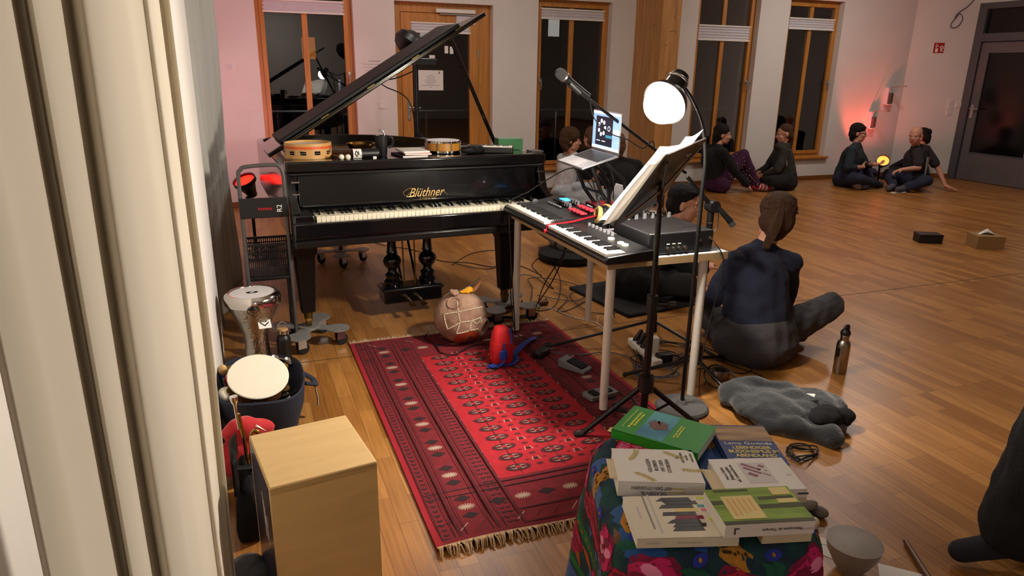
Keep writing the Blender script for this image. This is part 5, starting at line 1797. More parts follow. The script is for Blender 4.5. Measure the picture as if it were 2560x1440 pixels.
tg = 'wooden beater with a pale round tip lying beside the frame drum'
for i, (x0, y0, x1, y1, lb) in enumerate(((.497, 3.81, .455, 4.02, 'wooden beater with a pale tip, nearer the frame drum'), (.53, 3.803, .50, 4.03, 'wooden beater with a pale tip, nearer the black cylinder'))):
    o = thing('beater', lb, 'beater', (x0, y0, PT + .016), 0, 'beaters on the piano top')
    part('stick', MB().cyl((0, 0, 0), (x1 - x0, y1 - y0, -.008), .008, .006, 12), 'wood_dark', o)
    part('tip', MB().ell((0, -.004, 0), (.0155, .0155, .0155)), 'drum_skin', o)
t = thing('shaker_tube', 'black cylinder shaker with a white logo label lying on the piano top', 'shaker', (.555, 3.835, PT + .0285), 0)
part('tube_body', MB().cyl((0, 0, 0), (.155, .012, 0), .028, n=28), 'black_plastic', t, bevel=.003)
lb = MB()
for k in range(9):
    pass
part('label_wrap', MB().cyl((.004, .0003, 0), (.052, .0037, 0), .0284, n=28, caps=False), 'paper', t)
M = frame((.029, -.0272, .004), (1, .08, 0), (0, .0, 1))
b_, k_ = logo_patch(M @ Matrix.Rotation(R(-80), 4, 'Z'), .05)
part('label_mark', k_, 'black', t, flat=True)
part('label_strip', MB().box((.128, -.0155, -.0215), (.02, .002, .012)), 'paper', t)
t = thing('dark_jug', 'black cup shaped instrument with a silver hoop standing on the piano top', 'cup', (.735, 3.93, PT))
part('cup_body', MB().lathe([(.028, 0), (.03, .004), (.036, .09), (.040, .12), (.037, .12), (.033, .09), (.026, .01), (.001, .008)], 28), 'black_plastic', t)
part('hoop', MB().tube([(.022 * math.cos(a) - .004, 0, .118 + .032 * math.sin(a)) for a in [PI * q / 12 for q in range(13)]], .005, 10), 'steel', t)
part('side_knob', MB().tube(smooth_path([(.036, 0, .1), (.056, -.01, .11), (.066, -.005, .085), (.058, 0, .06), (.038, 0, .05)], 4), .008, 10), 'black_plastic', t)
t = thing('bowl', 'shallow brass singing bowl behind the black cylinder on the piano top', 'bowl', (.655, 4.16, PT))
part('bowl_wall', MB().lathe([(.02, 0), (.06, .01), (.085, .045), (.088, .055), (.084, .055), (.06, .016), (.001, .008)], 36), 'trumpet_brass', t)
t = thing('kalimba', 'brown thumb piano with metal tines behind the frame drum', 'thumb piano', (.545, 4.06, PT), R(-8))
part('board', MB().box((0, 0, .012), (.15, .12, .024)), 'wood_dark', t, bevel=.004)
for k in range(11):
    part('tine', MB().box((-.055 + .011 * k, -.01 + .002 * abs(k - 5), .031), (.005, .09, .002)), 'steel', t)
part('bridge', MB().box((0, .02, .027), (.135, .008, .006)), 'steel', t)
for i, (z, dx, rz, c, lab) in enumerate(((0, -.02, 8, 'notebook_dark', 'dark notebook at the bottom of the paper stack on the piano'), (.012, .02, -4, 'orange_band', 'orange edged notebook in the middle of the paper stack on the piano'), (.024, .0, 3, 'paper', 'white notebook on top of the paper stack on the piano'))):
    o = thing('notebook', lab, 'notebook', (.905, 3.93, PT + z), R(rz), 'notebooks on the piano')
    part('cover', MB().box((dx, 0, .0055), (.155, .21, .011)), c, o, bevel=.001)
    part('pages', MB().box((dx + .001, -.0005, .0055), (.155, .211, .008)), 'paper', o)
t = thing('hand_drum', 'small amber hand drum with a white head and metal rims on the piano top', 'drum', (1.115, 4.04, PT))
part('shell', MB().lathe([(.104, .01), (.106, .012), (.106, .064), (.104, .066)], 48, caps=False), 'drum_amber', t)
for z in (.004, .062):
    part('rim', MB().lathe([(.105, z), (.110, z), (.1105, z + .012), (.106, z + .013), (.105, z)], 48, caps=False), 'chrome', t)
part('drum_head', MB().lathe([(.106, .072), (.1, .077), (.05, .0775), (.001, .0775)], 48), 'drum_skin_white', t)
for k in range(8):
    a = 2 * PI * (k + .3) / 8
    c, s = math.cos(a), math.sin(a)
    part('tension_rod', MB().cyl((c * .114, s * .114, -.0), (c * .114, s * .114, .072), .003, n=8).box((c * .111, s * .111, .012), (.012, .012, .012)), 'chrome', t)
o = organic('knit_cap', MB().ell((1.285, 3.95, PT + .022), (.06, .05, .03)).ell((1.24, 3.93, PT + .015), (.05, .04, .015)), 'black', None, .006, 4, .012, .04)
tag(o, 'black soft cap crumpled next to the small drum', 'cap')
t = thing('pocket_recorder', 'flat dark gadget lying behind the black cap on the piano top', 'gadget', (1.27, 4.12, PT), R(-15))
part('case', MB().box((0, 0, .014), (.12, .06, .028)), 'tube_grey', t, bevel=.005)
part('dial', MB().cyl((.03, 0, .028), (.03, 0, .036), .012, n=16), 'steel', t)
t = thing('mini_keyboard', 'small toy keyboard with white keys at the right end of the piano top', 'keyboard', (1.42, 3.97, PT), R(-24))
part('case', MB().box((0, 0, .018), (.22, .12, .036)), 'black_plastic', t, bevel=.005)
for k in range(15):
    part('white_key', MB().box((-.098 + .014 * k, -.02, .039), (.0128, .075, .006)), 'key_white', t)
for k in range(14):
    if k % 7 not in (2, 6):
        part('black_key', MB().box((-.091 + .014 * k, .0, .044), (.007, .04, .006)), 'key_black', t)
t = thing('green_box', 'green cardboard box at the right end of the piano top by the prop stick', 'box', (1.56, 4.13, PT), R(-6))
part('carton', MB().box((0, 0, .035), (.165, .12, .07)), 'green_box', t, bevel=.002)
part('lid_sheet', MB().box((0, 0, .0705), (.15, .11, .001)), 'green_box_top', t)
t = thing('small_tray', 'flat dark tray right of the green box on the piano top', 'tray', (1.655, 3.93, PT), R(5))
part('tray_plate', MB().box((0, 0, .006), (.08, .09, .012)), 'tube_grey', t, bevel=.003)
for o in bpy.data.objects:
    if o.name not in _before and o.parent is None:
        if o.name.startswith('knit_cap'):
            o.location = (.065 * 1.285, .065 * 3.95, 0)
        else:
            o.location.x *= PS
            o.location.y *= PS
# stand with a round hood behind the raised lid
t = thing('lamp_stand', 'black stand with a round hood rising behind the raised piano lid', 'stand', (1.60, 6.7, 0))
part('pole', MB().cyl((0, 0, .02), (0, 0, 1.62), .022, n=14), 'black_metal', t)
part('base', MB().cyl((0, 0, 0), (0, 0, .025), .2, n=32), 'black_metal', t)
part('hood', MB().lathe([(.05, -.10), (.12, -.06), (.15, .0), (.13, .06), (.05, .11), (.01, .12)], 28, 0, Matrix.Translation((-.06, -.02, 1.78)) @ Matrix.Rotation(R(35), 4, 'Y')), 'black_metal', t)
part('yoke', MB().box((.08, -.05, 1.62), (.2, .06, .07)), 'black_plastic', t, bevel=.01)
o = cable('black cable sagging from the hooded stand behind the lid', [(1.60, 6.68, 1.55), (1.4, 6.9, 1.46), (1.25, 7.1, 1.5), (1.35, 7.0, 1.4), (1.56, 6.72, 1.2), (1.55, 6.7, .4), (1.5, 6.5, .01)], .006)

# ------------------------------------------------------------------ stool draped with a floral cloth and books
mat('cloth_blue', '#0d4a8c', .85, sheen=.2, var=.12, vscale=14)
mat('cloth_dark', '#0d1c3c', .9, col2='#104a42', vscale=18)
mat('cloth_band', '#14602f', .9, var=.25, vscale=40)
mat('rose_pink', '#c21a63', .85, var=.12, vscale=30)
mat('rose_light', '#e788b4', .85)
mat('rose_deep', '#7a0c3a', .85, var=.2, vscale=30)
mat('rose_red', '#b01838', .85)
mat('leaf_green', '#12503a', .9, var=.2, vscale=40)
mat('paisley_gold', '#a8741f', .85, var=.3, vscale=60)
mat('paisley_brown', '#3a2410', .9)
mat('cloth_orange', '#a04a16', .9)
mat('cloth_violet', '#1f2c94', .9)
CZ = .60
CC = Vector((.963, 1.222, 0))
CT = R(-20)
t = thing('draped_stool', 'stool covered by a blue floral shawl with roses, carrying the books', 'stool', (CC.x, CC.y, 0), CT)
part('seat_box', MB().box((0, 0, .44), (.46, .40, .30)), 'wood_dark', t, bevel=.02)
for sx in (-1, 1):
    for sy in (-1, 1):
        part('leg', MB().box((sx * .19, sy * .16, .15), (.045, .045, .3)), 'wood_dark', t, bevel=.004)
HW, HD_ = .238, .265


def _se(a):
    c, sn = math.cos(a), math.sin(a)
    return Vector((HW * math.copysign(abs(c) ** .42, c), HD_ * math.copysign(abs(sn) ** .42, sn), 0))


_acc = [0.0]
for _k in range(1440):
    _acc.append(_acc[-1] + (_se(2 * PI * (_k + 1) / 1440) - _se(2 * PI * _k / 1440)).length)


def th_of(u):
    """angle for an even walk along the rim, so that the print keeps its shape"""
    u = (u / (2 * PI)) % 1.0 * _acc[-1]
    lo, hi = 0, 1440
    while hi - lo > 1:
        m_ = (lo + hi) // 2
        if _acc[m_] <= u:
            lo = m_
        else:
            hi = m_
    f = (u - _acc[lo]) / max(1e-9, _acc[hi] - _acc[lo])
    return 2 * PI * (lo + f) / 1440


def cl(th, s):
    """th around, s arc length from centre: flat top, rounded rim, falling folds"""
    th = th_of(th)
    c, sn = math.cos(th), math.sin(th)
    e = .42
    px = HW * math.copysign(abs(c) ** e, c)
    py = HD_ * math.copysign(abs(sn) ** e, sn)
    Lr = math.hypot(px, py)
    top = Lr - .05
    if s <= top:
        f = s / Lr
        return Vector((px * f, py * f, CZ))
    q = (s - top)
    rr = .055
    if q < rr * PI / 2:
        a = q / rr
        f = (top + rr * math.sin(a)) / Lr
        return Vector((px * f, py * f, CZ - rr * (1 - math.cos(a))))
    dn = q - rr * PI / 2
    fold = (.008 + .03 * min(1, dn / .4)) * math.sin(th * 9 + 1.3) * min(1, dn / .1)
    f = (Lr + .005 + dn * .06 + fold) / Lr
    return Vector((px * f, py * f, CZ - rr - dn * .97))


SM = .84


def clm(th, s):
    return 0 if s < .21 else (2 if .47 < s < .50 or .60 < s < .62 else (0 if noise.noise((math.cos(th) * 3, math.sin(th) * 3, s * 9)) > .22 else 1))


mb = MB()
mb.grid(lambda u, v: cl(2 * PI * u, max(.002, SM * v)), 120, 70, 0, None, lambda u, v: clm(2 * PI * u, SM * v), closeu=True)


def _clmap(th, s, poly, lift, rot):
    p0_ = cl(th, s)
    Lr = max(.2, min(math.hypot(p0_.x, p0_.y), _acc[-1] / (2 * PI)))
    c, sn = math.cos(rot), math.sin(rot)
    vs = []
    for x, y in poly:
        xx, yy = x * c - y * sn, x * sn + y * c
        dth = xx / Lr
        P = cl(th + dth, s + yy)
        A = cl(th + dth + .01, s + yy) - P
        B = cl(th + dth, s + yy + .005) - P
        nn = A.cross(B)
        nn = nn.normalized() if nn.length > 1e-9 else Vector((0, 0, 1))
        if nn.z < -.3 or nn.dot(Vector((P.x, P.y, .3))) < 0:
            nn = -nn
        vs.append(P + nn * lift)
    return vs


def clpoly(th, s, poly, mi, lift, rot=0.0):
    k = len(poly)
    cx, cy = sum(p[0] for p in poly) / k, sum(p[1] for p in poly) / k
    rs = []
    for f in (1.0, .7, .4, .08):
        rs.append(_clmap(th, s, [(cx + (x - cx) * f, cy + (y - cy) * f) for x, y in poly], lift, rot))
    q = MB().rings(rs, mi, False)
    q.f.append(tuple(3 * k + i for i in range(k)))
    q.m.append(mi)
    mb.add(q.v, [f[::-1] for f in q.f], mi)


def petal(rx, ry, n=12, ph=0, wob=.0):
    return [(rx * (1 + wob * math.sin(5 * a + ph)) * math.cos(a), ry * (1 + wob * math.sin(5 * a + ph)) * math.sin(a)) for a in [2 * PI * k / n for k in range(n)]]


def rose(th, s, sc, rot, kind=0):
    a, b_ = (3, 5) if kind == 0 else (6, 5)
    clpoly(th, s, petal(.05 * sc, .042 * sc, 20, rot * 3, .12), b_, .0012, rot)
    clpoly(th, s, petal(.044 * sc, .036 * sc, 18, rot, .14), a, .0018, rot)
    for k in range(5):
        an = rot + 2 * PI * k / 5
        clpoly(th + .0, s, [(x + .022 * sc * math.cos(an), y + .019 * sc * math.sin(an)) for x, y in petal(.016 * sc, .010 * sc, 10)], 4 if k % 2 == 0 and kind == 0 else b_, .0024, 0)
    clpoly(th, s, petal(.012 * sc, .010 * sc, 10), 5, .003, 0)
    clpoly(th, s, [(x + .005 * sc, y + .004 * sc) for x, y in petal(.006 * sc, .005 * sc, 8)], 4, .0036, 0)


random.seed(21)
for k in range(11):
    th = 2 * PI * k / 11 + .2
    rose(th, .335 + .02 * (k % 2), 1.5 if k % 2 else 1.2, k * 1.7, k % 3 == 2)
    for j in range(4):
        clpoly(th + .17 * (j - 1.5), .30 + .035 * (j % 3), [(0, -.03), (.012, -.008), (.004, .03), (-.012, -.002)], 7, .001, 1.3 * j + k)
    rose(th + .28, .385, .62, k + .4, 1)
    clpoly(th + .3, .27, petal(.012, .02, 10), 11, .0012, k)
    clpoly(th + .3, .27, petal(.004, .005, 8), 8, .002, 0)
    rose(th + .1, .545, 1.0, k * 2.1, (k + 1) % 2)
    for j in range(3):
        clpoly(th + .2 * (j - 1), .53 + .02 * j, [(0, -.035), (.014, -.008), (.004, .035), (-.014, -.002)], 7 if j % 2 else 10, .001, .9 * j + k)
    rose(th + .33, .70, .9, k, 0)
for k in range(7):
    th = 2 * PI * (k + .42) / 7 - .08
    pp = [(.05, 0), (.032, .022), (0, .032), (-.035, .026), (-.06, .008), (-.075, -.012), (-.05, -.012), (-.02, -.024), (.025, -.022)]
    clpoly(th, .245, pp, 8, .0014, 1.2 if k % 2 else .3)
    for j in range(9):
        an = j * .7
        clpoly(th, .245, [(x + .03 * math.cos(an) * (.4 + .07 * j) - .008, y + .018 * math.sin(an)) for x, y in petal(.0045, .0035, 7)], 9, .0022, 1.2 if k % 2 else .3)
for k in range(90):
    th = 2 * PI * k / 90
    clpoly(th, .485, petal(.006, .004, 6), 10 if k % 2 else 8, .0016, 0)
    if k % 2:
        clpoly(th, .44, [(-.012, -.012), (.012, -.012), (0, .014)], 0 if k % 4 == 1 else 9, .0012, 0)
part('shawl', mb, ['cloth_blue', 'cloth_dark', 'cloth_band', 'rose_pink', 'rose_light', 'rose_deep', 'rose_red', 'leaf_green', 'paisley_gold', 'paisley_brown', 'cloth_orange', 'cloth_violet'], t, ang=180)


def book(nm, label, p, ux, w, d, h, cover, z=CZ + .002, pages='paper', spine='front'):
    """p = near-left corner on the stool, ux = unit vector along the near edge"""
    ang = math.atan2(ux[1], ux[0])
    o = thing('book', label, 'book', (p[0], p[1], z), ang, 'books on the draped stool')
    part('cover', MB().bx(0, w, 0, d, h - .0012, h).bx(0, w, 0, d, 0, .0012).bx(0, w, 0, .0014, .0, h) if spine == 'front' else MB().bx(0, w, 0, d, h - .0012, h).bx(0, w, 0, d, 0, .0012).bx(0, .0014, 0, d, .0, h), cover, o, bevel=.0008, seg=1)
    part('pages', MB().bx(.0015, w - .002, .0016, d - .002, .0013, h - .0013), pages, o)
    return o


def on(o, nm, poly, h, m, lift=.0005):
    return part(nm, MB().prism(poly, h, h + lift), m, o, flat=True)


def rc(x0, x1, y0, y1):
    return [(x0, y0), (x1, y0), (x1, y1), (x0, y1)]


def txt(o, body, size, x, y, h, rot, m, **k):
    return part('lettering', text_mesh(body, size, Matrix.Translation((x, y, h)) @ Matrix.Rotation(R(rot), 4, 'Z'), ext=.0004, **k), m, o, flat=True)


mat('book_white', '#e4e1dd', .6)
mat('book_cream', '#dbd3c0', .6)
mat('book_green', '#0f8a12', .5)
mat('book_magenta', '#c91f52', .4)
mat('book_blue', '#1d3a78', .6)
mat('book_pagecream', '#d6c7a8', .8)
mat('bamboo_green', '#7d9a34', .65, var=.45, vscale=7, stretch=(1, 5, 1))
mat('bamboo_dark', '#3f4420', .65, var=.3, vscale=9)
mat('label_cream', '#dccb86', .65)
mat('text_grey', '#5a5a5e', .6)
mat('text_gold', '#c4b15c', .5)
mat('text_pink', '#e87fb2', .5)
mat('text_yellow', '#c9d228', .5)
mat('text_orange', '#d59a4a', .5)
mat('sea_blue', '#155a8a', .6, col2='#5fb6bd', vscale=6)
mat('hair_brown_print', '#6a3a2a', .5, var=.3, vscale=40)
mat('sky_print', '#6a5960', .65, col2='#c9a87a', vscale=9, stretch=(.5, 4, 1))
mat('maroon', '#7a1230', .5)
mat('photo_dark', '#1d1c20', .4, var=.4, vscale=30)

U = (.94, -.342)
# thick white book with laurel branches
b = book('book', 'thick white paperback with golden laurel branches and an upside down spine title', (.752, 1.236), (.925, -.38), .203, .150, .040, 'book_white')
for i, w in enumerate(('GELASSEN', 'BLEIBEN', 'MIT DEN', 'STOIKERN')):
    txt(b, w, .0135, .083 + .0155 * i, .072, .0405, 90, 'text_grey', sx=.95)
for i, (w, s) in enumerate((('52', .012), ('LEKTIONEN', .0085), ('FÜR EIN', .0065), ('GUTES LEBEN', .0065))):
    txt(b, w, s, .158 + .012 * i, .112, .0405, 90, 'text_grey')
random.seed(8)
for br_ in ((.040, .098, .9, 1), (.130, .138, -.75, 1), (.160, .058, -.25, 1), (.045, .038, -.5, -1)):
    lf = MB()
    x, y, an = br_[0], br_[1], br_[2]
    for k in range(7):
        lf.box((x, y, .0404), (.009, .0012, .0004), 0, None, an)
        for s in (-1, 1):
            M = Matrix.Translation((x, y, .0404)) @ Matrix.Rotation(an + s * .75, 4, 'Z')
            lf.prism([(0, 0), (.004, .0024), (.0115, 0), (.004, -.0024)], 0, .0004, 0, M)
        x += .0078 * math.cos(an)
        y += .0078 * math.sin(an)
        an += .07 * br_[3]
    part('laurel_print', lf, 'text_gold', b, flat=True)
for body, s, x, z in (('GELASSEN BL.', .0115, .088, .008), ('MIT DEN STOIKERN', .0115, .083, .0215)):
    part('lettering', text_mesh(body, s, frame((x - .005, -.0006, z + .003), (-1, 0, 0), (0, 0, -1)), ext=.0004, sx=.92), 'text_grey', b, flat=True)
part('lettering', MB().box((.138, -.0004, .014), (.04, .0008, .003)).box((.138, -.0004, .024), (.036, .0008, .003)), 'text_gold', b, flat=True)
part('bookmark', MB().box((-.006, .07, .03), (.02, .085, .003)), 'book_pagecream', b)

# green book
b = book('book', 'bright green paperback with a square blue photo on its cover, topmost at the back', (.862, 1.44), (.829, -.559), .0, .0, .0, 'book_green') if False else None
gA, gB = Vector((.858, 1.463)), Vector((.989, 1.564))
ug = (gB - gA).normalized()
ang = math.atan2(ug.y, ug.x) - PI / 2
b = thing('book', 'bright green paperback with a blue square picture at the back of the stool', 'book', (gA.x, gA.y, CZ + .016), ang, 'books on the draped stool')
gw, gd, gh = .235, .165, .026
part('cover', MB().bx(0, gw, 0, gd, gh - .0012, gh).bx(0, gw, 0, gd, 0, .0012).bx(0, gw, 0, .0014, 0, gh), 'book_green', b)
part('pages', MB().bx(.002, gw - .001, .0016, gd - .002, .0013, gh - .0013), 'paper', b)
on(b, 'picture', rc(.062, .138, .008, gd - .004), gh, 'sea_blue')
random.seed(4)
hp = MB()
for k in range(16):
    a = 2 * PI * k / 16
    M = Matrix.Translation((.102, .085, gh + .0005)) @ Matrix.Rotation(a, 4, 'Z')
    l = .022 + .012 * random.random()
    hp.prism([(0, -.005), (l, -.002), (l, .002), (0, .005)], .0, .0006 + .00002 * k, 0, M)
hp.prism(petal(.018, .026, 14), .0006, .0012, 0, Matrix.Translation((.1, .085, gh)))
part('figure_print', hp, 'hair_brown_print', b, flat=True)
for x, y0_, y1_, w in ((.018, .03, .14, .0028), (.034, .035, .13, .006), (.044, .05, .12, .006), (.155, .045, .12, .004), (.163, .05, .115, .004)):
    mb = MB()
    random.seed(int(x * 1000))
    y = y0_
    while y < y1_:
        l = random.uniform(.006, .016)
        mb.box((x + random.uniform(-.0008, .0008), y + l / 2, gh + .0004), (w, l, .0006))
        y += l + .0025
    part('lettering', mb, 'text_yellow', b, flat=True)
part('index_tab', MB().box((-.006, .02, .012), (.018, .024, .001)), 'label_cream', b)

# magenta book under the green one
b = thing('book', 'magenta paperback with big pink capitals half under the green book', 'book', (.832, 1.402, CZ + .002), R(-42), 'books on the draped stool')
part('cover', MB().bx(0, .19, -.02, .115, .0118, .013).bx(0, .19, -.02, .115, 0, .0012).bx(0, .0014, -.02, .115, 0, .013), 'book_magenta', b)
part('pages', MB().bx(.0016, .188, -.0185, .113, .0013, .0117), 'paper', b)
txt(b, 'BYUNG-', .034, .022, .058, .013, 90, 'text_pink', bold=.0012, sx=.66)
txt(b, 'HAN', .034, .054, .058, .013, 90, 'text_pink', bold=.0012, sx=.9)
txt(b, 'ILLI', .034, .086, .058, .013, 90, 'text_pink', bold=.0012, sx=1.1)

# blue book
b = thing('book', 'blue paperback with a cloudy sky picture and cream capitals at the back right', 'book', (1.07, 1.235, CZ + .002), R(-21), 'books on the draped stool')
w, d_, h = .15, .205, .02
part('cover', MB().bx(0, w, 0, d_, h - .0012, h).bx(0, w, 0, d_, 0, .0012).bx(0, .0014, 0, d_, 0, h), 'book_blue', b)
part('pages', MB().bx(.0016, w - .002, .002, d_ - .002, .0013, h - .0013), 'paper', b)
on(b, 'picture', rc(.006, w - .0, .118, d_ - .006), h, 'sky_print')
on(b, 'picture_strip', rc(.006, .035, d_ - .008, d_ - .001), h, 'lit_label') if False else None
txt(b, 'Lama Govinda', .0195, .077, .105, h + .0005, 0, 'book_white', sx=1.12)
for i, s in enumerate(('LEBENDIGER', 'BUDDHISMUS IM', 'ABENDLAND')):
    txt(b, s, .0205, .08, .083 - .0195 * i, h + .0005, 0, 'label_cream', bold=.0005, sx=.86)
on(b, 'lettering', rc(.02, .13, .027, .030), h, 'book_white')

# white book with maroon blocks
b = book('book', 'thin white paperback with maroon blocks in a grey square on the right', (.967, 1.113), (.957, -.291), .187, .138, .022, 'book_white', CZ + .022)
on(b, 'picture', rc(.062, .135, .03, .118), .022, 'paper_grey2') if False else None
mat('print_grey', '#bdbab8', .5)
on(b, 'picture', rc(.064, .132, .028, .116), .022, 'print_grey')
for c, l, wd in (((.092, .098), .048, .008), ((.09, .082), .044, .008), ((.118, .1), .014, .010), ((.085, .064), .022, .012), ((.118, .064), .020, .004), ((.108, .086), .006, .004), ((.122, .08), .006, .003)):
    M = Matrix.Translation((c[0], c[1], .0226)) @ Matrix.Rotation(R(-38), 4, 'Z')
    part('print_block', MB().box((0, 0, 0), (l, wd, .0005), 0, M), 'maroon', b, flat=True)
for i, (s, sz) in enumerate((('Pierre Hadot', .010), ('Philosophie', .012), ('als Lebensform', .012))):
    txt(b, s, sz, .018 + .0125 * i, .072, .0226, 90, 'text_grey')
on(b, 'lettering', rc(.165, .178, .058, .064), .022, 'print_grey')
part('lettering', MB().box((.178, -.0004, .011), (.026, .0008, .005)), 'text_grey', b, flat=True)
part('index_tab', MB().box((-.012, .055, .012), (.03, .1, .004)), 'book_pagecream', b)
o = part('book_support', MB().bx(0, .19, .01, .125, 0, .0195), 'book_pagecream', b)
o.location = (.004, 0, -.0198)

# cream book with dark group photo
b = book('book', 'cream paperback with a dark group photo at the near left of the stool', (.697, 1.055), (.953, -.304), .217, .152, .024, 'book_cream')
random.seed(12)
for k in range(9):
    x0, y0_ = .088 + .012 * (k % 2), .022 + .0135 * k
    on(b, 'photo_print', [(x0 + random.uniform(-.018, .006), y0_), (x0 + .062 + random.uniform(-.004, .004), y0_), (x0 + .062, y0_ + .0125), (x0 + random.uniform(-.015, .012), y0_ + .0125)], .024, ('photo_dark', 'photo_dark', 'photo_dark', 'maroon', 'photo_dark', 'label_cream')[k % 6], .0005 + .00003 * k)
for x, y0_, y1_, m_ in ((.022, .07, .11, 'print_grey'), (.043, .03, .15, 'paper_grey'), (.056, .02, .155, 'print_grey')):
    on(b, 'lettering', rc(x, x + .004, y0_, y1_), .024, m_)
for x0, x1 in ((.02, .05), (.085, .14)):
    part('lettering', MB().box(((x0 + x1) / 2, -.0004, .012), (x1 - x0, .0008, .004)), 'print_grey', b, flat=True)
for k, (m_, y) in enumerate((('sea_blue', .11), ('text_pink', .095), ('text_yellow', .14), ('text_yellow', .06))):
    part('index_tab', MB().box((.172 + .004 * k, y, .0246), (.022, .008, .0006)), m_, b, flat=True)

# bamboo book leaning on the cream one
b = book('book', 'thick paperback with a green bamboo cover and cream label at the near right', (.867, .993), (.966, -.257), .197, .128, .032, 'book_white', CZ + .0275)
on(b, 'cover_print', rc(.0, .197, .001, .128), .032, 'bamboo_green')
for x0, x1, y0_, y1_ in ((.10, .197, .05, .064), (.0, .197, .0, .011), (.11, .19, .082, .092), (.0, .03, .07, .084), (.02, .1, .116, .123)):
    on(b, 'cover_dark_band', rc(x0, x1, y0_, y1_), .0325, 'bamboo_dark')  # darker bands of the printed cover picture
on(b, 'cover_label', rc(.026, .098, .016, .098), .033, 'label_cream')
on(b, 'cover_label', rc(.148, .19, .096, .124), .033, 'label_cream')
on(b, 'cover_label', rc(.148, .192, .066, .081), .033, 'label_cream')
for k in range(5):
    on(b, 'lettering', rc(.036 + .012 * k, .040 + .012 * k, .028 + .004 * k, .088), .0335, 'text_orange')
part('lettering', text_mesh('Philosophie als Therapie', .009, frame((.125, -.0006, .016), (-1, 0, 0), (0, 0, -1)), ext=.0004), 'text_grey', b, flat=True)
part('lettering', MB().box((.185, -.0004, .014), (.03, .0008, .004)), 'print_grey', b, flat=True)
part('lettering', MB().box((.022, -.0004, .016), (.004, .0008, .016)).box((.026, -.0004, .022), (.01, .0008, .003)), 'text_grey', b, flat=True)
part('book_support', MB().bx(.09, .2, .01, .13, -.027, -.0005), 'book_pagecream', b)

# ------------------------------------------------------------------ floor on the right
mat('stoneware', '#8d867e', .55, var=.1, vscale=12)
mat('glaze_cream', '#cbbfa4', .25, var=.04, vscale=8)
mat('stone_grey', '#6a645c', .7, var=.25, vscale=20)
mat('cardboard', '#8f6f42', .75, var=.08, vscale=8)
mat('fleece', '#24282c', .95, sheen=.4, var=.12, vscale=18, bump=.5, bscale=120)
mat('fleece_dark', '#0d0d10', .95)
t = thing('bowl', 'grey stoneware bowl with a cream glazed inside on the floor by the stool', 'bowl', (1.745, 1.392, 0))
part('outer_wall', MB().lathe([(.036, 0), (.038, .006), (.055, .03), (.078, .075), (.087, .112), (.0855, .113)], 48, caps=True), 'stoneware', t)
part('inner_glaze', MB().lathe([(.0868, .1125), (.083, .1125), (.074, .075), (.05, .028), (.02, .015), (.001, .014)], 48, caps=False), 'glaze_cream', t)
random.seed(31)
for i, (x, y, z, r_, m_, lb) in enumerate(((1.835, 1.70, .022, .03, 'stone_grey', 'dark rounded pebble at the back of the pebble pile'), (1.80, 1.665, .02, .026, 'stoneware', 'grey pebble at the left of the pebble pile'), (1.865, 1.655, .022, .028, 'stone_grey', 'dark pebble at the right of the pebble pile'), (1.83, 1.665, .05, .024, 'stone_grey', 'grey pebble on top of the pebble pile'), (1.80, 1.615, .016, .024, 'glaze_cream', 'cream coloured pebble at the front of the pebble pile'))):
    o = part('pebble', MB().ell((0, 0, 0), (r_ * 1.2, r_, r_ * .75), Matrix.Rotation(i * 1.1, 4, 'Z') @ Matrix.Rotation(.2 * i, 4, 'X')), m_, None)
    o.location = (x, y, z)
    tag(o, lb, 'pebble', 'pebbles by the stool')
for i, (pts, lb) in enumerate(((((1.69, 1.53), (1.77, 1.58), (1.86, 1.44), (1.77, 1.39)), 'white printed sheet on the floor left of the stoneware bowl'), (((1.86, 1.385), (1.97, 1.28), (1.9, 1.2), (1.79, 1.31)), 'white sheet on the floor in front of the stoneware bowl'), (((1.72, 1.68), (1.80, 1.72), (1.80, 1.60), (1.74, 1.58)), 'white sheet on the floor under the pebbles'))):
    c = sum((Vector((p[0], p[1], 0)) for p in pts), Vector()) / 4
    mb = MB().prism([(p[0] - c.x, p[1] - c.y) for p in pts][::-1], 0.0008, .0016, 0)
    if i == 0:
        for k in range(4):
            mb.box((.0 + .01 * k, .03 - .018 * k, .0018), (.05, .003, .0004), 1, None, R(-35))
    o = part('paper_sheet', mb, ['paper', 'paper_grey'], None, flat=True)
    o.location = c
    tag(o, lb, 'paper', 'loose sheets by the stool')
o = part('drum_stick', MB().tube([(2.035, 1.43, .012), (1.985, 1.34, .012), (1.90, 1.18, .012)], [.0085, .010, .011], 12), 'wood_dark', None)
tag(o, 'dark wooden stick on the floor right of the stoneware bowl', 'stick')
t = thing('steel_bottle', 'steel drinking bottle with a black sport cap beside the seated girl', 'bottle', (2.955, 2.645, 0))
part('bottle_body', MB().lathe([(.032, 0), (.0355, .006), (.0355, .165), (.031, .182), (.022, .192), (.022, .212), (.0235, .214), (.0235, .218), (.022, .22), (.022, .228)], 36), 'brushed_steel', t)
part('cap', MB().lathe([(.024, .222), (.026, .226), (.026, .238), (.018, .252), (.010, .256)], 28), 'black_plastic', t)
part('spout', MB().tube(smooth_path([(-.012, 0, .25), (-.004, 0, .27), (.012, 0, .272), (.016, 0, .252)], 4), .008, 10), 'black_plastic', t)
part('label_print', MB().lathe([(.0358, .10), (.0359, .155)], 36, 0, None, caps=False) if False else MB().box((-.0345, -.007, .128), (.004, .012, .05)), 'black_plastic', t)
t = thing('tissue_box', 'brown cardboard tissue box with a white tissue on the far right floor', 'tissue box', (6.62, 4.50, 0), R(-26))
part('box_body', MB().bx(-.125, .125, -.1, .1, 0, .125), 'cardboard', t, bevel=.003)
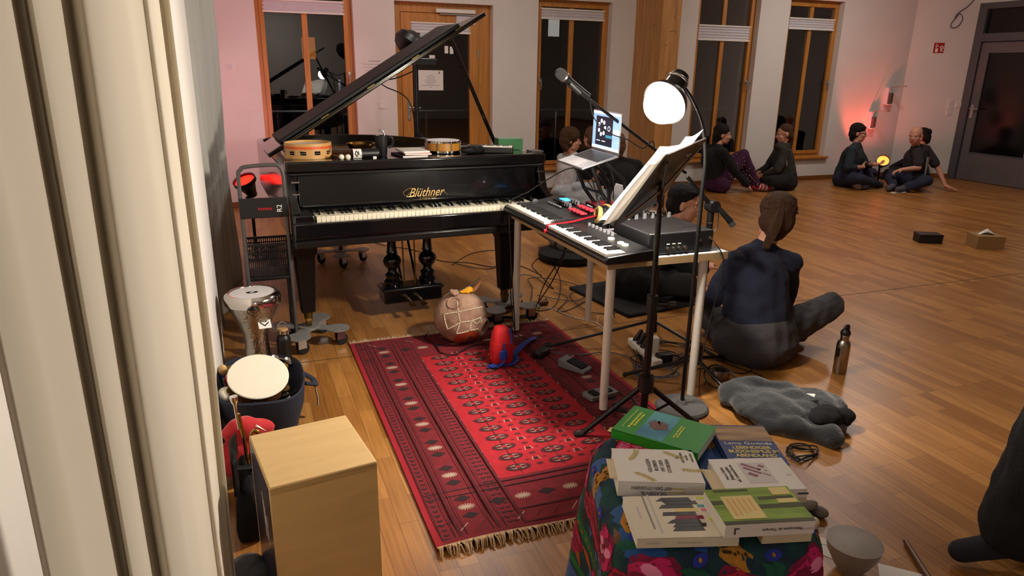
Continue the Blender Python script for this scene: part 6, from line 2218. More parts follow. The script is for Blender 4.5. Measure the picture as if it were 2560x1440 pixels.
part('tissue', MB().grid(lambda u, v: (-.07 + .14 * u, -.02 + .05 * v + .01 * math.sin(6 * u), .125 + .055 * (1 - abs(2 * u - 1)) * math.sin(PI * (.15 + .85 * v))), 14, 10), 'paper', t, solid=.002)
t = thing('small_box', 'small black box on the floor left of the tissue box', 'box', (6.27, 4.83, 0), R(-28))
part('box_body', MB().bx(-.11, .11, -.075, .075, 0, .085), 'black_plastic', t, bevel=.008)
part('lid', MB().bx(-.112, .112, -.077, .077, .065, .088), 'black_metal', t, bevel=.006)
for i, (x, y, rz, lb) in enumerate(((6.83, 7.62, 5, 'white sheet on the floor by the striped socks'), (8.60, 7.22, -10, 'white folded sheet on the floor in front of the two seated men'))):
    o = part('paper_sheet', MB().grid(lambda u, v: (.2 * u - .1, .1 * v - .05, .003 + .02 * max(0, u - .7) * (i + 1)), 8, 3), 'paper', None, solid=.001)
    o.location = (x, y, 0)
    o.rotation_euler = (0, 0, R(rz))
    tag(o, lb, 'paper')

# fleece jacket heap
mb = MB()
mb.ell((2.27, 2.36, .05), (.22, .18, .06)).ell((2.20, 2.52, .05), (.12, .10, .065)).ell((2.42, 2.30, .05), (.18, .16, .065)).ell((2.18, 2.42, .04), (.10, .16, .05)).ell((2.36, 2.15, .03), (.13, .08, .045))
mb.cap((2.14, 2.54, .05), (2.14, 2.26, .035), .05, .045).cap((2.14, 2.26, .035), (2.32, 2.06, .03), .045, .05).cap((2.24, 2.54, .075), (2.42, 2.42, .07), .045, .045)
t = thing('fleece_jacket', 'dark grey fleece jacket lying in a heap on the floor behind the stool', 'jacket', (2.3, 2.4, 0))
organic('fleece_body', mb, 'fleece', t, .008, 3, .055, .11)
organic('lining', MB().ell((2.38, 2.16, .07), (.085, .07, .05)).ell((2.47, 2.15, .06), (.06, .05, .04)), 'fleece_dark', t, .007, 3, .02, .06)
part('care_tag', MB().prism([(2.355, 2.27), (2.39, 2.25), (2.362, 2.228)], .14, .1415), 'paper', t, world=True, flat=True)
cable('bundle of black cable loops sticking out under the fleece jacket', loops((2.13, 2.02), 4, .065, 13, .006), .0036)

# ------------------------------------------------------------------ wall fittings
def wall_socket(loc, nrm, label, nm='wall_socket'):
    n = Vector(nrm).normalized()
    M = frame(loc, Vector((0, 0, 1)).cross(n), (0, 0, 1))
    t = thing(nm, label, 'socket' if nm == 'wall_socket' else 'switch', loc)
    part('cover_plate', MB().prism(rrect(.082, .082, .008, 3), 0, .009, 0, M), 'white_plastic', t, world=True)
    if nm == 'wall_socket':
        part('socket_ring', MB().lathe([(.027, .009), (.03, .012), (.028, .012), (.024, .004), (.001, .004)], 24, 0, M, caps=False), 'blind_white', t, world=True)
    else:
        part('rocker', MB().box((0, 0, .011), (.055, .055, .006), 0, M), 'blind_white', t, world=True, bevel=.002)
    return t


wall_socket((1.632, YB - .0005, 1.145), (0, -1, 0), 'white wall socket between the tall left window and the balcony door')
wall_socket((-.02, YB - .0005, 1.55), (0, -1, 0), 'white wall plate beside the grey curtain', 'wall_switch')
Cn = Vector((-.486, -.874, 0))
Cp = lambda s, z: (9.94 + .81 * s, 8.58 - .45 * s, z)
for i, (s, z, lb) in enumerate(((.80, 1.19, 'upper rocker switch in the column beside the grey door'), (.80, 1.105, 'middle rocker switch in the column beside the grey door'), (.80, 1.02, 'lower rocker switch in the column beside the grey door'), (.93, 1.15, 'single rocker switch closest to the grey door frame'))):
    wall_socket(Cp(s, z), Cn, lb, 'light_switch')
t = thing('fire_sign', 'red square fire equipment sign on the corner wall', 'sign', Cp(.45, 2.0))
M = frame(Vector(Cp(.45, 2.0)) + Cn * .002, Vector((0, 0, 1)).cross(Cn), (0, 0, 1))
part('sign_plate', MB().box((0, 0, 0), (.15, .15, .003), 0, M), 'sign_red', t, world=True)
part('pictogram', MB().box((-.03, -.035, .002), (.04, .055, .001), 0, M).box((-.04, .02, .002), (.022, .026, .001), 0, M).box((-.012, .028, .002), (.014, .02, .001), 0, M).box((-.04, .052, .002), (.02, .012, .001), 0, M), 'paper', t, world=True, flat=True)
part('pictogram', MB().lathe([(.012, .0015), (.026, .0015), (.026, .0025), (.012, .0025), (.012, .0015)], 18, 0, M @ Matrix.Translation((.04, .005, 0)), caps=False).box((.04, -.04, .002), (.034, .022, .001), 0, M), 'paper', t, world=True, flat=True)
o = part('loose_wall_cable', MB().tube(smooth_path([Vector(Cp(s, z)) + Cn * .03 for s, z in ((.62, 2.45), (.56, 2.36), (.57, 2.30), (.66, 2.31), (.72, 2.42), (.66, 2.50), (.60, 2.42), (.63, 2.5), (.78, 2.62), (.85, 2.78), (.9, 3.38))], 5), .006, 8), 'cable_grey', None)
tag(o, 'loop of loose cable hanging from the upper corner wall', 'cable')
for i, (x, z, lb) in enumerate(((9.33, .905, 'lower hand sanitizer dispenser with a long lever on the back wall'), (9.60, 1.27, 'upper hand sanitizer dispenser with a long lever on the back wall'))):
    t = thing('soap_dispenser', lb, 'dispenser', (x, YB, z), 0, 'sanitizer dispensers on the back wall')
    part('housing', MB().bx(-.045, .045, -.07, 0, -.13, .13), 'blind_white', t, bevel=.008)
    part('bottle_window', MB().bx(-.03, .03, -.115, -.07, -.11, .05), 'tube_grey', t, bevel=.006)
    part('drip_cup', MB().bx(-.042, .042, -.10, -.06, -.135, -.12), 'white_plastic', t, bevel=.004)
    part('lever', MB().tube([(-.03, -.06, .12), (-.03, -.12, .14), (-.02, -.33, .155)], .006, 8).tube([(.03, -.06, .12), (.03, -.12, .14), (.02, -.33, .155)], .006, 8).tube([(-.02, -.33, .155), (.02, -.33, .155)], .006, 8), 'steel', t)
mb = MB()
for k, (w, x) in enumerate(((.14, 0), (.22, -.03), (.18, -.05), (.1, -.07), (.12, .02))):
    mb.box((1.56 + x, YB - .0012, 1.64 - .035 * k), (w, .001, .004 if k else .007))
t = part('wall_lettering', mb, 'paper_grey', None, flat=True)
tag(t, 'small grey lettering on the back wall left of the balcony door', 'lettering')
# ------------------------------------------------------------------ people
mat('skin', '#c08a72', .55, var=.05, vscale=14, sss=.08)
mat('skin_dim', '#b07a66', .55, var=.05, vscale=14, sss=.08)
mat('eye_white', '#d8d2cc', .3)
mat('eye_dark', '#1a1412', .25)
mat('lips', '#9c5a50', .5)
mat('hair_brown', '#4a3222', .75, var=.45, vscale=26, stretch=(5, 5, .8), bump=.6, bscale=90, spec=.25)
mat('hair_lighter', '#7a5a3c', .75, var=.3, vscale=30, spec=.25)  # lighter brown strands mixed into the brown hair
mat('hair_dark', '#14100f', .7, var=.35, vscale=30, stretch=(6, 6, .6), bump=.5, bscale=90, spec=.3)
mat('hair_light_brown', '#5a3b24', .6, var=.4, vscale=30, stretch=(6, 6, .6), bump=.5, bscale=90)
mat('navy_knit', '#11172c', .95, var=.1, vscale=12, bump=.25, bscale=160)
mat('trouser_grey', '#3d3b3f', .95, var=.12, vscale=14, bump=.3, bscale=120)
mat('black_knit', '#0c0c0e', .95, var=.1, vscale=14, bump=.3, bscale=120)
mat('hoodie_grey', '#8d9092', .95, sheen=.15, var=.08, vscale=12, bump=.3, bscale=120)
mat('top_white', '#b9b8ba', .95, var=.2, vscale=40, bump=.3, bscale=120)
mat('olive_hoodie', '#2c2823', .95, var=.12, vscale=12, bump=.3, bscale=120)
mat('teal_shirt', '#1b2930', .9, var=.12, vscale=12, bump=.3, bscale=120)
mat('jeans', '#20243a', .95, var=.12, vscale=14, bump=.3, bscale=120)
mat('tshirt_dark', '#241e22', .9, var=.1, vscale=14, bump=.3, bscale=120)
mat('shirt_panel_grey', '#8d8788', .9)
mat('sock_dark', '#1c1c22', .95)
mat('sock_grey', '#4c4c55', .95)
mat('purple_dots', '#3a0f33', .95, var=.15, vscale=14)
mat('stripe_red', '#b0303a', .95)
mat('stripe_pale', '#c7b3ac', .95)


def limb(mb, pts, rr):
    for k in range(len(pts) - 1):
        mb.cap(pts[k], pts[k + 1], rr[k], rr[k + 1])


def hand(mb, w, d, n, curl=.5, side=1, sc=1.0):
    """palm at wrist w pointing along d, palm normal n, five unequal bent fingers and a thumb on the side"""
    d, n = Vector(d).normalized(), Vector(n)
    n = (n - d * n.dot(d)).normalized()
    s = d.cross(n) * side
    w = Vector(w)
    M = Matrix((s, d, n)).transposed().to_4x4()
    mb.ell(w + d * .045 * sc, (.041 * sc, .052 * sc, .0165 * sc), M)
    mb.cap(w - d * .01, w + d * .03 * sc, .024 * sc, .026 * sc)
    for k, (off, ln) in enumerate(((-.030, .062), (-.010, .074), (.010, .078), (.029, .070))):
        p = w + (d * .085 + s * off) * sc
        a = 0.0
        r_ = .0088 * sc
        for j, f in enumerate((.45, .32, .23)):
            a += curl * (.55 + .25 * j) + .06 * k * curl
            q = p + (d * math.cos(a) + n * math.sin(a)) * ln * f * sc
            mb.cap(p, q, r_, r_ * .92, 8)
            p, r_ = q, r_ * .92
    p = w + (d * .028 + s * .03) * sc
    q = p + (d * .55 + s * .62 + n * .35 * curl).normalized() * .042 * sc
    mb.cap(p, q, .0115 * sc, .0098 * sc, 8)
    mb.cap(q, q + (d * .85 + s * .15 + n * .6 * curl).normalized() * .03 * sc, .0098 * sc, .008 * sc, 8)


def foot(mb, a, toe, up, sc=1.0):
    a, toe = Vector(a), Vector(toe)
    d = (toe - a).normalized()
    mb.cap(a - d * .035, a + d * .05, .036 * sc, .036 * sc)
    mb.cap(a + d * .03, toe - d * .02, .038 * sc, .03 * sc, squash=.75)


def headM(c, yaw_, pitch_=0.0, roll_=0.0):
    """local +y is where the face looks; yaw 0 looks along +Y, positive turns to -X"""
    return Matrix.Translation(c) @ Matrix.Rotation(yaw_, 4, 'Z') @ Matrix.Rotation(pitch_, 4, 'X') @ Matrix.Rotation(roll_, 4, 'Y')


def head_prims(mb, M, s=1.0, jaw=1.0):
    Rm = M.to_3x3().to_4x4()
    P = lambda x, y, z: M @ Vector((x * s, y * s, z * s))
    E = lambda p, r: mb.ell(P(*p), tuple(q * s for q in r), Rm)
    C = lambda p, q, a, b_: mb.cap(P(*p), P(*q), a * s, b_ * s, 10)
    E((0, -.012, .035), (.074, .094, .084))
    E((0, .030, -.035), (.058 * jaw, .060, .078))
    E((0, .052, -.088), (.030 * jaw, .026, .022))
    C((-.040, .028, -.075), (0, .058, -.092), .020, .019)
    C((.040, .028, -.075), (0, .058, -.092), .020, .019)
    C((-.036, .072, .022), (.036, .072, .022), .013, .013)
    E((-.036, .060, -.022), (.024, .022, .02))
    E((.036, .060, -.022), (.024, .022, .02))
    C((0, .083, .016), (0, .105, -.022), .0085, .0115)
    C((-.010, .092, -.028), (.010, .092, -.028), .0085, .0085)
    C((-.018, .080, -.057), (.018, .080, -.057), .0085, .0085)
    C((-.015, .079, -.067), (.015, .079, -.067), .0085, .0085)
    for sx in (-1, 1):
        mb.ell(P(sx * .075, -.012, -.004), (.010 * s, .020 * s, .031 * s), Rm @ Matrix.Rotation(sx * .25, 4, 'Z') @ Matrix.Rotation(-.15, 4, 'X'))


def face_parts(t, M, s=1.0, brow='hair_dark'):
    P = lambda x, y, z: M @ Vector((x * s, y * s, z * s))
    Rm = M.to_3x3().to_4x4()
    for sx in (-1, 1):
        e = part('eye', MB().ell(P(sx * .031, .0735, .002), (.0125 * s, .008 * s, .0068 * s), Rm, 0, 14, 10), 'eye_white', t, world=True)
        part('pupil', MB().ell(P(sx * .031, .0800, .002), (.0055 * s, .0035 * s, .0055 * s), Rm, 0, 12, 8), 'eye_dark', e, world=False) if False else part('pupil', MB().ell(P(sx * .031, .0795, .002), (.0055 * s, .0035 * s, .0055 * s), Rm, 0, 12, 8), 'eye_dark', t, world=True)
        part('eyebrow', MB().tube([P(sx * .014, .0855, .022), P(sx * .032, .0845, .027), P(sx * .048, .073, .021)], [.003 * s, .0038 * s, .002 * s], 8, squash=.6), brow, t, world=True)
    part('lips', MB().tube([P(-.022, .0815, -.062), P(-.008, .0895, -.060), P(.008, .0895, -.060), P(.022, .0815, -.062)], [.003 * s, .0055 * s, .0055 * s, .003 * s], 8), 'lips', t, world=True)


def hair_cap(M, s=1.0, thick=.012, back=.0, front=.055, low=-.05):
    """scalp-hugging hair volume with the face left free"""
    mb = MB()
    Rm = M.to_3x3().to_4x4()
    P = lambda x, y, z: M @ Vector((x * s, y * s, z * s))
    mb.ell(P(0, -.028, .060), ((.073 + thick) * s, (.086 + thick) * s, (.072 + thick) * s), Rm)
    mb.ell(P(0, -.055, .0), ((.070 + thick * .9) * s, (.058 + thick) * s, (.075 + thick) * s), Rm)
    if low < -.03:
        mb.ell(P(0, -.060, low), (.058 * s, .045 * s, .06 * s), Rm)
    return mb


def body(name, label, base, J, skin='skin', top=None, bottom=None, sleeve=1.0, hem=.0, feet=None, voxel=.007, face=True, brow='hair_dark',
         hair=None, hairmat='hair_dark', hm=None, hs=1.0, jaw=1.0, hands=None, neck_col=0.0, foldt=.02, foldb=.018, group=None, hood=None, sc=1.0, topr=1.0, hipr=1.0):
    t = thing(name, label, 'person', base, 0, group)
    V_ = {k: Vector(v) for k, v in J.items()}
    mb = MB()
    pel, ch, nk = V_['pelvis'], V_['chest'], V_['neck']
    hc = hm @ Vector((0, -.02 * hs, -.06 * hs))
    # trunk
    limb(mb, [pel, pel.lerp(ch, .5), ch], [.135, .115, .13])
    mb.cap(V_['ls'].lerp(ch, .25), V_['rs'].lerp(ch, .25), .062, .062)
    mb.cap(V_['ls'].lerp(nk, .1), nk, .05, .05); mb.cap(V_['rs'].lerp(nk, .1), nk, .05, .05)
    mb.cap(ch, nk, .08, .056)
    mb.cap(nk, hc, .052 * hs, .05 * hs)
    head_prims(mb, hm, hs, jaw)
    for s in ('l', 'r'):
        if s + 'e' in V_:
            limb(mb, [V_[s + 's'], V_[s + 'e']], [.05, .04])
            limb(mb, [V_[s + 'e'], V_[s + 'w']], [.04, .026])
            if hands and s in hands:
                hd, hn, cu = hands[s]
                hand(mb, V_[s + 'w'], hd, hn, cu, 1 if s == 'l' else -1)
        if s + 'k' in V_:
            limb(mb, [V_[s + 'h'], V_[s + 'k']], [.085, .056])
            limb(mb, [V_[s + 'k'], V_[s + 'k'].lerp(V_[s + 'a'], .3), V_[s + 'a']], [.052, .054, .036])
            if s + 't' in V_:
                foot(mb, V_[s + 'a'], V_[s + 't'], None)
    organic('body', mb, skin, t, voxel, 4)
    if face:
        face_parts(t, hm, hs, brow)
    # clothes
    if top:
        m = MB()
        limb(m, [pel + (ch - pel) * hem, pel.lerp(ch, .5), ch], [.162 * topr, .152 * topr, .158 * topr])
        m.cap(V_['ls'].lerp(ch, .22), V_['rs'].lerp(ch, .22), .085, .085)
        m.cap(V_['ls'], nk, .07, .062); m.cap(V_['rs'], nk, .07, .062)
        m.cap(ch, nk.lerp(ch, .15), .11, .075)
        for s in ('l', 'r'):
            if s + 'e' in V_:
                if sleeve <= .5:
                    m.cap(V_[s + 's'], V_[s + 's'].lerp(V_[s + 'e'], sleeve * 2), .074, .068)
                else:
                    m.cap(V_[s + 's'], V_[s + 'e'], .074, .060)
                    e2 = V_[s + 'e'].lerp(V_[s + 'w'], (sleeve - .5) * 2)
                    m.cap(V_[s + 'e'], e2, .059, .046)
        if hood:
            m.cap(nk + Vector(hood) + Vector((-.07, 0, 0)), nk + Vector(hood) + Vector((.07, 0, 0)), .06, .06)
        organic('top', m, top, t, voxel, 5, foldt, .11)
    if bottom:
        m = MB()
        m.cap(V_['lh'], V_['rh'], .14 * hipr ** .5, .14 * hipr ** .5)
        m.cap(pel, pel.lerp(ch, .22), .165 * hipr, .155 * hipr)
        for s in ('l', 'r'):
            if s + 'k' in V_:
                limb(m, [V_[s + 'h'], V_[s + 'k']], [.118, .082])
                limb(m, [V_[s + 'k'], V_[s + 'a'].lerp(V_[s + 'k'], .08)], [.08, .062])
        organic('trousers', m, bottom, t, voxel, 5, foldb, .11)
    if feet:
        for s in ('l', 'r'):
            if s + 't' in V_:
                m = MB()
                a, toe = V_[s + 'a'], V_[s + 't']
                d = (toe - a).normalized()
                m.cap(a - d * .04, a + d * .05, .044, .044)
                m.cap(a + d * .03, toe - d * .012, .046, .038)
                m.cap(a, a.lerp(V_[s + 'k'], .18), .044, .043)
                organic('sock', m, feet, t, voxel, 4)
    if hair:
        organic('hair', hair, hairmat, t, voxel * .8, 3, .008, .03)
    return t


def world_pose(base, yaw_, J, z=0.0):
    M = Matrix.Translation((base[0], base[1], z)) @ Matrix.Rotation(yaw_, 4, 'Z')
    return {k: tuple(M @ Vector(v)) for k, v in J.items()}


def crossed(lean=.05, kneeh=.17, spread=.36, tw=0.0, armw=((-.16, .34, .20), (.16, .34, .20)), arme=((-.29, .14, .33), (.29, .14, .33))):
    """cross-legged sitting pose, local +y forward"""
    return dict(pelvis=(0, 0, .13), chest=(0, .02 + lean * .7, .44), neck=(0, .03 + lean, .60), ls=(-.175, .02 + lean * .9, .535), rs=(.175, .02 + lean * .9, .535),
                le=arme[0], re=arme[1], lw=armw[0], rw=armw[1], lh=(-.10, .03, .12), rh=(.10, .03, .12),
                lk=(-spread, .28, kneeh), rk=(spread, .28, kneeh), la=(.10, .36, .065), ra=(-.09, .43, .06), lt=(.26, .34, .05), rt=(-.25, .46, .045))


# --- girl in the foreground, seen from behind
J = dict(pelvis=(2.645, 2.95, .13), chest=(2.64, 3.03, .44), neck=(2.69, 3.06, .62), ls=(2.50, 3.045, .555), rs=(2.845, 3.0, .53),
         le=(2.45, 3.14, .33), re=(2.90, 3.07, .29), lw=(2.58, 3.36, .24), rw=(2.79, 3.31, .23), lh=(2.55, 2.99, .12), rh=(2.74, 2.96, .12),
         lk=(2.62, 3.40, .13), rk=(3.185, 2.99, .25), la=(2.84, 3.46, .065), ra=(2.88, 3.20, .075), lt=(2.99, 3.42, .05), rt=(3.07, 3.05, .05))
hm = headM((2.775, 3.09, .775), R(-24), R(-12), R(9))
hr = hair_cap(hm, 1.06, .021, low=-.055)
hr.ell(hm @ Vector((0, -.035, -.01)), (.096, .075, .085), hm.to_3x3().to_4x4())
P = lambda x, y, z: hm @ Vector((x, y, z))
hr.ell(P(-.01, -.105, .052), (.036, .032, .038))
hr.cap(P(-.02, -.115, .05), P(-.035, -.135, -.06), .027, .030).cap(P(-.035, -.135, -.06), P(-.052, -.115, -.16), .030, .012)
g = body('person', 'person in a navy jumper sitting cross-legged with their back to the camera', (2.65, 2.98, 0), J, 'skin', 'navy_knit', 'trouser_grey', 1.0, -.02, 'sock_dark', .006, False,
         hair=hr, hairmat='hair_brown', hm=hm, hs=1.06, hands=dict(l=((.7, .5, -.3), (0, 0, -1), .6), r=((-.6, .6, -.3), (0, 0, -1), .6)), topr=1.2, foldt=.035, foldb=.035, hipr=1.22)
random.seed(17)
st_ = MB()
for k in range(26):
    a = random.uniform(-1.25, 1.25)
    p0_ = P(.086 * math.sin(a), -.03 + .02 * math.cos(a), .115 - .04 * abs(a))
    p1_ = P(.095 * math.sin(a), -.095, .075 - .02 * abs(a))
    st_.tube(smooth_path([p0_, p1_, P(-.015 + random.uniform(-.012, .012), -.128, .052 + random.uniform(-.014, .014))], 4), .0035, 5)
for k in range(16):
    o_ = random.uniform(-.022, .022)
    st_.tube(smooth_path([P(-.015 + o_ * .6, -.138, .05), P(-.03 + o_, -.162, -.03), P(-.045 + o_ * 1.2, -.150, -.10), P(-.055 + o_ * .8, -.13, -.175 + .02 * random.random())], 4), [.004] * 12 + [.0018], 5)
for k in range(150):
    a = random.uniform(-PI, PI) * .98
    e0 = random.uniform(.05, 1.25)
    q0 = P(.094 * math.sin(a) * math.cos(e0 * .6), -.022 + .108 * math.cos(a) * math.cos(e0 * .6), .05 + .096 * math.sin(e0 * .9))
    q1 = P(.093 * math.sin(a) * .75, -.075 + .03 * math.cos(a), .06 + .06 * math.sin(e0))
    st_.tube(smooth_path([q0, q0.lerp(q1, .5) + (q0 - P(0, -.03, .03)).normalized() * .008, q1, P(-.012 + random.uniform(-.014, .014), -.12, .05 + random.uniform(-.02, .02))], 3), .0022, 4, k % 3 == 0 and 1 or 0)
part('hair_strand', st_, ['hair_brown', 'hair_lighter'], g, world=True, kind='stuff')
part('hair_tie', MB().lathe([(.020, -.006), (.027, 0), (.020, .006), (.020, -.006)], 18, 0, frame(P(-.018, -.118, .04), (1, 0, 0), (0, 1, 0)), caps=False), 'black', g, world=True)

# --- man seated behind the table, in profile
J = dict(pelvis=(2.55, 4.22, .12), chest=(2.70, 4.20, .36), neck=(2.80, 4.19, .485), ls=(2.67, 4.37, .44), rs=(2.70, 4.02, .44),
         le=(2.86, 4.42, .24), re=(2.88, 3.99, .23), lw=(3.10, 4.26, .20), rw=(3.11, 4.09, .19), lh=(2.56, 4.31, .12), rh=(2.56, 4.13, .12),
         lk=(2.84, 4.56, .18), rk=(2.78, 3.86, .17), la=(3.02, 4.22, .06), ra=(2.99, 4.10, .06), lt=(3.17, 4.12, .045), rt=(3.13, 4.00, .04))
hm = headM((2.925, 4.17, .66), R(-126), R(-6), 0)
hr = hair_cap(hm, 1.06, .012, low=-.05)
hr.cap(hm @ Vector((-.06, -.02, .05)), hm @ Vector((-.07, -.04, -.03)), .02, .016)
hr.cap(hm @ Vector((.06, -.02, .05)), hm @ Vector((.07, -.04, -.03)), .02, .016)
hr.cap(hm @ Vector((-.04, .062, .098)), hm @ Vector((.04, .062, .098)), .022, .022)
g = body('person', 'person with short dark hair in profile sitting barefoot on the floor behind the table', (2.6, 4.2, 0), J, 'skin', 'black_knit', 'black_knit', .9, .0, None, .006, True, 'hair_dark', hr, 'hair_dark', hm, 1.06, 1.05,
         dict(l=((.55, -.65, .2), (.3, -.2, -1), 1.0), r=((.62, .5, .25), (.2, .2, -1), 1.0)))
o = part('floor_mat', MB().box((2.62, 4.2, .012), (.75, .72, .024), 0, None, R(8)), 'black_knit', None, bevel=.01)
tag(o, 'dark flat mat under the person behind the table', 'mat')

# --- person in a light grey hoodie, back to the camera
J = dict(pelvis=(2.62, 5.30, .20), chest=(2.68, 5.36, .46), neck=(2.74, 5.39, .60), ls=(2.52, 5.44, .55), rs=(2.86, 5.30, .53),
         le=(2.50, 5.58, .36), re=(3.00, 5.42, .33), lw=(2.68, 5.74, .28), rw=(2.98, 5.64, .27), lh=(2.56, 5.38, .19), rh=(2.72, 5.30, .19),
         lk=(2.52, 5.74, .20), rk=(3.05, 5.52, .20), la=(2.88, 5.82, .08), ra=(2.76, 5.72, .08), lt=(3.02, 5.84, .05), rt=(2.66, 5.86, .05))
hm = headM((2.80, 5.41, .76), R(-48), R(-6), 0)
hr = hair_cap(hm, 1.05, .006, low=-.035)
body('person', 'person in a light grey hoodie seen from behind on a dark cushion beyond the table', (2.65, 5.35, 0), J, 'skin', 'hoodie_grey', 'hoodie_grey', 1.0, -.05, 'sock_dark', .007, True, 'hair_dark', hr, 'hair_dark', hm, 1.05,
     hood=(-.02, -.06, .0), topr=1.08)
o = part('floor_cushion', MB().lathe([(.24, 0), (.27, .03), (.27, .07), (.2, .1), (.01, .105)], 40, 0, Matrix.Translation((2.58, 5.30, 0))), 'black_knit', None)
tag(o, 'round black cushion under the person in the grey hoodie', 'cushion')

# --- curly haired person in a white top by the third window
b = (3.62, 7.62)
J = world_pose(b, R(-78), crossed(.06, .17))
hm = headM((b[0] + .06, b[1], .775), R(-115), R(-4), 0)
hr = hair_cap(hm, 1.05, .03, low=-.07)
for k in range(30):
    a, e_ = k * 2.4, (k % 7) / 7
    hr.ell(hm @ Vector((.085 * math.cos(a), -.04 + .07 * math.sin(a) * .9, .10 - .22 * e_)), (.026, .026, .026)) if not (math.sin(a) > .3 and e_ > .2) else None
body('person', 'person with curly brown hair and a white top by the third window', (b[0], b[1], 0), J, 'skin', 'top_white', 'hoodie_grey', .8, -.02, 'sock_grey', .008, True, 'hair_brown', hr, 'hair_brown', hm, 1.05, hands=dict(l=((.6, .2, .2), (0, 0, -1), .4), r=((.6, -.1, .2), (0, 0, -1), .4)))

# --- person in black half hidden behind the laptop
b = (3.90, 6.72)
J = world_pose(b, R(10), crossed(-.05, .17))
J.update(neck=(b[0] - .10, b[1] + .02, .64), chest=(b[0] - .04, b[1] + .02, .46), ls=(b[0] - .24, b[1] + .02, .56), rs=(b[0] + .14, b[1], .58), re=(b[0] + .30, b[1] + .02, .34), rw=(b[0] + .34, b[1] - .12, .10), le=(b[0] - .36, b[1] + .1, .34), lw=(b[0] - .2, b[1] + .3, .22))
hm = headM((b[0] - .14, b[1] + .03, .80), R(30), 0, R(-8))
hr = hair_cap(hm, 1.05, .02, low=-.07)
body('person', 'person in black clothes half hidden behind the laptop, leaning on one hand', (b[0], b[1], 0), J, 'skin', 'black_knit', 'black_knit', .9, -.02, 'sock_dark', .008, True, 'hair_brown', hr, 'hair_light_brown', hm, 1.05, hands=dict(r=((.3, -.6, -.25), (0, 0, -1), .2)), topr=1.2)
b = (4.22, 7.95)
J = world_pose(b, R(10), crossed(.05, .17))
hm = headM((b[0] - .10, b[1] + .03, .76), R(15), 0, 0)
body('person', 'person with light brown hair almost hidden behind the laptop, beside the curly haired person', (b[0], b[1], 0), J, 'skin', 'black_knit', 'trouser_grey', 1.0, -.02, 'sock_dark', .008, True, 'hair_dark', hair_cap(hm, 1.05, .02, low=-.07), 'hair_light_brown', hm, 1.05, topr=1.05)

# --- dark haired person with raised knees and dotted purple leggings
J = dict(pelvis=(6.10, 8.02, .13), chest=(6.03, 8.04, .44), neck=(6.08, 8.04, .60), ls=(6.02, 8.20, .55), rs=(6.06, 7.87, .55),
         le=(6.26, 8.22, .36), re=(6.25, 7.82, .30), lw=(6.50, 8.14, .42), rw=(6.45, 7.80, .12), lh=(6.12, 8.11, .12), rh=(6.12, 7.93, .12),
         lk=(6.48, 8.08, .46), rk=(6.42, 7.90, .50), la=(6.62, 8.02, .08), ra=(6.66, 7.84, .075), lt=(6.80, 8.0, .05), rt=(6.86, 7.82, .05))
hm = headM((6.15, 8.03, .765), R(-122), R(-4), 0)
hr = hair_cap(hm, 1.05, .018, low=-.09)
hr.cap(hm @ Vector((0, -.09, 0)), hm @ Vector((0, -.085, -.2)), .05, .04)
g = body('person', 'person in dotted purple leggings sitting with raised knees under the fourth window', (6.2, 8.0, 0), J, 'skin', 'black_knit', 'purple_dots', 1.0, -.02, 'stripe_red', .008, True, 'hair_dark', hr, 'hair_dark', hm, 1.05, 1.0,
         dict(l=((.7, -.2, -.2), (0, 0, -1), .5), r=((.5, 0, -.4), (0, .3, -1), .3)))
for s in ((6.66, 7.84, .075, 6.86, 7.82, .05), (6.62, 8.02, .08, 6.80, 8.0, .05)):
    for k in (.1, .38, .66):
        a, c = Vector(s[:3]), Vector(s[3:])
        d = (c - a).normalized()
        part('sock_stripe', MB().cyl(a.lerp(c, k) - d * .01, a.lerp(c, k) + d * .012, .0485, n=20), 'stripe_pale', g, world=True)
random.seed(6)
dm = MB()
for k in range(110):
    a, c, r0, r1 = random.choice(((J['rh'], J['rk'], .118, .084), (J['rk'], J['ra'], .084, .066), (J['lk'], J['la'], .084, .066)))
    f = random.uniform(.15, .95)
    ax = (Vector(c) - Vector(a)).normalized()
    e = ax.orthogonal().normalized()
    th = random.uniform(0, 2 * PI)
    nn = e * math.cos(th) + ax.cross(e) * math.sin(th)
    dm.ell(Vector(a).lerp(Vector(c), f) + nn * (r0 + (r1 - r0) * f + .002), (.006, .006, .006), None, 0, 6, 4)
part('legging_dots', dm, 'stripe_pale', g, world=True, kind='stuff')

# --- cross-legged person in a dark hoodie with a ponytail
J = world_pose((7.24, 7.93), R(62), crossed(.10, .16, .36, armw=((-.07, .42, .16), (.03, .43, .17)), arme=((-.27, .20, .30), (.26, .20, .30))))
hm = headM((7.14, 7.98, .765), R(72), R(-10), 0)
hr = hair_cap(hm, 1.05, .008, low=-.03)
hr.cap(hm @ Vector((.02, -.10, .03)), hm @ Vector((.03, -.12, -.08)), .03, .035).cap(hm @ Vector((.03, -.12, -.08)), hm @ Vector((.04, -.10, -.2)), .035, .02)
g = body('person', 'smiling person with a ponytail in a dark hoodie under the fifth window', (7.24, 7.93, 0), J, 'skin', 'olive_hoodie', 'black_knit', .78, -.04, None, .007, True, 'hair_brown', hr, 'hair_brown', hm, 1.05, 1.0,
         dict(l=((.3, .8, -.3), (0, 0, -1), .7), r=((-.4, .8, -.3), (0, 0, -1), .7)), hood=(0, -.03, .0))
part('hood_cord', MB().tube([(7.10, 7.815, .56), (7.085, 7.80, .44), (7.10, 7.80, .35)], .006, 6), 'stripe_pale', g, world=True)

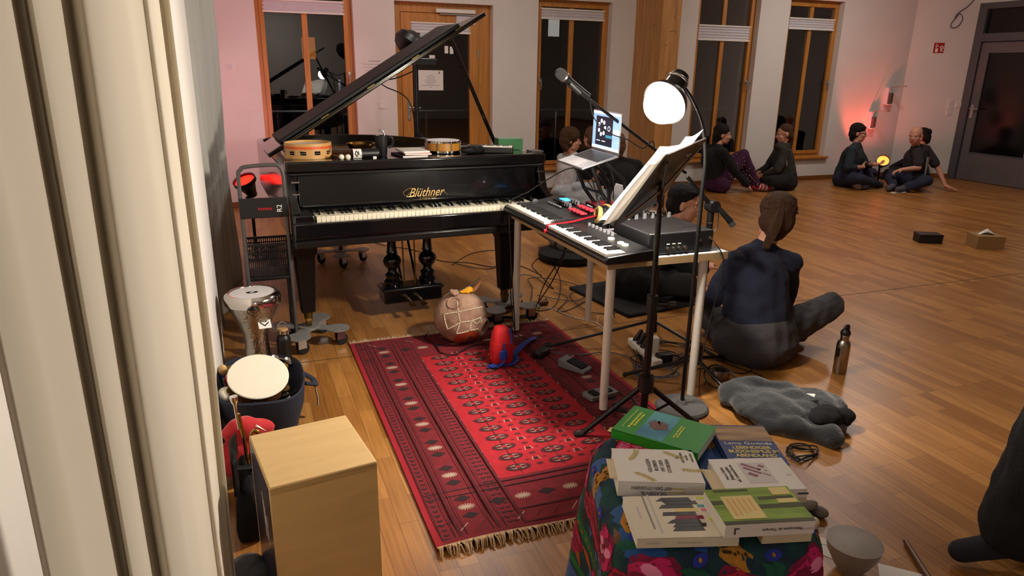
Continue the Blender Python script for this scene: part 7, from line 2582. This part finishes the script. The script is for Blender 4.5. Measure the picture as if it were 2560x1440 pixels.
# --- person with black hair and glasses, holding a glass
J = world_pose((8.34, 7.95), R(-150), crossed(.07, .17, .37, armw=((.10, .40, .36), (.10, .26, .31)), arme=((-.26, .20, .30), (.30, .10, .30))))
hm = headM((8.40, 7.87, .765), R(-138), R(-4), 0)
hr = hair_cap(hm, 1.05, .016, low=-.06)
hr.cap(hm @ Vector((-.05, .058, .088)), hm @ Vector((.05, .058, .088)), .026, .026)
g = body('person', 'person with short black hair and glasses in a dark teal shirt holding a dark cup', (8.34, 7.88, 0), J, 'skin', 'teal_shirt', 'jeans', .72, -.04, 'sock_grey', .007, True, 'hair_dark', hr, 'hair_dark', hm, 1.05, .95,
         dict(r=((.5, .7, .2), (.7, .3, .1), 1.0), l=((.9, -.2, .1), (0, 0, 1), .5)))
P = lambda x, y, z: hm @ Vector((x * 1.05, y * 1.05, z * 1.05))
gl = MB()
for sx in (-1, 1):
    gl.tube([P(sx * .032 + .021 * math.cos(a), .094, .002 + .016 * math.sin(a)) for a in [2 * PI * q / 16 for q in range(17)]], .0018, 6)
    gl.tube([P(sx * .053, .094, .006), P(sx * .078, .0, .01)], .0018, 6)
gl.tube([P(-.011, .094, .006), P(.011, .094, .006)], .0018, 6)
part('glasses', gl, 'black_plastic', g, world=True)
w = Vector(J['rw'])
o = part('drinking_cup', MB().lathe([(.03, 0), (.034, .005), (.038, .11), (.036, .11), (.03, .01), (.001, .008)], 28, 0, Matrix.Translation(w + Vector((.075, .075, -.05)))), 'black_plastic', None)
tag(o, 'dark cup held by the person with glasses', 'cup')

# --- bald person leaning on one straight arm
J = dict(pelvis=(9.16, 7.50, .13), chest=(9.12, 7.46, .44), neck=(9.06, 7.44, .60), ls=(9.0, 7.34, .53), rs=(9.28, 7.45, .555),
         le=(8.92, 7.22, .34), re=(9.40, 7.30, .31), lw=(8.78, 7.36, .30), rw=(9.42, 7.14, .07), lh=(9.10, 7.42, .12), rh=(9.16, 7.60, .12),
         lk=(8.98, 7.10, .17), rk=(8.84, 7.62, .20), la=(8.72, 7.22, .06), ra=(8.66, 7.36, .07), lt=(8.56, 7.2, .05), rt=(8.50, 7.30, .05))
hm = headM((8.97, 7.40, .765), R(112), R(-10), 0)
g = body('person', 'bald person in a dark shirt with a grey side panel leaning on one straight arm', (9.15, 7.5, 0), J, 'skin', 'tshirt_dark', 'jeans', .38, -.04, 'sock_grey', .007, True, 'skin_dim', None, 'hair_dark', hm, 1.08, 1.05,
         dict(r=((.35, -.75, -.15), (0, 0, -1), .12), l=((-.7, .3, -.2), (0, 0, -1), .5)), foldt=.014)
part('side_panel', MB().rings([[(9.165 + x, 7.285 + y, z) for x, y in ((-.03 * w_, -.012), (.03 * w_, .008), (.03 * w_, .03), (-.03 * w_, .012))] for z, w_, in ((.20, .45), (.34, .8), (.47, 1.0))]), 'shirt_panel_grey', g, world=True)
part('chest_print', MB().box((8.985, 7.318, .41), (.07, .004, .022), 0, None, R(-28)), 'shirt_panel_grey', g, world=True)

# --- person behind the bald one, only the hair shows
J = world_pose((9.86, 7.98), R(30), crossed(.05, .16))
hm = headM((9.85, 8.02, .665), R(30), R(-20), 0)
hr = hair_cap(hm, 1.05, .014, low=-.05)
hr.ell(hm @ Vector((0, -.11, .06)), (.05, .045, .05))
for k in ('neck', 'chest', 'ls', 'rs'):
    x, y, z = J[k]
    J[k] = (x, y, z - .11)
body('person', 'person with dark hair almost hidden behind the bald person by the corner', (9.86, 7.98, 0), J, 'skin', 'black_knit', 'black_knit', 1.0, -.04, 'sock_dark', .009, True, 'hair_dark', hr, 'hair_dark', hm, 1.05)

# --- standing person in black at the right edge of the picture
J = dict(pelvis=(2.40, 1.14, .92), chest=(2.43, 1.13, 1.28), neck=(2.43, 1.13, 1.46), ls=(2.36, .96, 1.40), rs=(2.50, 1.30, 1.40),
         le=(2.44, .88, 1.12), re=(2.62, 1.36, 1.12), lw=(2.50, .90, .90), rw=(2.66, 1.28, .90), lh=(2.37, 1.05, .90), rh=(2.44, 1.22, .90),
         lk=(2.29, 1.20, .50), rk=(2.46, 1.24, .50), la=(2.265, 1.225, .09), ra=(2.47, 1.24, .09), lt=(2.10, 1.295, .05), rt=(2.30, 1.33, .05))
hm = headM((2.40, 1.145, 1.62), R(66), 0, 0)
g = body('person', 'standing person in black wide trousers and dark shoes cut off by the right edge', (2.35, 1.2, 0), J, 'skin', 'black_knit', None, 1.0, -.1, 'sock_dark', .009, True, 'hair_dark', hair_cap(hm, 1.05, .015, low=-.06), 'hair_dark', hm, 1.05, 1.0,
         dict(l=((-.1, 0, -.9), (-1, 0, 0), .4), r=((-.1, 0, -.9), (-1, 0, 0), .4)))
m = MB()
m.cap((2.37, 1.05, .95), (2.44, 1.22, .95), .15, .15)
limb(m, [(2.37, 1.08, .9), (2.29, 1.19, .5), (2.25, 1.225, .16)], [.15, .13, .108])
limb(m, [(2.44, 1.20, .9), (2.47, 1.23, .5), (2.475, 1.24, .17)], [.125, .105, .098])
organic('trousers', m, 'black_knit', g, .009, 5, .03, .12)

# ------------------------------------------------------------------ red floodlight in the corner
f3 = par_light((8.68, 7.62, .40), (-.55, -.62, .6), 'red floodlight glowing amber between the two seated people in the corner', 'glow_amber', .95)
part('stand_pole', MB().cyl((8.75, 7.72, .0), (8.75, 7.72, .36), .015, n=12), 'black_metal', f3, world=True)
part('stand_foot', MB().cyl((8.75, 7.72, 0), (8.75, 7.72, .015), .09, n=24), 'black_metal', f3, world=True)
f4 = par_light((8.98, 8.18, .22), (.22, .42, 1), 'red floodlight on the floor behind the two seated people aimed up the wall', 'glow_red', .9)
part('stand_foot', MB().cyl((8.94, 8.10, 0), (8.94, 8.10, .07), .07, n=24), 'black_metal', f4, world=True)
red_spot((8.98, 8.20, .27), (.12, .32, 1), RED_POWER, 62, .7, (1, .10, .05), .04)
red_spot((8.99, 8.20, .28), (.75, .10, .9), RED_POWER * .5, 90, 1.0, (1, .14, .12), .06)
red_spot((.2, 6.25, .75), (-.12, .75, .45), RED_POWER * 1.6, 120, 1.0, (1, .33, .42), .06)
